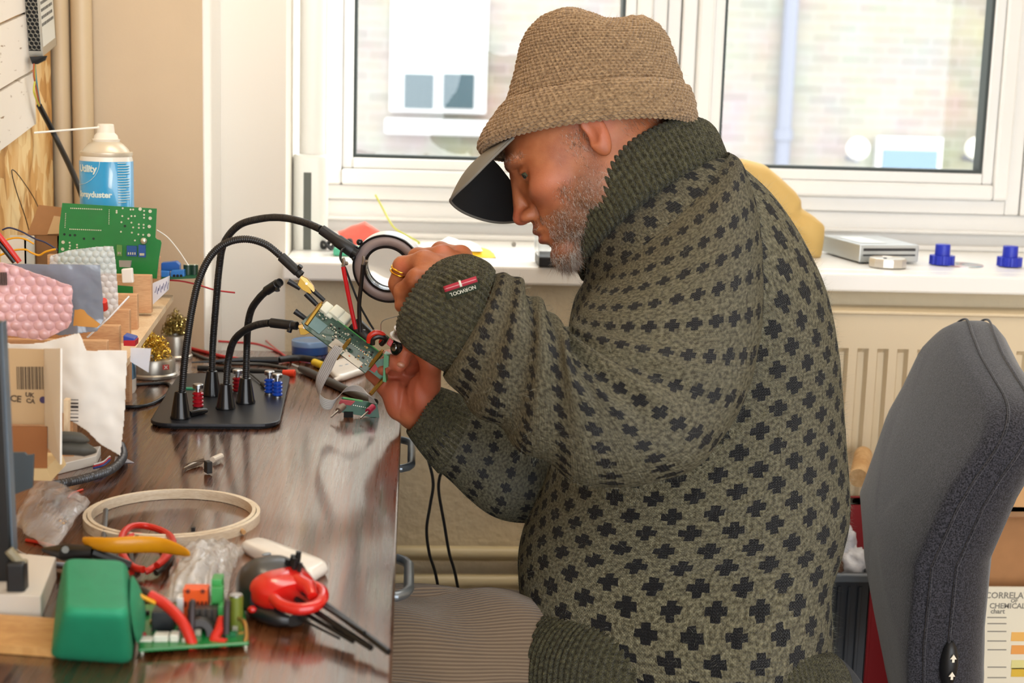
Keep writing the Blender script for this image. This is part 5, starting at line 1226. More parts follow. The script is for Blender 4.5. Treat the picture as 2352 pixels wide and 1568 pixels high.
# relay board at the far right of the rack
rb=empty('relay_board',PY(410,638,1.98),'blue relay with screw terminals and two capacitors on a thin board beyond the rack','circuit board')
g=vplate([(345,637),(455,634),(457,639),(345,643)],1.965,.05); g.build('board',M_pcbd,rb,smooth=False)
g=vplate([(370,604),(404,601),(412,608),(412,622),(370,622)],1.985,.016); g.build('relay',mat('relay_blue','#1f5fb0',.35),rb,smooth=False,bev=.001)
g=vplate([(366,622),(388,624),(390,640),(366,640)],1.968,.012); g.build('screw_terminal',mat('terminal_blue','#2b78c6',.35),rb,smooth=False,bev=.001)
g=vplate([(392,622),(422,620),(424,640),(392,641)],1.966,.014); t_=g.build('screw_terminal',mat('terminal_blue','#2b78c6',.35),rb,smooth=False,bev=.001)
g=MB()
for x in (400,408,416): q=PY(x,633,1.9655); g.cyl(q,q+Vector((0,-.001,0)),.0018,n=10)
g.build('wire_hole',M_dark,t_)
for x,r in ((432,.006),(447,.005)):
    q=PY(x,638,1.985); t_=PY(x,608,1.985); g=MB(); g.cyl(q,Vector((q.x,q.y,t_.z)),r,n=20); cp=g.build('capacitor',mat('cap_dark_green','#23402f',.35),rb); g=MB(); g.cyl((q.x,q.y,t_.z),(q.x,q.y,t_.z+.0008),r*.9,n=20); g.build('cap_top',M_pad,cp)
for nm,col,pts,Y,r,lab in (('white_wire','#e9e4dc',((360,528),(385,545),(410,575),(432,608)),1.96,.0008,'thin white wire arching from the upright board to the capacitors'),
  ('red_wire','#b3242b',((386,643),(420,646),(455,654),(495,666),(540,672)),1.97,.0011,'red wire leaving the relay board behind the flexible arms'),
  ('yellow_wire','#e8a51c',((0,557),(20,549),(40,546),(60,550),(78,560)),1.78,.0011,'upper yellow wire curling at the left edge above the bags'),
  ('yellow_wire','#e8a51c',((0,586),(30,575),(58,573),(72,580),(90,586),(105,578),(128,572)),1.77,.0012,'lower wavy yellow wire at the left edge above the bags'),
  ('dark_wire','#2a2b4a',((5,528),(22,523),(50,532),(80,548),(105,557),(132,574)),1.79,.0010,'dark blue wire running down to the upright board from the left edge')):
    g=MB(); g.tube(spline([PY(x,y,Y) for x,y in pts],6),r,8); o=g.build(nm,mat('w_'+col[1:],col,.4)); tag(o,lab,'wire')
for col,pts,lab,nm in (('#d52a1e',((-12,528),(15,562),(45,602)),'thick red test lead entering at the left edge above the pink bag','test_lead'),('#161413',((-12,548),(8,570),(34,602)),'thick black test lead entering at the left edge beside the red one','test_lead')):
    g=MB(); g.tube(spline([PY(x,y,1.66) for x,y in pts],6),.0030,10); o=g.build(nm,mat('l_'+col[1:],col,.35)); tag(o,lab,'cable')
# cartons behind
def carton(px0,py0,px1,py1,Y,dep,m_,lab,name='cardboard_box',open_=True,to=TZ):
    a=PY(px0,py0,Y); c_=PY(px1,py1,Y); g=MB(); x0,x1=a.x,c_.x; z1=a.z; z0=to; t=.002
    if open_:
        g.box(x0,x1,Y,Y+t,z0,z1); g.box(x0,x1,Y+dep-t,Y+dep,z0,z1); g.box(x0,x0+t,Y,Y+dep,z0,z1); g.box(x1-t,x1,Y,Y+dep,z0,z1); g.box(x0,x1,Y,Y+dep,z0,z0+t)
    else: g.box(x0,x1,Y,Y+dep,z0,z1)
    o=g.build(name,m_,smooth=False,weld=False); return tag(o,lab,'box')
o=carton(62,540,136,600,2.06,.10,M_card,'taller brown carton behind the upright green board'); a=PY(62,540,2.06); c_=PY(136,540,2.06)
g=MB(); w_=c_.x-a.x; g.add([a,c_,c_+Vector((.0,.02,.036)),a+Vector((.012,.02,.040))],[(0,1,2,3)]); g.build('flap',M_card,o,smooth=False,solid=.002)
g=MB(); g.add([a+Vector((.028,-.002,.002)),c_+Vector((.0,-.002,.002)),c_+Vector((.0,.012,.024)),a+Vector((.034,.012,.026))],[(0,1,2,3)]); g.build('inner_flap',mat('kraft_light','#cba676',.8),o,smooth=False,solid=.0015)
q=PY(100,488,2.10); 
o=carton(-10,548,60,600,2.0,.05,mat('carton_white','#e9e0d0',.7),'low white carton at the left edge behind the yellow wires')
# ---------------- bags on the rack
def bubble(name,pts,Y,m_,lab,sp=.0085,amp=.0022,seed=0,lean=0.0,parent=None,cat='bag',th=.004,nx=150):
    """padded sheet standing in a vertical plane with raised bubbles; outline by pixels"""
    P_=[PY(x,y,Y) for x,y in pts]; xs=[p.x for p in P_]; zs=[p.z for p in P_]; x0,x1,z0,z1=min(xs),max(xs),min(zs),max(zs)
    poly=[(p.x,p.z) for p in P_]
    def inside(x,z):
        c=False; j=len(poly)-1
        for i in range(len(poly)):
            xi,zi=poly[i]; xj,zj=poly[j]
            if (zi>z)!=(zj>z) and x<(xj-xi)*(z-zi)/(zj-zi)+xi: c=not c
            j=i
        return c
    nz_=int(nx*(z1-z0)/(x1-x0))+2; idx={}; vs=[];fs=[]
    def hgt(x,z):
        if not amp: return 0
        r=round(z/(sp*.87)); cx=(x/sp-.5*(r%2)); c=round(cx); dx=(cx-c)*sp; dz=z-r*sp*.87; d=math.hypot(dx,dz)/(sp*.42)
        return amp*math.sqrt(max(0,1-d*d)) if d<1 else 0
    for j in range(nz_):
        for i in range(nx+1):
            x=x0+(x1-x0)*i/nx; z=z0+(z1-z0)*j/nz_
            if inside(x,z):
                wv=mnoise.noise(Vector((x*22,z*22,seed)))*.006+mnoise.noise(Vector((x*70,z*70,seed)))*.0018
                idx[(i,j)]=len(vs); vs.append((x,Y-th/2-hgt(x,z)+wv+lean*(z-z0),z))
    for (i,j) in idx:
        if all(k in idx for k in ((i+1,j),(i+1,j+1),(i,j+1))): fs.append((idx[(i,j)],idx[(i+1,j)],idx[(i+1,j+1)],idx[(i,j+1)]))
    g=MB(); g.add(vs,fs); o=g.build(name,m_,parent,ang=90); q_=o.modifiers.new('smooth','SMOOTH'); q_.factor=.5; q_.iterations=4; q_=o.modifiers.new('solid','SOLIDIFY'); q_.thickness=.0009
    if cat: tag(o,lab,cat)
    return o
M_bub=clear_mat('bubble_clear','#eef0f0',.52,.12,160,.3,.001); M_pink=clear_mat('bubble_pink','#f3c3c6',.74,.18,150,.25,.001); M_anti=clear_mat('antistatic_film','#8d97a6',.82,.14,35,.6,.004)
bubble('bubble_wrap',[(120,584),(170,570),(225,563),(267,562),(272,610),(274,705),(240,740),(150,700),(112,640)],1.60,M_bub,'clear bubble wrap bag standing between the green board and the silver bag',.0075,.0018,3,-.10)
bubble('antistatic_bag',[(20,600),(240,602),(240,735),(226,760),(140,770),(20,740)],1.545,M_anti,'shiny grey antistatic bag with parts inside standing behind the pink bag',.01,0,7,-.15)
o=vplate([(172,705),(193,712),(200,722),(230,745),(222,752),(168,748)],1.54,.003).build('orange_part',mat('amber_card','#d89a4a',.5),smooth=False); o.name='paper_tag'; tag(o,'amber coloured tag showing below the antistatic bag','tag')
o=vplate([(170,655),(196,650),(192,668),(172,672)],1.536,.002).build('sticker',mat('sticker_brown','#6a3c36',.5),smooth=False); tag(o,'small brown sticker on the antistatic bag','sticker')
q=PY(246,700,1.555); g=MB(); g.cyl((q.x-.005,1.56,q.z-.004),(q.x-.003,1.552,q.z+.005),.005,.0038,n=16); o=g.build('red_cap',mat('cap_red','#e0382c',.35)); o.name='marker_cap'; tag(o,'bright red cap poking out beside the antistatic bag','cap')
pk_=bubble('bubble_bag',[(-25,596),(20,600),(60,612),(120,632),(173,652),(172,700),(168,735),(160,752),(100,782),(60,775),(-25,760)],1.50,M_pink,'pink antistatic bubble bag lying over the left edge of the rack',.0105,.0021,11,-.12,nx=150)
for k in range(8):
    y=632+k*0; p=PY(-3+k*2.6,640,1.488); g=MB(); g.cbox((p.x,1.488-.001,p.z-.004*0),(.0006+.0004*(k%2),.0004,.013)); g.build('barcode_bar',mat('ink_black','#26201e',.6),pk_,smooth=False)
g=MB(); g.tube([PY(297,680,1.60),PY(250,730,1.59),PY(200,775,1.58)],.0011,8); o=g.build('glass_straw',clear_mat('rod_clear','#f3f3f2',.6,.05)); o.name='clear_rod'; tag(o,'thin clear rod leaning diagonally across the front of the rack','rod')
# ---------------- white envelope and open carton with barcode
M_env=mat('envelope_white','#ece6dc',.6,bs=18,bstr=.5,bd=.006)
env=bubble('padded_envelope',[(-25,768),(40,783),(100,782),(190,757),(197,770),(206,797),(300,798),(296,870),(290,960),(279,1048),(232,1020),(200,985),(160,960),(140,940),(138,830),(-25,800)],1.42,M_env,'large creased white plastic envelope leaning against the carton with a barcode',.01,0,17,-.10)
g=vplate([(300,798),(347,800),(341,855),(299,830)],1.43,.0008); g.build('clear_flap',clear_mat('flap_clear','#dfe0e8',.6,.2),env,smooth=False)
for k in range(7):
    w_=(.0008,.0016,.0024,.001,.0006,.0012,.0008)[k]; p=PY(183,906+k*8.0,1.412-.0015*k*0); g=MB(); g.cbox((p.x,1.388,p.z),(.0080,.0004,w_)); g.build('barcode_bar',mat('ink_black','#26201e',.6),env,smooth=False)
M_kraft=mat('kraft_tan','#c2a278',.75,bs=200,bstr=.1); M_flapw=mat('card_white','#f0ece3',.6)
bxn=empty('cardboard_box',PY(55,1060,1.36),'open tan carton printed with a barcode and approval marks at the left edge','box')
YB=1.37
g=vplate([(-30,799),(103,802),(105,975),(-30,972)],YB,.0016); g.build('back_panel',M_kraft,bxn,smooth=False)
g=vplate([(-30,978),(108,980),(108,1078),(-30,1074)],YB-.012,.0016); g.build('front_panel',mat('kraft_brown','#9c6438',.8),bxn,smooth=False)
a=PY(103,800,YB); b_=PY(105,1020,YB); c_=PY(141,800,YB-.04); d_=PY(140,1066,YB-.05); g=MB(); g.add([a,c_,d_,b_],[(0,1,2,3)]); g.build('white_flap',M_flapw,bxn,smooth=False,solid=.0016)
g=vplate([(-30,1074),(106,1076),(118,1104),(-30,1100)],YB-.014,.06); g.build('bottom_edge',mat('kraft_pale','#d8bd8c',.8),bxn,smooth=False)
rb_=random.Random(4); x=38
while x<100:
    w_=rb_.choice([1.2,2.2,3.4]); p=PY(x,842,YB-.0006); q=PY(x,894,YB-.0006); g=MB(); g.box(p.x,p.x+w_*.0004,YB-.0008,YB-.0003,q.z,p.z); g.build('barcode_bar',mat('ink_brown','#5a4632',.7),bxn,smooth=False); x+=w_+rb_.choice([1.6,2.8])
for s_,x,y,sz in (('CE',36,916,.0085),('UK',68,907,.0058),('CA',70,921,.0058)):
    p=PY(x,y,YB-.0006); text('approval_mark',s_,sz,Matrix.Translation((p.x,YB-.0006,p.z))@rot('X',90)@rot('Z',-6),mat('ink_brown','#5a4632',.7),bxn,bold=.0002)
p=PY(99,918,YB-.0006); g=MB(); g.cyl((p.x,YB-.0009,p.z),(p.x,YB-.0003,p.z),.0032,n=16); g.build('round_mark',mat('ink_violet','#3a2c52',.6),bxn)
g=vplate([(146,918),(157,919),(155,1000),(146,1000)],1.372,.01); o=g.build('wood_offcut',M_pinel,smooth=False); tag(o,'narrow pale wood offcut standing between carton and envelope','wood')
for pts,r,lab,nm in ((((128,1003),(170,1004),(205,1012)),.0052,'upper dark olive tool sleeve lying behind the white box','tool_sleeve'),(((130,1028),(180,1030),(222,1036)),.0065,'lower dark olive tool sleeve lying behind the white box','tool_sleeve')):
    g=MB(); P_=spline([PY(x,y,1.345) for x,y in pts],6); n=len(P_); g.tube(P_,[r*(1 if i<n-4 else (n-i)/5) for i in range(n)],14); o=g.build(nm,mat('sleeve_olive','#45423a',.6)); tag(o,lab,'tool')
a,b_,c_,d_=PZ(133,1090),PZ(222,1068),PZ(232,1045),PZ(140,1058); g=MB(); hh_=.011; g.add([a,b_,c_,d_]+[v+Vector((0,0,hh_)) for v in (a,b_,c_,d_)],[(0,1,2,3),(7,6,5,4),(0,4,5,1),(1,5,6,2),(2,6,7,3),(3,7,4,0)]); o=g.build('white_box',mat('box_white','#e9e4da',.5),smooth=False,bev=.001); o.name='small_carton'; tag(o,'flat white box under the dark sleeves beside the corrugated cable','box')
g=MB()
for k,c__ in enumerate(('#2c3f8a','#b52c3e','#e6e6e6','#2c3f8a')): pass
for k,c__ in enumerate(('#2c3f8a','#b52c3e','#dddddd')):
    g=MB(); g.tube(spline([PZ(215,1075-k*4,.757),PZ(238,1068-k*4,.757),PZ(252,1056-k*4,.757)],6),.0012,6); o=g.build('ribbon_strand',mat('strand_'+c__[1:],c__,.4)); tag(o,('blue','red','white')[k]+' strand of the short ribbon bundle beside the small white box','wire')
# corrugated conduit
def corrugated(P_,r,pitch=.0024,amp=.12,n=14):
    P_=[Vector(p) for p in P_]; out=[];rs=[]; acc=0
    for a,b__ in zip(P_,P_[1:]):
        Ln=(b__-a).length; k=max(1,int(Ln/(pitch/4)))
        for i in range(k):
            out.append(a.lerp(b__,i/k)); rs.append(r*(1+amp*math.sin(2*PI*(acc+Ln*i/k)/pitch)))
        acc+=Ln
    return out,rs
M_gn=mat('gooseneck_black','#1b1b1c',.38); M_con=mat('conduit_grey','#5a5c60',.35,.5)
P_=spline([PZ(106,1116,.757),PZ(150,1108,.757),PZ(200,1097,.757),PZ(255,1078,.757),PZ(282,1050,.757),PZ(278,1022,.757)],14); pp,rs=corrugated(P_[8:],.0044)
g=MB(); g.tube(pp,rs,12); g.tube(P_[:10],.0048,12); o=g.build('gooseneck_arm',M_con,ang=60); tag(o,'loose dark corrugated arm curving round the small white box','cable')
# black-sided panel at the very left edge and grey sleeve
g=vplate([(-60,740),(2,740),(27,1270),(20,1390),(-60,1400)],1.16,.012); 
o=g.build('monitor_edge',mat('panel_black','#131517',.3),smooth=False,bev=.002); tag(o,'black screen edge cut off by the left side of the photo','screen')
g=vplate([(2,740),(5,740),(31,1270),(27,1270)],1.159,.013); g.build('bezel',mat('bezel_blue_grey','#5f6e7c',.3),o,smooth=False)
g=vplate([(28,1040),(55,1040),(62,1046),(77,1044),(74,1120),(36,1134),(30,1130)],1.27,.004); o=g.build('grey_bracket',mat('bracket_slate','#47525a',.5),smooth=False); o.name='plastic_bracket'; tag(o,'slate grey moulded plastic bracket leaning at the left edge','bracket')

g=vplate([(349,652),(386,636),(384,668),(350,700)],1.90,.014); o=g.build('white_card_box',mat('box_lilac_white','#e8e6ec',.6),smooth=False); o.name='card_box'; tag(o,'little white card box with violet scribble at the right end of the rack','box')
for k,(x,y) in enumerate(((356,672),(364,668),(372,664),(379,660))):
    g=MB(); a=PY(x,y,1.8995); g.tube([a,a+Vector((.002,0,.008)),a+Vector((.003,0,-.002)),a+Vector((.0045,0,.006))],.0004,4); g.build('scribble',mat('ink_violet2','#8b86ad',.7),o)
# ================================================================ SOLDERING STATION: plate with flexible arms
def T(x,y,dz=0.0): return PZ(x,y,TZ+dz)
hh=empty('helping_hands',(-.24,1.95,TZ),'black magnetic base plate with four flexible arms holding the circuit board','soldering stand')
g=MB(); P_=rrect(.158,.325,.028,8); M_pl=mat('plate_powder_black','#2a2c31',.38,.3,bs=500,bstr=.1,bd=.0003)
BM=Matrix.Translation((-.2435,1.948,TZ+.0025))@rot('Z',2.2)
g.prism(P_,0,.0045,BM); g.build('base_plate',M_pl,hh,bev=.0012,smooth=False)
g=MB(); g.prism(rrect(.148,.315,.026,6),-.0025,0,BM); g.build('rubber_pad',mat('rubber_black','#0f0f10',.8),hh,smooth=False)
PT=.0071
arms=[ # base px, path px (after the cone), depth of the last point
 ((415,960),[(418,900),(424,830),(433,760),(443,700),(458,640),(484,588),(520,558),(565,549),(610,561),(645,588)],1.80,(692,632)),
 ((487,908),[(487,852),(489,790),(496,700),(503,620),(514,560),(548,518),(600,502),(650,500),(700,511),(738,527)],1.775,None),
 ((518,938),[(520,882),(524,830),(536,785),(560,760),(590,746),(622,741)],1.80,(682,748)),
 ((564,925),[(565,868),(567,800),(569,750),(577,712),(594,686),(612,668)],1.83,(643,648))]
ends=[]
for k,(bp_,path,Ye,tip) in enumerate(arms):
    b0=PZ(*bp_,TZ+PT); k0=path[0]; hz=PY(k0[0],k0[1],b0.y).z-b0.z
    g=MB(); g.lathe([(.0125,0),(.0128,.0015),(.0118,.004),(.0072,hz),(.006,hz+.0008)],b0,n=28); mb_=g.build('magnet_foot',M_blkg,hh)
    n=len(path); pts=[b0+Vector((0,0,hz-.002))]
    for i,(x,y) in enumerate(path): pts.append(PY(x,y,b0.y+(Ye-b0.y)*max(0,(i-1)/(n-1))))
    sp_=spline(pts,14); pp,rs=corrugated(sp_,.0044,.0026,.10)
    g=MB(); g.tube(pp,rs,12); arm_=g.build('flexible_arm',M_gn,hh,ang=80)
    if tip:
        e=PY(tip[0],tip[1],Ye-.006); a=pts[-1]; d=(e-a).normalized(); Ln=(e-a).length
        x_,y_,z_=basis(d); g=MB(); g.lathe([(.0046,0),(.0060,.001),(.0060,Ln*.82),(.0052,Ln*.84),(.0052,Ln),(.0042,Ln),(.0040,Ln-.002),(0,Ln-.002)],a,d,n=20); sl=g.build('arm_sleeve',M_blk,arm_)
        g=MB(); s_=a+d*Ln*.78; sd=Vector((.25,-.6,-.7)) if k else Vector((.6,-.3,.6)); sd=(sd-d*sd.dot(d)).normalized(); g.cyl(s_+sd*.004,s_+sd*.009,.0032,n=12); g.build('thumb_screw',M_blkg,arm_)
        ends.append((e,d))
# crocodile clips
M_brass=mat('brass','#c9a063',.28,.9); M_brassd=mat('brass_dark','#a8843a',.35,.9)
def croc(P0,P1,Yc,hnd,jaw1,jaw2,lab,par):
    """P0,P1 ends of the brass body in pixels; hnd handle line; jaws lines"""
    a=PY(P0[0],P0[1],Yc); b_=PY(P1[0],P1[1],Yc); d=(b_-a); Ln=d.length; n_=Vector((0,-1,0)); M=frame(a,d,n_)
    root=empty('crocodile_clip',a,lab,'clip') if par is None else None
    g=MB(); w=.0068
    g.prism([(0,w*.25),(Ln*.30,w*.62),(Ln*.78,w*.50),(Ln,w*.18),(Ln,-w*.18),(Ln*.72,-w*.15),(Ln*.5,-w*.15),(Ln*.25,-w*.1),(0,-w*.25)],-.0035,-.0025,M); g.prism([(0,w*.25),(Ln*.30,w*.62),(Ln*.78,w*.50),(Ln,w*.18),(Ln,-w*.18),(0,-w*.25)],.0025,.0035,M); g.prism([(0,w*.25),(Ln*.30,w*.62),(Ln*.78,w*.5),(Ln,w*.18),(Ln,w*.1),(Ln*.78,w*.42),(Ln*.3,w*.54),(0,w*.16)],-.0035,.0035,M)
    c=g.build('upper_plate',M_brass,par,smooth=False)
    g=MB(); g.prism([(Ln*.02,-w*.25),(Ln*.2,-w*1.5),(Ln*.55,-w*1.45),(Ln*.98,-w*.9),(Ln*.98,-w*.45),(Ln*.55,-w*.1),(Ln*.3,-w*.1)],-.0028,.0028,M); g.build('lower_plate',M_brassd,c,smooth=False,bev=.0004)
    g=MB(); g.cyl(M@Vector((Ln*.45,-w*.1,-.0042)),M@Vector((Ln*.45,-w*.1,.0042)),.0015,n=12); g.build('pivot_pin',M_steel,c)
    for (p,q),r in ((hnd,.0036),(jaw1,.0030),(jaw2,.0034)):
        g=MB(); A=PY(p[0],p[1],Yc); B=PY(q[0],q[1],Yc); g.tube([A,B],[r,r*.85],10); g.build('rubber_boot',M_blk,c)
    return c
croc((692,634),(722,668),1.790,((662,645),(690,662)),((716,664),(745,690)),((702,674),(728,700)),'',hh)
croc((686,748),(716,752),1.790,((677,714),(702,732)),((716,736),(748,748)),((712,756),(750,771)),'',hh)
# ---------------- magnifier with ring light
LC=PY(890,617,1.765); ax_=Vector((-.20,-.95,-.20)).normalized(); bx_=basis(ax_)
mg=empty('ring_magnifier',LC,'round ring-light magnifier with grey diffuser, its lens beside the ringed finger','magnifier')
Ro=.0425;Ri=.0268
g=MB(); g.lathe([(Ro-.0006,-.002),(Ro,.0),(Ro,-.016),(Ro-.003,-.019),(Ri+.002,-.019),(Ri,-.016)],LC,ax_,n=72,caps=False); g.build('housing',mat('magnifier_white','#e9ebef',.3),mg)
g=MB(); g.lathe([(Ro-.0022,.0),(Ro-.0022,.0018),(Ro+.0002,.0018),(Ro+.0002,-.001)],LC,ax_,n=72,caps=False); g.lathe([(Ri+.0024,.0002),(Ri+.0024,.0022),(Ri-.0006,.0022),(Ri-.0006,-.010),(Ri+.0024,-.010)],LC,ax_,n=72,caps=False); g.build('black_bezel',M_blkg,mg,weld=False)
g=MB(); g.lathe([(Ri+.0024,.0006),(Ro-.0022,.0006)],LC,ax_,n=72,caps=False); g.build('light_diffuser',mat('diffuser_mauve','#a08f8a',.45),mg,solid=.0006)
m,nt,b=new_mat('lens_glass'); setp(b,rough=.0,trans=1.0,ior=1.30,spec=.4); b.inputs['Base Color'].default_value=(.97,.99,1,1)
g=MB(); R0=Ri-.0006; g.lathe([(R0,-.004),(R0*.75,-.0033),(R0*.45,-.0028),(0.0,-.0025)],LC,ax_,n=64,caps=False); g.lathe([(R0,-.006),(R0*.75,-.0067),(R0*.45,-.0072),(0,-.0075)],LC,ax_,n=64,caps=False); g.lathe([(R0,-.004),(R0,-.006)],LC,ax_,n=64,caps=False)
g.build('lens',m,mg,ang=60)
a=PY(737,526,1.775); b_=PY(815,580,1.765); d=(b_-a).normalized(); Ln=(b_-a).length
g=MB(); g.lathe([(.0046,0),(.0062,.001),(.0066,Ln*.45),(.0078,Ln*.5),(.0080,Ln*.97),(.0070,Ln)],a,d,n=20); hd=g.build('handle',M_blk,mg)
g=MB(); g.lathe([(.0084,Ln*.96),(.0084,Ln+.003)],a,d,n=16); g.ball(PY(826,556,1.762),(.004,.004,.004),10); g.ball(PY(812,590,1.762),(.003,.004,.005),10); g.build('hinge_knob',M_blkg,hd)
g=MB(); g.tube(spline([PY(792,570,1.76),PY(785,575,1.755),PY(782,592,1.75),PY(788,604,1.745)],6),.0016,8); g.build('power_lead',M_blk,mg)
# ---------------- the circuit board assembly in the clips
YB_=1.775
as_=empty('circuit_board',PY(805,790,YB_),'populated green circuit board held slanting in the brass clips above the bench','circuit board')
# board plane: along u from upper left to lower right, v down the visible underside
A=PY(732,702,YB_+.012); B=PY(880,814,YB_-.012); Cc=PY(738,757,YB_+.030-.028); 
u_=(B-A); v_=(PY(742,762,YB_-.014)-A); Lu=u_.length; Lv=v_.length; un=u_.normalized(); vn=(v_-un*v_.dot(un)).normalized(); nn=un.cross(vn)
if nn.y<0: nn=-nn      # points away from the camera: component side
BM2=Matrix((un,vn,nn)).transposed().to_4x4(); BM2.translation=A
def Bp(u,v,w=0): return A+u_*u+vn*(v*Lv)+nn*w
g=MB(); g.prism([(0,0),(Lu,0),(Lu,Lv*.98),(Lu*.86,Lv*.98),(Lu*.10,Lv*1.02),(0,Lv*.9)],0,.0016,BM2)
brd=g.build('board',mat('pcb_grey_green','#3a5549',.35,coat=.3,var=.3,vs=260),as_,smooth=False)
g=MB(); g.prism([(-.0003,-.0006),(Lu,-.0006),(Lu,.0008),(-.0003,.0008)],-.0002,.0019,BM2); g.build('board_edge',mat('edge_bright_green','#4fae58',.35),brd,smooth=False)
rb_=random.Random(12)
def comps(u0,u1,v0,v1,n,cols,h=.0012,mn=.0009,mx=.003,side=-1,nm='chip'):
    for i in range(n):
        uu=rb_.uniform(u0,u1)*Lu; vv=rb_.uniform(v0,v1)*Lv; a_=rb_.uniform(mn,mx); b__=rb_.uniform(mn,mx)*.8; c_=rb_.choice(cols); g=MB()
        z0,z1=(-h*rb_.uniform(.5,1.4),0) if side<0 else (.0016,.0016+h*rb_.uniform(.5,1.4))
        g.box(uu-a_/2,uu+a_/2,vv-b__/2,vv+b__/2,z0,z1,0,BM2); g.build(nm,mat('c_'+c_[1:],c_,.35,.3 if c_ in('#c9c2ad','#d8d4c4') else 0),brd,smooth=False)
comps(.28,.62,.08,.9,34,['#2a201a','#c9c2ad','#6b5a46','#171512','#d8d4c4'])
comps(.62,.96,.15,.9,26,['#2a201a','#c9c2ad','#b99a5e','#171512','#c8643c'])
comps(.04,.26,.05,.35,14,['#c9c2ad','#d8d4c4','#24463a'],mx=.0022)
g=MB(); g.box(Lu*.05,Lu*.26,Lv*.42,Lv*.88,-.0006,0,0,BM2); g.build('metal_shield',mat('shield_blue_grey','#6d8a8c',.35,.4),brd,smooth=False)
g=MB(); g.box(Lu*.44,Lu*.62,Lv*.62,Lv*1.0,-.0007,0,0,BM2); g.box(Lu*.64,Lu*.9,Lv*.75,Lv*1.0,-.0006,0,0,BM2); g.build('silver_connector',mat('connector_silver','#b6b0a2',.35,.6),brd,smooth=False)
g=MB(); 
for i in range(22): g.box(Lu*(.30+.029*i),Lu*(.30+.029*i)+.0009,Lv*.40,Lv*.44,-.0010,0,0,BM2)
g.build('pin_row',M_pad,brd,smooth=False)
# component side: white connectors, black can, modules
M_cw=mat('connector_milk','#e8ead8',.35)
for (x,y,s) in ((747,712,.0062),(757,722,.0058),(771,722,.0075),(787,735,.0072)):
    g=MB(); c=PY(x,y,YB_+.012); g.prism(rrect(s*2,s*2.1,s*.4,3),-.008,.008,frame(c,un,(-vn)) ); cn=g.build('white_connector',M_cw,as_,smooth=False,bev=.0008)
    for j in range(3):
        g=MB(); g.ball(c-vn*.009+un*(s*(j-1)*.7),(.0022,.0022,.0022),8); g.build('peg',M_cw,cn)
a=PY(812,744,YB_+.012); b_=PY(855,785,YB_+.004); g=MB(); g.cyl(a,b_,.0105,n=28); cp=g.build('electrolytic_capacitor',mat('capacitor_black','#1a1b1c',.3),as_)
g=MB(); q=(b_-a).normalized(); s_=Vector((.35,-.9,.35)); s_=(s_-q*s_.dot(q)).normalized(); 
for t in (.25,.5,.75): g.cbox(a.lerp(b_,t)+s_*.0104,(.003,.0006,.0012))
g.build('print_mark',mat('mark_silver','#a7aaa6',.4),cp,smooth=False)
g=MB(); g.cyl(a-q*.0006,a,.0098,n=24); g.build('can_end',M_steel,cp)
for c_,off in (('#d6321f',0),('#161514',7)):
    g=MB(); g.tube(spline([PY(848+off,786+off*.6,YB_-.008),PY(850+off,772+off*.8,YB_-.010),PY(864+off,764+off*1.1,YB_-.010),PY(880+off*.6,770+off*1.1,YB_-.008),PY(876,786+off*.5,YB_)],6),.0036,10); g.build('wire_loop',mat('w_'+c_[1:],c_,.3),as_)
g=vplate([(879,762),(895,775),(886,790),(870,778)],YB_,.003); g.build('green_riser',mat('pcb_olive','#49693f',.4),as_,smooth=False)
g=vplate([(895,776),(904,784),(897,797),(888,790)],YB_-.02,.004); g.build('red_connector',mat('connector_red','#c01f22',.3),as_,smooth=False,bev=.0006)
# second board, edge on
g=MB(); P_=[PY(882,812,YB_-.02),PY(893,818,YB_-.02),PY(892,842,YB_-.02),PY(884,846,YB_-.02),PY(887,878,YB_-.02),PY(879,876,YB_-.02)]
g.add(P_+[p+Vector((.002,.02,0)) for p in P_],[tuple(range(6)),tuple(range(11,5,-1))]+[(i,(i+1)%6,6+(i+1)%6,6+i) for i in range(6)]); g.build('edge_board',M_pcb,as_,smooth=False)
g=vplate([(866,828),(883,822),(883,868),(873,871),(845,849),(850,838)],YB_-.012,.0014); l2=g.build('lower_board',M_pcbd,as_,smooth=False)
g=vplate([(850,838),(860,832),(868,846),(860,856),(848,848)],YB_-.0128,.0006); g.build('red_patch',mat('patch_red','#c0342b',.5),l2,smooth=False)
for a,b_ in (((737,698),(703,746)),((802,782),(772,824)),((876,808),(846,846)),((880,872),(851,905))):
    p,q=PY(a[0],a[1],YB_-.016),PY(b_[0],b_[1],YB_-.030); g=MB(); g.tube([p,q],.0026,6); so=g.build('brass_standoff',M_brassd,as_,ang=20)
    g=MB(); d=(q-p).normalized(); g.cyl(p-d*.003,p,.0016,n=10); g.build('screw_tip',M_brass,so)
# test leads clipped to the board
for c_,pts,lab in (('#c4161c',((788,612),(796,655),(806,705),(817,755)),'flat red test lead standing up from the board in front of the magnifier'),('#15110f',((834,608),(830,650),(825,700),(827,762)),'black test lead standing up from the board across the magnifier ring')):
    ld=empty('test_lead',PY(*pts[-1],1.755),lab,'cable'); P_=spline([PY(x,y,1.745+.006*(i/3)) for i,(x,y) in enumerate(pts)],8)
    g=MB(); g.tube(P_,.0026,10); g.build('insulation',mat('l_'+c_[1:],c_,.3),ld)
    t=P_[0]; g=MB(); g.tube([t,t+Vector((.0012,0,.004)),t+Vector((.0005,0,.0105))],[.0022,.0026,.0014],9); g.ball(t+Vector((.004,-.001,.004)),(.0022,.0022,.0026),8); g.build('solder_tip',mat('solder_grey','#8c8379',.3,.8),ld)
g=MB(); g.tube(spline([PY(792,612,1.752),PY(806,650,1.756),PY(826,700,1.76),PY(845,735,1.765),PY(858,756,1.768)],8),.0013,8); o=g.build('sensor_cable',M_blk); tag(o,'thin black cable running behind the red and black leads to the capacitor','cable')
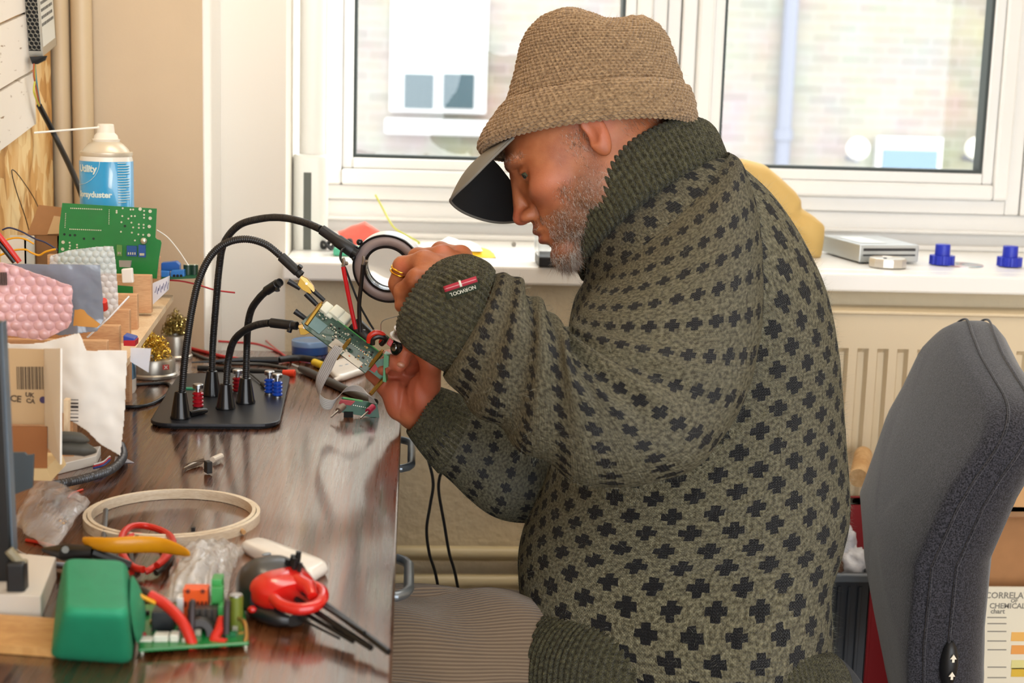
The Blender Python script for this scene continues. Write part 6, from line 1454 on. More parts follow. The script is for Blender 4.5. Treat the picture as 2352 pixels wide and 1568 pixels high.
g=MB(); g.tube(spline([PY(876,765,1.77),PY(875,745,1.765),PY(882,735,1.76),PY(905,728,1.75),PY(930,722,1.74)],8),.0005,6); o=g.build('solder_wire',M_steel); tag(o,'fine silver solder wire bending up from the board to the cuff','wire')
# ---------------- ribbon cable and breakout board
rbn=[(768,792,1.740,.0),(752,815,1.745,.2),(738,840,1.755,.5),(727,865,1.765,.8),(726,890,1.78,1.0),(742,912,1.80,1.0),(765,918,1.81,1.0),(782,905,1.82,1.0),(796,890,1.83,1.0),(815,884,1.84,1.0),(832,890,1.845,1),(843,905,1.85,1),(848,924,1.85,1)]
wv=[(20,8),(22,9),(24,10),(20,12),(8,20),(-2,24),(-6,22),(-10,16),(-10,12),(-4,14),(6,14),(14,10),(16,4)]
c_=spline([PY(x,y,Y) for x,y,Y,_ in rbn],6); c2=spline([PY(x+a,y+b_,Y-.004) for (x,y,Y,_),(a,b_) in zip(rbn,wv)],6)
g=MB(); g.grid([[p.lerp(q,k/12) for k in range(13)] for p,q in zip(c_,c2)]); 
m,nt,b=new_mat('ribbon_cable'); setp(b,rough=.35); tc=N(nt,'ShaderNodeUVMap'); b.inputs['Base Color'].default_value=srgb('#c9c6c0')
ff=g.build('ribbon_cable',m,None,ang=90,solid=.0004); tag(ff,'pale flat ribbon cable looping from the slanting board down to the breakout board','cable')
g=MB()
for k in range(1,12,2): g.tube([p.lerp(q,k/12)+Vector((0,-.0004,0)) for p,q in zip(c_,c2)],.00022,4,caps=False)
g.build('conductor',mat('conductor_grey','#8d8a86',.3,.5),ff,weld=False)
YO=1.865
bo=empty('breakout_board',PY(825,935,YO),'small dark green breakout board with toggle switches at the bench edge','circuit board')
g=vplate([(785,912),(832,920),(866,926),(872,962),(840,956),(780,946)],YO,.0018); b1=g.build('board',mat('pcb_deep','#0d5a3c',.35,coat=.3),bo,smooth=False)
g=vplate([(788,912),(833,920),(833,923),(788,915)],YO-.001,.003); g.build('board_rim',mat('edge_bright_green','#4fae58',.35),bo,smooth=False)
g=vplate([(782,918),(815,922),(806,931),(778,927)],YO-.006,.004); g.build('red_flap',mat('flap_red','#b8474f',.5),bo,smooth=False)
g=MB()
for k in range(8): q=PY(812+4.5*k,930+.9*k,YO-.0005); g.cyl(q,q+Vector((0,-.0005,0)),.0006,n=8)
g.build('pin_row',M_pad,bo)
for (x,y,c_) in ((789,932,'#8c7a6c'),(857,934,'#b22a4a')):
    p=PY(x,y,YO-.010); g=MB(); g.cyl(p,p+Vector((-.006,-.010,-.004)),.0042,n=14); sw_=g.build('toggle_switch',mat('switch_'+c_[1:],c_,.3,.3),bo); g=MB(); g.tube([p+Vector((-.006,-.010,-.004)),p+Vector((-.015,-.018,-.011))],[.0016,.0012],8); g.build('lever',M_steel,sw_)
g=MB(); q=PZ(790,955); g.box(q.x,q.x+.012,YO-.002,YO+.004,TZ,PY(790,945,YO).z); q=PZ(860,965); g.box(q.x-.006,q.x+.002,YO-.002,YO+.004,TZ,PY(860,960,YO).z); g.build('header_pins',M_dark,bo,smooth=False)
# ---------------- spool of solder held in the far hand, black driver
sp_=empty('solder_spool',PY(922,772,1.785),'white spool of fine solder pinched between thumb and finger of the far hand','spool')
a=PY(915,760,1.775); ax2=Vector((.25,-.25,.9)).normalized(); c0=PY(922,776,1.778)
g=MB(); g.lathe([(0,0),(.0145,0),(.0150,.0006),(.0150,.0016),(.0145,.002),(.008,.002)],c0,ax2,n=36); g.lathe([(.009,.010),(.0125,.010),(.0125,.0115),(0,.0115)],c0,ax2,n=36); g.build('flange',mat('spool_white','#efe6dc',.4),sp_,weld=False)
g=MB(); 
for i in range(7):
    g.tube([c0+ax2*(.0025+.0011*i)+(basis(ax2)[0]*math.cos(t)+basis(ax2)[1]*math.sin(t))*(.0112-.0004*(i%2)) for t in np.linspace(0,2*PI,30,endpoint=False)],.0007,6,closed=True)
g.build('solder_winding',M_steel,sp_,weld=False)
p=PY(905,797,1.770); q=PY(955,800,1.790); dd=(q-p).normalized(); g=MB(); g.lathe([(0,0),(.0055,0),(.0095,.0015),(.0105,.004),(.0105,.026),(.009,.028),(0,.028)],p,dd,n=28); o=g.build('precision_driver',M_blkg); g=MB(); g.lathe([(0,-.0012),(.0045,-.001),(.0052,.0002)],p,dd,n=20); g.build('steel_cap',M_steel,o); tag(o,'short black cylinder with a chrome end held in the palm of the far hand','tool')
# ---------------- binding posts on the plate
def post(px,py,col,lab):
    b0=PZ(px,py,TZ+PT); e=empty('binding_post',b0,lab,'binding post','binding posts standing on the base plate'); g=MB(); pr=[(.0062,0),(.0062,.002)]
    g.lathe([(.0066,0),(.0066,.0022)],b0,n=24); g.build('nut',M_steel,e)
    z=.0022; pr=[]
    for i in range(4): pr+=[(.0052,z),(.0070,z+.001),(.0072,z+.0032),(.0052,z+.0045)]; z+=.0050
    g=MB(); g.lathe([(0,.0022)]+pr+[(.0055,z),(0,z)],b0,n=28); g.build('insulated_grip',mat('post_'+col[1:],col,.25,coat=.5),e)
    g=MB(); g.lathe([(.0030,z),(.0030,z+.004),(.0068,z+.0045),(.0070,z+.009),(.006,z+.0100),(0,z+.0102)],b0,n=24); g.build('metal_cap',M_steel,e)
    return e
post(455,938,'#b01824','red binding post nearest the front left of the base plate')
post(546,902,'#9c1620','red binding post half hidden between the two rear cones')
post(619,905,'#1d4fc0','left one of the pair of blue binding posts')
post(637,912,'#1d4fc0','right one of the pair of blue binding posts, slightly nearer')
a,b_=PZ(436,950,TZ+PT+.004),PZ(474,942,TZ+PT+.004); g=MB(); g.lathe([(0,0),(.0036,0),(.0040,.002),(.0040,(b_-a).length*.8),(.0030,(b_-a).length),(0,(b_-a).length)],a,(b_-a),n=16); o=g.build('black_plug',M_blkg); tag(o,'short black plug lying beside the front red binding post','plug')
g=MB(); a=PZ(437,892,TZ+PT+.001); g.cbox(a,(.012,.008,.002)); o=g.build('green_chip',mat('chip_green','#2aa37a',.4),smooth=False); tag(o,'tiny green plastic chip behind the front red binding post','chip')
g=MB(); g.tube(spline([PZ(575,858,TZ+PT+.003),PZ(592,872,TZ+PT+.003),PZ(606,884,TZ+PT+.003)],6),.0013,8); g.tube([PZ(603,881,TZ+PT+.004),PZ(622,894,TZ+PT+.004)],.0036,10); o=g.build('usb_lead',M_blk,weld=False); tag(o,'thin black lead ending in a plug beside the blue binding posts','cable')
# ---------------- table clutter behind the plate
def along(nm,pts,r,m_,lab,cat,z=None,n=10,sp2=8):
    P_=spline([T(x,y,(z if z is not None else (r if not isinstance(r,list) else max(r)))) for x,y in pts],sp2)
    rr=r
    if isinstance(r,list):
        k=len(P_); rr=[float(np.interp(i/(k-1),np.linspace(0,1,len(r)),r)) for i in range(k)]
    g=MB(); g.tube(P_,rr,n); o=g.build(nm,m_); return tag(o,lab,cat) if cat else o
q=T(712,811); r_=.0285; tn=empty('tape_tin',(q.x,q.y,TZ),'round blue tin with a pale blue lid behind the flexible arms','tin')
g=MB(); g.lathe([(r_*.97,0),(r_,.001),(r_,.0135),(0,.0135)],q,n=48); g.build('body',mat('tin_blue','#1f4f94',.35,coat=.3),tn); g=MB(); g.lathe([(r_*1.02,.0130),(r_*1.03,.0195),(r_*1.01,.0215),(r_*.95,.0220),(r_*.93,.0205),(0,.0205)],q,n=48); g.build('lid',mat('lid_sky','#7fa3d0',.3,coat=.5),tn)
along('red_cable',[(430,778),(480,782),(540,786),(590,790),(640,808),(665,822),(720,825)],.0018,mat('cable_red','#c0262a',.4),'upper thin red cable crossing the bench behind the arms','cable')
along('red_cable',[(420,795),(470,808),(520,820),(580,826),(640,822),(690,824)],.0026,mat('cable_red','#c0262a',.4),'lower thick red cable crossing the bench behind the arms','cable')
along('pink_cable',[(575,778),(600,775),(620,790),(640,806),(668,828)],.0014,mat('cable_pink','#c96a62',.4),'pinkish wire looping up behind the flexible arms','cable')
along('grey_cable',[(430,805),(470,822),(520,834),(600,836),(660,845)],.0022,mat('cable_grey','#50504e',.45),'dark grey cable below the red ones behind the arms','cable')
sc=empty('screwdriver',T(560,850),'slim black screwdriver with an orange red end behind the binding posts','screwdriver')
a,b_=T(455,845,.0045),T(650,856,.0045); g=MB(); g.tube([a,b_],.0042,14); g.build('handle',M_blk,sc); g=MB(); dd=(b_-a).normalized(); g.tube([b_,b_+dd*.009,b_+dd*.017,b_+dd*.018],[.0046,.0052,.0060,.0050],16); g.build('end_cap',mat('cap_orange_red','#ee4526',.35),sc)
pl_=empty('long_nose_pliers',T(540,826),'long black nosed pliers pointing left behind the flexible arms','pliers')
g=MB(); g.tube([T(440,832,.004),T(560,826,.006),T(640,828,.006)],[.0010,.0045,.0062],12); g.build('jaws',M_dsteel,pl_)
g=MB(); g.tube(spline([T(640,826,.006),T(690,822,.006),T(740,830,.006)],6),.0052,12); g.build('grip',M_blk,pl_); g=MB(); g.tube([T(722,832,.0065),T(742,840,.006)],.0058,12); g.build('yellow_collar',mat('collar_yellow','#e3c11f',.4),pl_)
rod=empty('soldering_iron',T(770,880),'black rod-like soldering iron lying diagonally under the ribbon cable','soldering iron'); a,b_=T(690,846,.006),T(860,925,.006); g=MB(); g.tube([a,a.lerp(b_,.1),b_],[.0045,.0062,.0058],16); g.build('handle',mat('iron_dark','#35322f',.45),rod); g=MB(); g.tube([a,a+(a-b_)*.12],[.003,.002],12); g.build('tip_sleeve',M_steel,rod)
# remotes
def remote(corn,th,lab,btn,btx):
    c0,c1,c2,c3=[T(*c) for c in corn]; cc=(c0+c1+c2+c3)/4; rm_=empty('remote_control',cc,lab,'remote'); rows=[]
    n=10
    base=[]
    for i in range(4):
        p=[c0,c1,c2,c3]; a,b_,d_=p[i-1],p[i],p[(i+1)%4]
        for k in range(n+1):
            t=k/n; base.append((b_+(a-b_)*.22).lerp(b_,t).lerp(b_.lerp(b_+(d_-b_)*.22,t),t))
    for z,k in ((0,.93),(th*.25,.985),(th*.5,1.0),(th*.75,.975),(th*.93,.93),(th,.86),(th*1.03,.5),(th*1.04,0.0)): rows.append([cc+(q-cc)*k+Vector((0,0,z)) for q in base])
    g=MB(); g.grid(rows,closed_u=True); g.add(rows[0],[tuple(range(len(base)))]); g.build('case',mat('remote_white','#f0ebe4',.25,coat=.4),rm_,ang=80)
    dx=(c1-c0).normalized()
    for (x,y) in btn:
        q=PZ(x,y,TZ+th*1.02); g=MB(); g.ball(q,(btx,btx*.62,.0012),18,M=Matrix.Rotation(math.atan2(dx.y,dx.x),3,'Z').to_4x4()); g.build('button',mat('button_grey','#8b939a',.4),rm_)
    return rm_
remote(((548,1268),(592,1256),(762,1318),(712,1348)),.012,'white key-ring remote with four grey buttons behind the hex keys',((612,1272),(634,1280),(654,1288),(683,1295)),.0048)
remote(((742,848),(832,824),(846,858),(775,882)),.011,'white remote with grey buttons partly under the slanting circuit board',((783,840),(797,837),(810,834)),.0040)
g=MB(); g.tube([T(768,874,.004),T(782,868,.006)],.0035,10); o=g.build('white_plug',mat('remote_white','#f0ebe4',.25,coat=.4)); tag(o,'tiny white plug end beside the remote under the ribbon cable','plug')
# ---------------- tip cleaner tins with brass wool
def tin(px,py,R,Hh,lab,woolc,seed,mark=True):
    q=T(px,py); e=empty('tip_cleaner',(q.x,q.y,TZ),lab,'tip cleaner')
    g=MB(); g.lathe([(R*1.0,0),(R*1.05,.002),(R*1.05,.005),(R*.97,.007),(R*.97,Hh-.004),(R*.92,Hh),(R*.62,Hh+.001),(R*.60,Hh-.003),(0,Hh-.003)],q,n=56); g.build('metal_case',mat('case_satin','#b9b2a6',.3,.75),e)
    rr=random.Random(seed); g=MB()
    for k in range(230):
        th=rr.uniform(0,2*PI); ph=rr.uniform(0,1)**.7; c=q+Vector((math.cos(th)*R*.74*ph,math.sin(th)*R*.74*ph,Hh-.002+ .038*math.sqrt(max(0,1-ph*ph*.9))*rr.uniform(.2,1.0)))
        ax3=Vector((rr.gauss(0,1),rr.gauss(0,1),rr.gauss(0,1))).normalized(); X_,Y_,Z_=basis(ax3); ra=rr.uniform(.002,.0045); n=9; a0=rr.uniform(0,6); pts=[c+(X_*math.cos(a0+i*.75)+Y_*math.sin(a0+i*.75))*ra+Z_*(i*.0006) for i in range(n)]
        g.tube(pts,.00055,4,caps=False)
    g.build('brass_wool',mat('wool_'+woolc[1:],woolc,.28,1.0),e,weld=False)['kind']='stuff'
    if mark:
        yb_=q.y-R*.97; p=PY(381,843,yb_+.004); g=MB(); M=frame(Vector((p.x,p.y,p.z)),(1,.35,0),(.33,-.94,.05)); g.prism([(-.0045,-.0035),(.0045,-.0035),(.0045,.0035),(-.0045,.0035)],0,.0006,M); g.build('red_label',mat('mark_red','#c83a2c',.5),e,smooth=False)
        g=MB(); g.prism([(-.003,-.0005),(.003,-.0005),(.003,.0005),(-.003,.0005)],.0006,.0009,M@rot('Z',45)); g.prism([(-.003,-.0005),(.003,-.0005),(.003,.0005),(-.003,.0005)],.0006,.0009,M@rot('Z',-45)); g.build('white_cross',mat('mark_white','#f2ede4',.5),e,smooth=False)
tin(352,864,.0325,.027,'near satin metal tip cleaner tin heaped with golden brass wool','#d9b24a',2)
tin(404,822,.0240,.036,'far grey metal tip cleaner tin with duller brass wool, behind the first','#9c8a52',6,False)
along('black_lead',[(250,930),(310,934),(350,926),(380,908),(392,888),(378,880),(330,882),(290,884)],.0022,M_blk,'black lead looping under the near tip cleaner tin','cable')
o=vplate([(283,770),(309,777),(309,792),(283,790)],1.64,.02).build('battery_holder',mat('blue_plastic','#2c4aa8',.35),smooth=False,bev=.001); tag(o,'blue and red part tucked under the low end of the rack','part')
o2=vplate([(284,782),(311,782),(310,795),(284,794)],1.638,.02).build('red_half',mat('red_plastic','#c0222c',.35),o,smooth=False)
# ---------------- loose clip on the bench
lc_=empty('loose_clip',T(465,1065),'small loose crocodile clip lying alone in the middle of the bench','clip')
g=MB(); a,b_=T(422,1076,.003),T(462,1060,.004); g.tube([a,a.lerp(b_,.5),b_],[.0012,.0034,.0030],8); 
g.build('jaws',mat('nickel_old','#a29384',.3,.8),lc_); g=MB(); g.tube([T(428,1066,.006),T(466,1056,.006)],[.0012,.0028],6); g.build('upper_jaw',mat('nickel_old','#a29384',.3,.8),lc_)
g=MB(); c=T(478,1072,.008); g.cbox(c,(.006,.010,.013),rot('Z',30)); g.build('black_block',M_blk,lc_,smooth=False,bev=.0006); g=MB(); g.tube([T(488,1056,.006),T(508,1047,.006)],.0035,10); g.build('socket',mat('socket_pale','#d8cdbd',.4),lc_)
o=along('copper_offcut',[(428,1078),(445,1070)],.0008,mat('copper','#c9733f',.35,.8),'short copper offcut beside the loose clip','wire') if False else None
for x,y,lab in ((444,1215,'tiny black square grommet lying inside the wooden hoop'),):
    g=MB(); g.cbox(T(x,y,.002),(.0036,.004,.004)); o=g.build('grommet',M_blk,smooth=False); tag(o,lab,'grommet')
# ---------------- embroidery hoop
c1_=(T(190,1205)+T(590,1205))/2; cx=(T(390,1141)+T(390,1256))/2; hc=Vector((c1_.x,cx.y,TZ)); R=.0835; M_hoop=wood_mat('hoop_maple','#cdb89a','#ece0ca',(3,3,20),5,.4)
hp=empty('wooden_hoop',hc,'pale wooden embroidery hoop lying open on the bench','hoop')
g=MB(); g.lathe([(R-.0035,0),(R,0),(R,.0088),(R-.0035,.0088),(R-.0035,0)],hc,n=96); g.build('outer_ring',M_hoop,hp,ang=40); g=MB(); g.lathe([(R-.0078,.0004),(R-.0042,.0004),(R-.0042,.0100),(R-.0078,.0100),(R-.0078,.0004)],hc,n=96); g.build('inner_ring',M_hoop,hp,ang=40)
g=MB(); g.tube([T(546,1210,.004),T(560,1222,.004)],.0022,8); g.build('peg',wood_mat('beech','#b98a55','#dcb887',(3,3,3),8,.5),hp)
# ---------------- hex key set in its red holder
hk=empty('hex_key_set',T(640,1400),'red and black holder fanned with black hex keys pointing to the bench edge','hex key set')
M_redp=mat('holder_red','#d01f18',.22,coat=.5); M_bk2=mat('holder_black','#1d1e20',.35,coat=.2)
o0=T(655,1418); dirx=(T(893,1497)-T(610,1340)).normalized(); FK=frame(Vector((o0.x,o0.y,TZ)),dirx,(0,0,1))
def Kp(x,y,z): return FK@Vector((x,y,z))
def lump(nm,segs,m_,n=20,par=None,sup=2.6):
    """loft of super-ellipse sections: (x, y-centre, z-centre, half-width, half-height)"""
    rows=[]
    for x,y,z,w,h in segs:
        row=[]
        for i in range(n*2):
            a=PI*i/n; c,s=math.cos(a),math.sin(a); e=2/sup; row.append(Kp(x,y+w*abs(c)**e*(1 if c>=0 else -1),z+h*abs(s)**e*(1 if s>=0 else -1)))
        rows.append(row)
    g=MB(); g.grid(rows,closed_u=True); g.add(rows[0],[tuple(range(2*n))]); g.add(rows[-1],[tuple(range(2*n))]); return g.build(nm,m_,par or hk,ang=50)
lump('black_shell',[(-.050,.004,.020,.004,.010),(-.046,.003,.020,.017,.017),(-.034,.001,.021,.027,.0205),(-.018,0,.021,.031,.0205),(-.006,0,.018,.028,.017)],M_bk2)
lump('lower_shell',[(-.02,-.004,.008,.022,.008),(.0,-.005,.008,.023,.008),(.018,-.006,.008,.018,.0075),(.028,-.006,.008,.008,.005)],M_bk2)
lump('red_body',[(-.016,0,.022,.026,.014),(-.008,0,.023,.0275,.0155),(.006,0,.022,.025,.013),(.012,0,.021,.021,.0105)],M_redp)
# open red yoke that clasps the keys
g=MB(); yk=[Kp(.006,.018,.026),Kp(.022,.020,.025),Kp(.036,.012,.023),Kp(.041,.001,.021),Kp(.036,-.010,.020),Kp(.022,-.017,.021),Kp(.006,-.016,.024)]; g.tube(spline(yk,6),.0048,12); g.build('yoke',M_redp,hk)
g=MB(); g.tube([Kp(.004,.008,.030),Kp(.020,.010,.029),Kp(.032,.006,.026)],[.007,.006,.004],12); g.build('yoke_rib',M_redp,hk)
keyd=((893,1497,.0026,.031),(838,1453,.0016,.030),(853,1488,.0024,.026),(812,1473,.0018,.022),(780,1466,.0010,.018),(866,1487,.0022,.034))
for i,(x,y,r,z) in enumerate(keyd):
    if i==5: continue
    yoff=-.012+.0055*i; s_=Kp(-.004,(.012,.008,.002,-.004,-.010)[i],(.026,.024,.020,.016,.012)[i]); e_=T(x,y,(.010,.016,.008,.006,.005)[i]); g=MB(); g.tube([s_,e_],r,6); g.build('hex_key',mat('key_black','#2b2a2b',.35,.6),hk,ang=20)
for i in range(5):
    a=Kp(-.016+.0035*i,.010+.0026*(i%3),.032); b_=a+Vector((.002,.0,.007+.0036*(3-abs(2-i)))); g=MB(); g.tube([a,b_],.0030-.0002*i,6); g.build('key_end',mat('key_black','#2b2a2b',.35,.6),hk,ang=20)
g=MB(); q=Kp(-.002,-.0285,.012); g.ball(q,(.004,.003,.003),12); g.build('rivet',M_redp,hk)
o=along('wood_splinter',[(552,1338),(566,1322)],.0013,wood_mat('beech','#b98a55','#dcb887',(3,3,3),8,.5),'tiny wood splinter between the clear bag and the hex keys','splinter')
# ---------------- green foam tool case, front left
M_gf=mat('case_green','#1f9169',.62,bs=900,bstr=.35,bd=.0004,var=.04,vs=60)
gc=empty('green_case',T(215,1500),'bright green soft-edged case standing at the front left of the bench','case')
def qbox(fp,zt,topfp,name,m_,par,r=.006,n=6):
    """solid between a footprint and a smaller top, with rounded edges; both as pixel quads (foot on the table, top at height zt)"""
    lo_=[PZ(x,y,TZ) for x,y in fp]; hi_=[PZ(x,y,TZ+zt) for x,y in topfp]
    def rnd(P,k):
        out=[]
        for i in range(4):
            a,b_,d_=P[i-1],P[i],P[(i+1)%4]; ra=(a-b_).normalized()*k; rd=(d_-b_).normalized()*k
            for j in range(n+1):
                t=j/n; out.append((b_+ra).lerp(b_,t).lerp(b_.lerp(b_+rd,t),t))
        return out
    def lev(t,ins):
        P=[a.lerp(b_,t) for a,b_ in zip(lo_,hi_)]; c=sum(P,Vector())/4; Q=[]
        for p in P: d=(c-p); Q.append(p+d*(ins/d.length))
        return rnd(Q,.010)
    rows=[]
    for k in range(n+1): a=PI/2*k/n; rows.append(lev((1-math.cos(a))*r/zt if False else (r-r*math.cos(PI/2-0)-0)/zt*0+ (r*(1-math.cos(a)))/zt if False else r*(1-math.cos(a))/zt, r*(1-math.sin(a))))
    for t in (.3,.5,.7): rows.append(lev(t,0))
    for k in range(n+1): a=PI/2*k/n; rows.append(lev(1-r*(1-math.sin(a))/zt, r*(1-math.cos(a))))
    g=MB(); g.grid(rows,closed_u=True); g.add(rows[0],[tuple(range(len(rows[0])))]); g.add(rows[-1],[tuple(range(len(rows[-1])))]); return g.build(name,m_,par,ang=60)
qbox([(112,1520),(304,1532),(322,1395),(128,1388)],.056,[(146,1402),(296,1405),(288,1280),(148,1276)],'case_body',M_gf,gc,.009)
# parting groove and domed side
P0=PZ(114,1492,TZ+.012)
g=MB(); 
sd0,sd1,sd2,sd3=PZ(318,1500,TZ+.004),PZ(330,1400,TZ+.006),PZ(302,1300,TZ+.050),PZ(296,1400,TZ+.052)
c=(sd0+sd1+sd2+sd3)/4+Vector((.004,0,0)); rows=[]
for k in (0,.3,.6,.85,1.0):
    row=[]
    for i in range(28):
        a=2*PI*i/28; ca,sa=math.cos(a),math.sin(a); u=.5+.5*abs(ca)**.7*(1 if ca>=0 else -1)*k; v=.5+.5*abs(sa)**.7*(1 if sa>=0 else -1)*k
        p=sd0.lerp(sd1,u).lerp(sd3.lerp(sd2,u),v); row.append(p+Vector((.006*(1-k**3),0,0)))
    rows.append(row)
g.grid(rows,closed_u=True); g.build('end_cap',M_gf,gc,ang=90)
# ---------------- mustard handled cutters with coiled leads
ct=empty('wire_cutters',T(300,1265),'black wire cutters with a long mustard yellow handle behind the green case','cutters')
top_=[(190,1240),(215,1247),(260,1252),(320,1250),(370,1252),(410,1262),(437,1272)]; 
P_=[PZ(x,y,TZ+.030) for x,y in top_]; rows=[]
for i,p in enumerate(spline(P_,5)):
    t=i/(len(spline(P_,5))-1); w=.0040*math.sin(PI*min(1,max(.06,t*.94+.05)))**.45; h=.0075*math.sin(PI*min(1,max(.05,t*.94+.04)))**.6
    rows.append([p+Vector((0,w*math.cos(a),h*math.sin(a))) for a in np.linspace(0,2*PI,16,endpoint=False)])
g=MB(); g.grid(rows,closed_u=True); g.add(rows[0],[tuple(range(16))]); g.add(rows[-1],[tuple(range(16))]); g.build('handle',mat('mustard_grip','#d9930f',.35,coat=.2),ct)
g=MB(); g.tube([T(100,1262,.014),T(150,1268,.020),T(215,1268,.022)],[.002,.0075,.006],12); g.build('jaws',M_dsteel,ct); g=MB(); g.cyl(T(150,1262,.026),T(150,1262,.030),.003,n=14); g.build('pivot',mat('pivot_old','#6e6d68',.5,.5),ct)
g=MB(); g.tube([T(215,1268,.022),T(300,1300,.010)],[.005,.004],10); g.build('lower_handle',M_blk,ct)
g=MB(); g.tube([T(236,1262,.004),PZ(243,1172,TZ+.010)],[.0022,.0026],10); o=g.build('steel_pin',mat('pin_grey','#6b6e72',.35,.7)); tag(o,'grey steel pin standing up inside the hoop behind the yellow handle','pin')
def ringcable(cx,cy,rx,ry,z,r,m_,nm,lab,turns=1.0,a0=0):
    c=T(cx,cy); X_=T(cx+rx,cy)-c; Y_=T(cx,cy-ry)-c; pts=[c+X_*math.cos(a0+t)+Y_*math.sin(a0+t)+Vector((0,0,z+.003*math.sin(2*t))) for t in np.linspace(0,2*PI*turns,int(30*turns))]
    g=MB(); g.tube(pts,r,10); o=g.build(nm,m_); return tag(o,lab,'cable')
M_rc=mat('lead_red','#cf2a1c',.35); 
ringcable(338,1275,60,48,.010,.0032,M_rc,'coiled_lead','outer red lead coiled under the yellow handle',.92,-1.2)
ringcable(330,1283,50,40,.005,.0030,M_rc,'coiled_lead','inner red lead of the coil under the yellow handle',.9,-1.5)
ringcable(345,1282,46,42,.004,.0030,mat('lead_dark','#26241f',.4),'coiled_lead','dark lead of the coil under the yellow handle',.85,-1.3)
g=MB(); a,b_=T(318,1352,.005),T(345,1372,.005); g.tube([a,b_],.004,10); o=g.build('jack_plug',M_blk); tag(o,'black jack plug at the end of the coiled leads','plug')
# ---------------- populated board in front with upright parts
fb=empty('circuit_board',T(440,1500),'populated green board with orange and green terminals right of the green case','circuit board')
c0,c1,c2,c3=T(318,1510),T(572,1494),T(560,1400),T(318,1405); 
def Fp(u,v,z=0): return c0.lerp(c1,u).lerp(c3.lerp(c2,u),v)+Vector((0,0,z))
g=MB(); vs=[c0,c1,c2,c3]; g.add([v+Vector((0,0,.004)) for v in vs]+[v+Vector((0,0,.0065)) for v in vs],[(3,2,1,0),(4,5,6,7),(0,1,5,4),(1,2,6,5),(2,3,7,6),(3,0,4,7)]); g.build('board',M_pcb,fb,smooth=False,bev=.0008)
g=MB(); 
for u,v in ((.03,.1),(.97,.1),(.97,.9),(.03,.9)): g.cyl(Fp(u,v,0),Fp(u,v,.004),.002,n=8)
g.build('feet',M_pad,fb,weld=False)
def blk(px0,py0,px1,py1,Y,dep,z0,m_,nm,bev=.0008):
    a=PY(px0,py0,Y); c=PY(px1,py1,Y); g=MB(); g.box(a.x,c.x,Y,Y+dep,(c.z if z0 is None else z0),a.z); return g.build(nm,m_,fb,smooth=False,bev=bev)
yf=T(440,1500).y; zb_=TZ+.006
M_or=mat('terminal_orange','#ee5e22',.35); M_gt=mat('terminal_green','#3d9a4e',.35); M_wt=mat('relay_cream','#e4e0d2',.4); M_ch=mat('chip_black','#1c1d20',.35)
tb=blk(420,1352,478,1392,yf+.050,.012,zb_,M_or,'orange_terminal')
for k in range(6):
    q=PY(424+k*9.4,1384,yf+.0495); g=MB(); g.box(q.x,q.x+.0016,yf+.0485,yf+.050,q.z-.003,q.z+.001); g.build('slot',mat('slot_brown','#6b2208',.6),tb,smooth=False)
for k in (0,1): q=PY(432+34*k,1357,yf+.049); g=MB(); g.cyl(q,q+Vector((0,-.0015,0)),.0016,n=10); g.build('screw',mat('slot_brown','#6b2208',.6),tb)
t2=blk(485,1330,510,1390,yf+.052,.014,zb_,M_gt,'green_terminal'); g=MB(); a=PY(485,1349,yf+.046); c=PY(512,1386,yf+.046); g.box(a.x,c.x,yf+.046,yf+.052,c.z,a.z); g.build('step',M_gt,t2,smooth=False,bev=.0005)
blk(500,1392,530,1414,yf+.034,.012,zb_,M_gt,'green_terminal')
q=PY(541,1412,yf+.030); t=PY(541,1372,yf+.030); g=MB(); g.cyl((q.x,yf+.034,zb_),(q.x,yf+.034,t.z),.0052,n=20); cp=g.build('electrolytic_capacitor',mat('cap_olive','#6e7a2a',.35),fb); g=MB(); g.cyl((q.x,yf+.034,t.z),(q.x,yf+.034,t.z+.001),.0047,n=20); g.build('cap_top',M_steel,cp)
blk(347,1406,398,1450,yf+.026,.016,zb_,M_ch,'relay_block')
for x0,y0,x1,y1 in ((311,1470,350,1500),(352,1460,386,1496),(389,1458,410,1490)): blk(x0,y0,x1,y1,yf+.006,.010,zb_,M_wt,'cream_connector')
blk(405,1372,421,1392,yf+.048,.010,zb_,mat('cap_white','#e9e9e6',.4),'white_capacitor')
g=MB(); g.lathe([(.0060,0),(.0110,0),(.0125,.003),(.0125,.010),(.0110,.013),(.0060,.013),(.0045,.010),(.0045,.003),(.0060,0)],PY(462,1440,yf+.030)+Vector((0,.0,-.004)),(0,-1,.25),n=30); tor=g.build('toroid_choke',mat('ferrite_dark','#2b2725',.4),fb)
for x in (441,521): 
    a=PY(x,1392,yf+.022);b_=PY(x-2,1490,yf+.014); g=MB(); g.tube(spline([a+Vector((0,.006,0)),a,b_],5),.0026,8); g.build('sleeved_wire',mat('sleeve_dark','#33282a',.5),fb)
g=MB(); g.tube(spline([PY(343,1366,yf+.030),PY(380,1388,yf+.026),PY(420,1430,yf+.014),PY(446,1490,yf+.004)],8),.0042,12); g.build('red_wire',M_rc,fb)
g=MB(); g.tube(spline([PY(511,1420,yf+.026),PY(503,1445,yf+.018),PY(492,1468,yf+.012),PY(500,1474,yf+.010),PY(520,1478,yf+.008)],8),.0038,12); g.build('red_wire',M_rc,fb)
g=MB(); g.tube(spline([PY(312,1362,yf+.02),PY(335,1374,yf+.022),PY(356,1384,yf+.025)],6),.0016,8); g.build('yellow_wire',mat('w_e8a51c','#e8a51c',.4),fb)
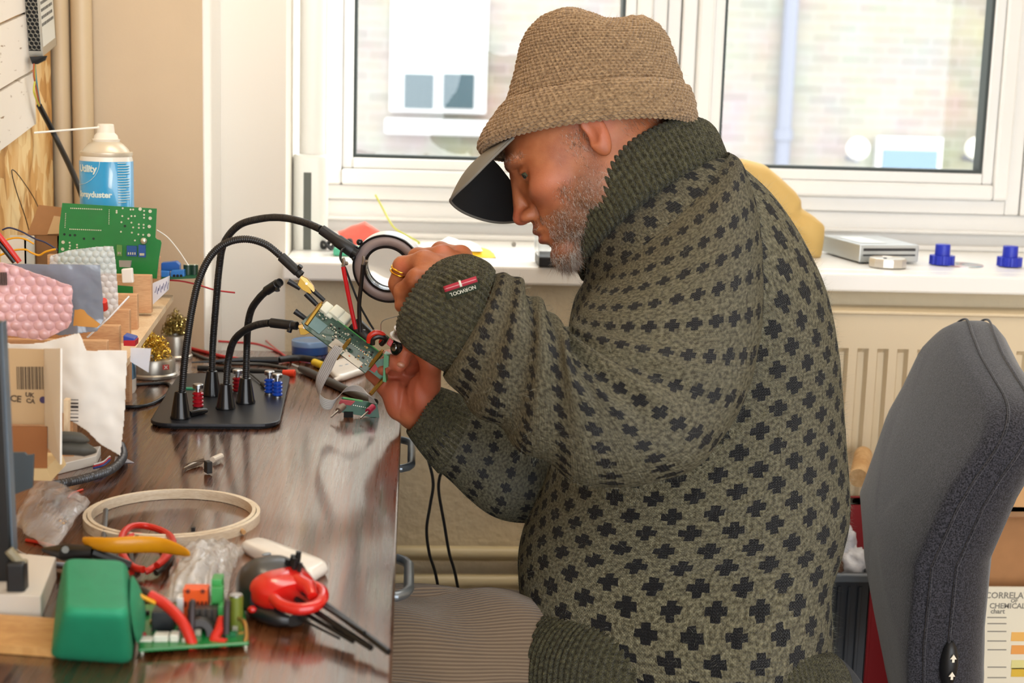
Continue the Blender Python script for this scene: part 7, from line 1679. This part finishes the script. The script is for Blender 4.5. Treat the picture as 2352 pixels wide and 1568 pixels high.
for i in range(26):
    u,v=rb_.uniform(.06,.96),rb_.uniform(.1,.9); q=Fp(u,v,.0065); s_=rb_.uniform(.001,.0028); g=MB(); g.box(q.x-s_,q.x+s_,q.y-s_*.7,q.y+s_*.7,q.z,q.z+rb_.uniform(.001,.005)); cc=rb_.choice(['#15261c','#c9c2ad','#2a201a','#1d6b40','#a8843a']); g.build('chip',mat('c_'+cc[1:],cc,.4),fb,smooth=False)
q=PY(330,1462,yf+.02); g=MB(); g.ball(q,(.0024,.0024,.004),10); g.build('red_led',mat('led_red','#c0182a',.2),fb)
g=MB(); 
P_=spline([PY(548,1420,yf+.03),PY(562,1430,yf+.02),PY(566,1460,yf+.012),PY(560,1480,yf+.008)],6); g.tube(P_,.0016,8); g.build('gold_lead',M_brass,fb)
blk(430,1398,500,1432,yf+.034,.010,zb_,mat('coil_block','#2f2c2a',.45),'wound_block')
for k in range(5): q=PY(437+14*k,1397,yf+.0335); g=MB(); g.tube([q,q+Vector((0,0,-.018))],.0015,6); g.build('winding',mat('winding_dark','#4c4640',.4),fb)
# clear bag behind it
M_clr=clear_mat('poly_clear','#eceae8',.38,.08,90,1.0,.004)
def floppy(nm,corn,z0,z1,m_,lab,cat,seed,amp=.006,nx=26,ny=20):
    c0,c1,c2,c3=[PZ(x,y,TZ) for x,y in corn]; rows=[]
    for j in range(ny+1):
        row=[]
        for i in range(nx+1):
            u,v=i/nx,j/ny; p=c0.lerp(c1,u).lerp(c3.lerp(c2,u),v); e=(math.sin(PI*min(max(u,.02),.98))*math.sin(PI*min(max(v,.02),.98)))**.5
            row.append(p+Vector((mnoise.noise(Vector((u*4,v*4,seed)))*.004,mnoise.noise(Vector((u*4,v*4,seed+5)))*.004,z0+(z1-z0)*e+abs(mnoise.noise(Vector((u*6,v*6,seed+9))))*amp)))
        rows.append(row)
    g=MB(); g.grid(rows); o=g.build(nm,m_,ang=60,solid=.0003); return tag(o,lab,cat) if cat else o
floppy('clear_bag',[(365,1405),(520,1385),(560,1262),(410,1285)],.001,.026,M_clr,'crumpled clear plastic bag between the hoop and the front circuit board','bag',3,.010)
# bag of resistors at the left
rg2=floppy('component_bag',[(28,1215),(120,1290),(208,1165),(95,1095)],.004,.016,clear_mat('poly_clear2','#eae6e6',.34,.08,120,.8,.003),'clear bag with a taped strip of striped resistors at the left','bag',8,.005)
for i in range(9):
    a=T(80+i*7,1172+i*5,.012); b_=T(95+i*8,1145+i*5.5,.014); r_o=empty('resistor',a,'one of the taped row of small resistors in the clear bag','resistor','resistors in the clear bag at the left')
    g=MB(); g.tube([a,b_],.0004,5); g.build('lead',M_steel,r_o); m_=a.lerp(b_,.5); d=(b_-a).normalized(); g=MB(); g.tube([m_-d*.0032,m_-d*.002,m_+d*.002,m_+d*.0032],[.0011,.0014,.0014,.0011],8); g.build('resistor_body',mat('resistor_tan','#cdb08a',.4),r_o)
    g=MB(); g.tube([m_-d*.0006,m_+d*.0006],.0016,8); g.build('colour_band',mat('band_blue','#38406e',.4),r_o)
along('red_strand',[(60,1240),(100,1248),(150,1262)],.0016,M_rc,'red strand seen through the bottom of the component bag','wire')
us=empty('usb_stick',T(110,1130),'small black and silver stick lying above the bag of resistors','usb stick'); a,b_=T(102,1130,.004),T(138,1142,.004); d=(b_-a); g=MB(); g.prism(rrect(d.length,.010,.003,4),-.0035,.0035,Matrix.Translation((a+b_)/2)@Matrix.Rotation(math.atan2(d.y,d.x),4,'Z')); g.build('body',M_blkg,us,smooth=False,bev=.001); g=MB(); c_=a-d*.15; g.prism(rrect(d.length*.35,.008,.001,2),-.0022,.0022,Matrix.Translation(c_)@Matrix.Rotation(math.atan2(d.y,d.x),4,'Z')); g.build('metal_plug',M_steel,us,smooth=False)
along('wire_offcut',[(156,1142),(168,1132),(190,1124)],.0012,mat('w_pinkred','#d0503c',.4),'short red and pink wire offcut near the bag of resistors','wire')
# grey ribbon loop, white box and clip at the front left
g=MB()
P_=[(22,1232),(40,1262),(80,1280),(140,1292),(200,1290)]
a_=spline([T(x,y,.014) for x,y in P_],6); b2=spline([T(x,y+14,.002) for x,y in P_],6); g.grid([[p,q] for p,q in zip(a_,b2)]); o=g.build('flat_cable',mat('ribbon_grey','#b9bac0',.4),solid=.0008,ang=60); tag(o,'grey flat cable curving behind the green case at the left','cable')
q=[T(85,1436),T(128,1392),T(118,1302),T(20,1300)]
g=MB(); q=[T(-20,1420),T(95,1425),T(130,1330),T(10,1318)]; hgt=.020; g.add(q+[v+Vector((0,0,hgt)) for v in q],[(3,2,1,0),(4,5,6,7),(0,1,5,4),(1,2,6,5),(2,3,7,6),(3,0,4,7)]); o=g.build('small_carton',mat('box_offwhite','#ddd6cb',.6),smooth=False,bev=.001); tag(o,'low off-white carton between the screen edge and the green case','box')
g=MB(); q=[T(-20,1500),T(140,1512),T(145,1440),T(-20,1428)]; g.add([v+Vector((0,0,.0005)) for v in q]+[v+Vector((0,0,.007)) for v in q],[(3,2,1,0),(4,5,6,7),(0,1,5,4),(1,2,6,5),(2,3,7,6),(3,0,4,7)]); o=g.build('wood_board',wood_mat('birch','#b98347','#d9a869',(2,9,2),5,.5),smooth=False); tag(o,'thin golden wood board poking out left of the green case','board')
g=MB(); A_=PY(40,1290,1.14); g.box(A_.x-.008,A_.x+.006,1.135,1.150,PY(40,1398,1.14).z,A_.z); o=g.build('spring_clamp',M_blk,smooth=False,bev=.002); g=MB(); g.tube([PY(20,1262,1.145),PY(44,1290,1.145),PY(60,1296,1.145)],.004,8); g.build('clamp_jaw',mat('clamp_tan','#8f8468',.5),o); tag(o,'black spring clamp standing beside the screen edge','clamp')
g=MB(); q=T(285,1058); g.add([T(262,1062,.0006),T(308,1062,.0006),T(285,1050,.0006),T(265,1048,.0006)],[(0,1,2,3)]); o=g.build('paper_scrap',clear_mat('scrap_clear','#d9dbe6',.75,.3),solid=.0004,smooth=False); tag(o,'translucent scrap of film at the end of the corrugated arm','film')

g=MB(); g.tube([PY(929,647,1.630),PY(940,654,1.628),PY(962,662,1.632)],[.0022,.0032,.0030],12); o=g.build('wooden_stick',mat('stick_cream','#e3c49c',.5)); tag(o,'pale stick end gripped under the ringed finger','stick')
# ================================================================ LIGHT, WORLD, CAMERA
W=bpy.data.worlds.new('sky'); bpy.context.scene.world=W; W.use_nodes=True
nt=W.node_tree; bg=nt.nodes['Background']; bg.inputs[0].default_value=(.93,.96,1.0,1); bg.inputs[1].default_value=SKY
def area(name,loc,rot_,sx,sy,pw,col,portal=False,spread=None):
    l=bpy.data.lights.new(name,'AREA'); l.shape='RECTANGLE'; l.size=sx; l.size_y=sy; l.energy=pw; l.color=col
    if portal: l.cycles.is_portal=True
    o=bpy.data.objects.new(name,l); C.objects.link(o); o.location=loc; o.rotation_euler=rot_; return o
area('window_portal',(.62,2.90,1.6),(-PI/2,0,0),1.7,1.35,1,(1,1,1),portal=True)
# unseen ceiling light overhead, and unseen fill light added behind the photographer
area('ceiling_light',(.50,1.80,2.55),(0,0,0),1.2,.5,CEIL,(1,.95,.88))
area('rear_fill_light',(.2,-1.5,1.5),(PI/2,0,0),2.0,1.3,REAR,(1,.95,.88))
# reading lamp above the left end of the bench that warms the chipboard
area('bench_lamp',(-.15,1.75,2.1),(0,math.radians(-30),0),.25,.25,BENCH,(1,.80,.55))
s=bpy.data.lights.new('sun','SUN'); s.energy=SUN; s.angle=math.radians(24); s.color=(1,.97,.92)
o=bpy.data.objects.new('sun',s); C.objects.link(o); o.rotation_euler=Vector((-1,-.30,-.75)).to_track_quat('-Z','Y').to_euler()
cd=bpy.data.cameras.new('camera'); cam=bpy.data.objects.new('camera',cd); C.objects.link(cam)
M=Matrix((_R,_U,-_f)).transposed().to_4x4(); M.translation=Vector(CAM); cam.matrix_world=M
cd.sensor_width=36; cd.lens=F/2352*36; cd.clip_start=.02; cd.clip_end=200
cd.dof.use_dof=True; cd.dof.focus_distance=1.74; cd.dof.aperture_fstop=7.1; cd.dof.aperture_blades=9
bpy.context.scene.camera=cam
vs=bpy.context.scene.view_settings; vs.view_transform='Standard'; vs.look='None'; vs.gamma=1; vs.exposure=EXPO
try: vs.use_curve_mapping=False
except Exception: pass
cy=bpy.context.scene.cycles
cy.max_bounces=7; cy.diffuse_bounces=3; cy.glossy_bounces=3; cy.transmission_bounces=6; cy.transparent_max_bounces=14
cy.caustics_reflective=False; cy.caustics_refractive=False; cy.use_adaptive_sampling=True; cy.adaptive_threshold=.02; cy.use_denoising=True
cy.sample_clamp_indirect=6
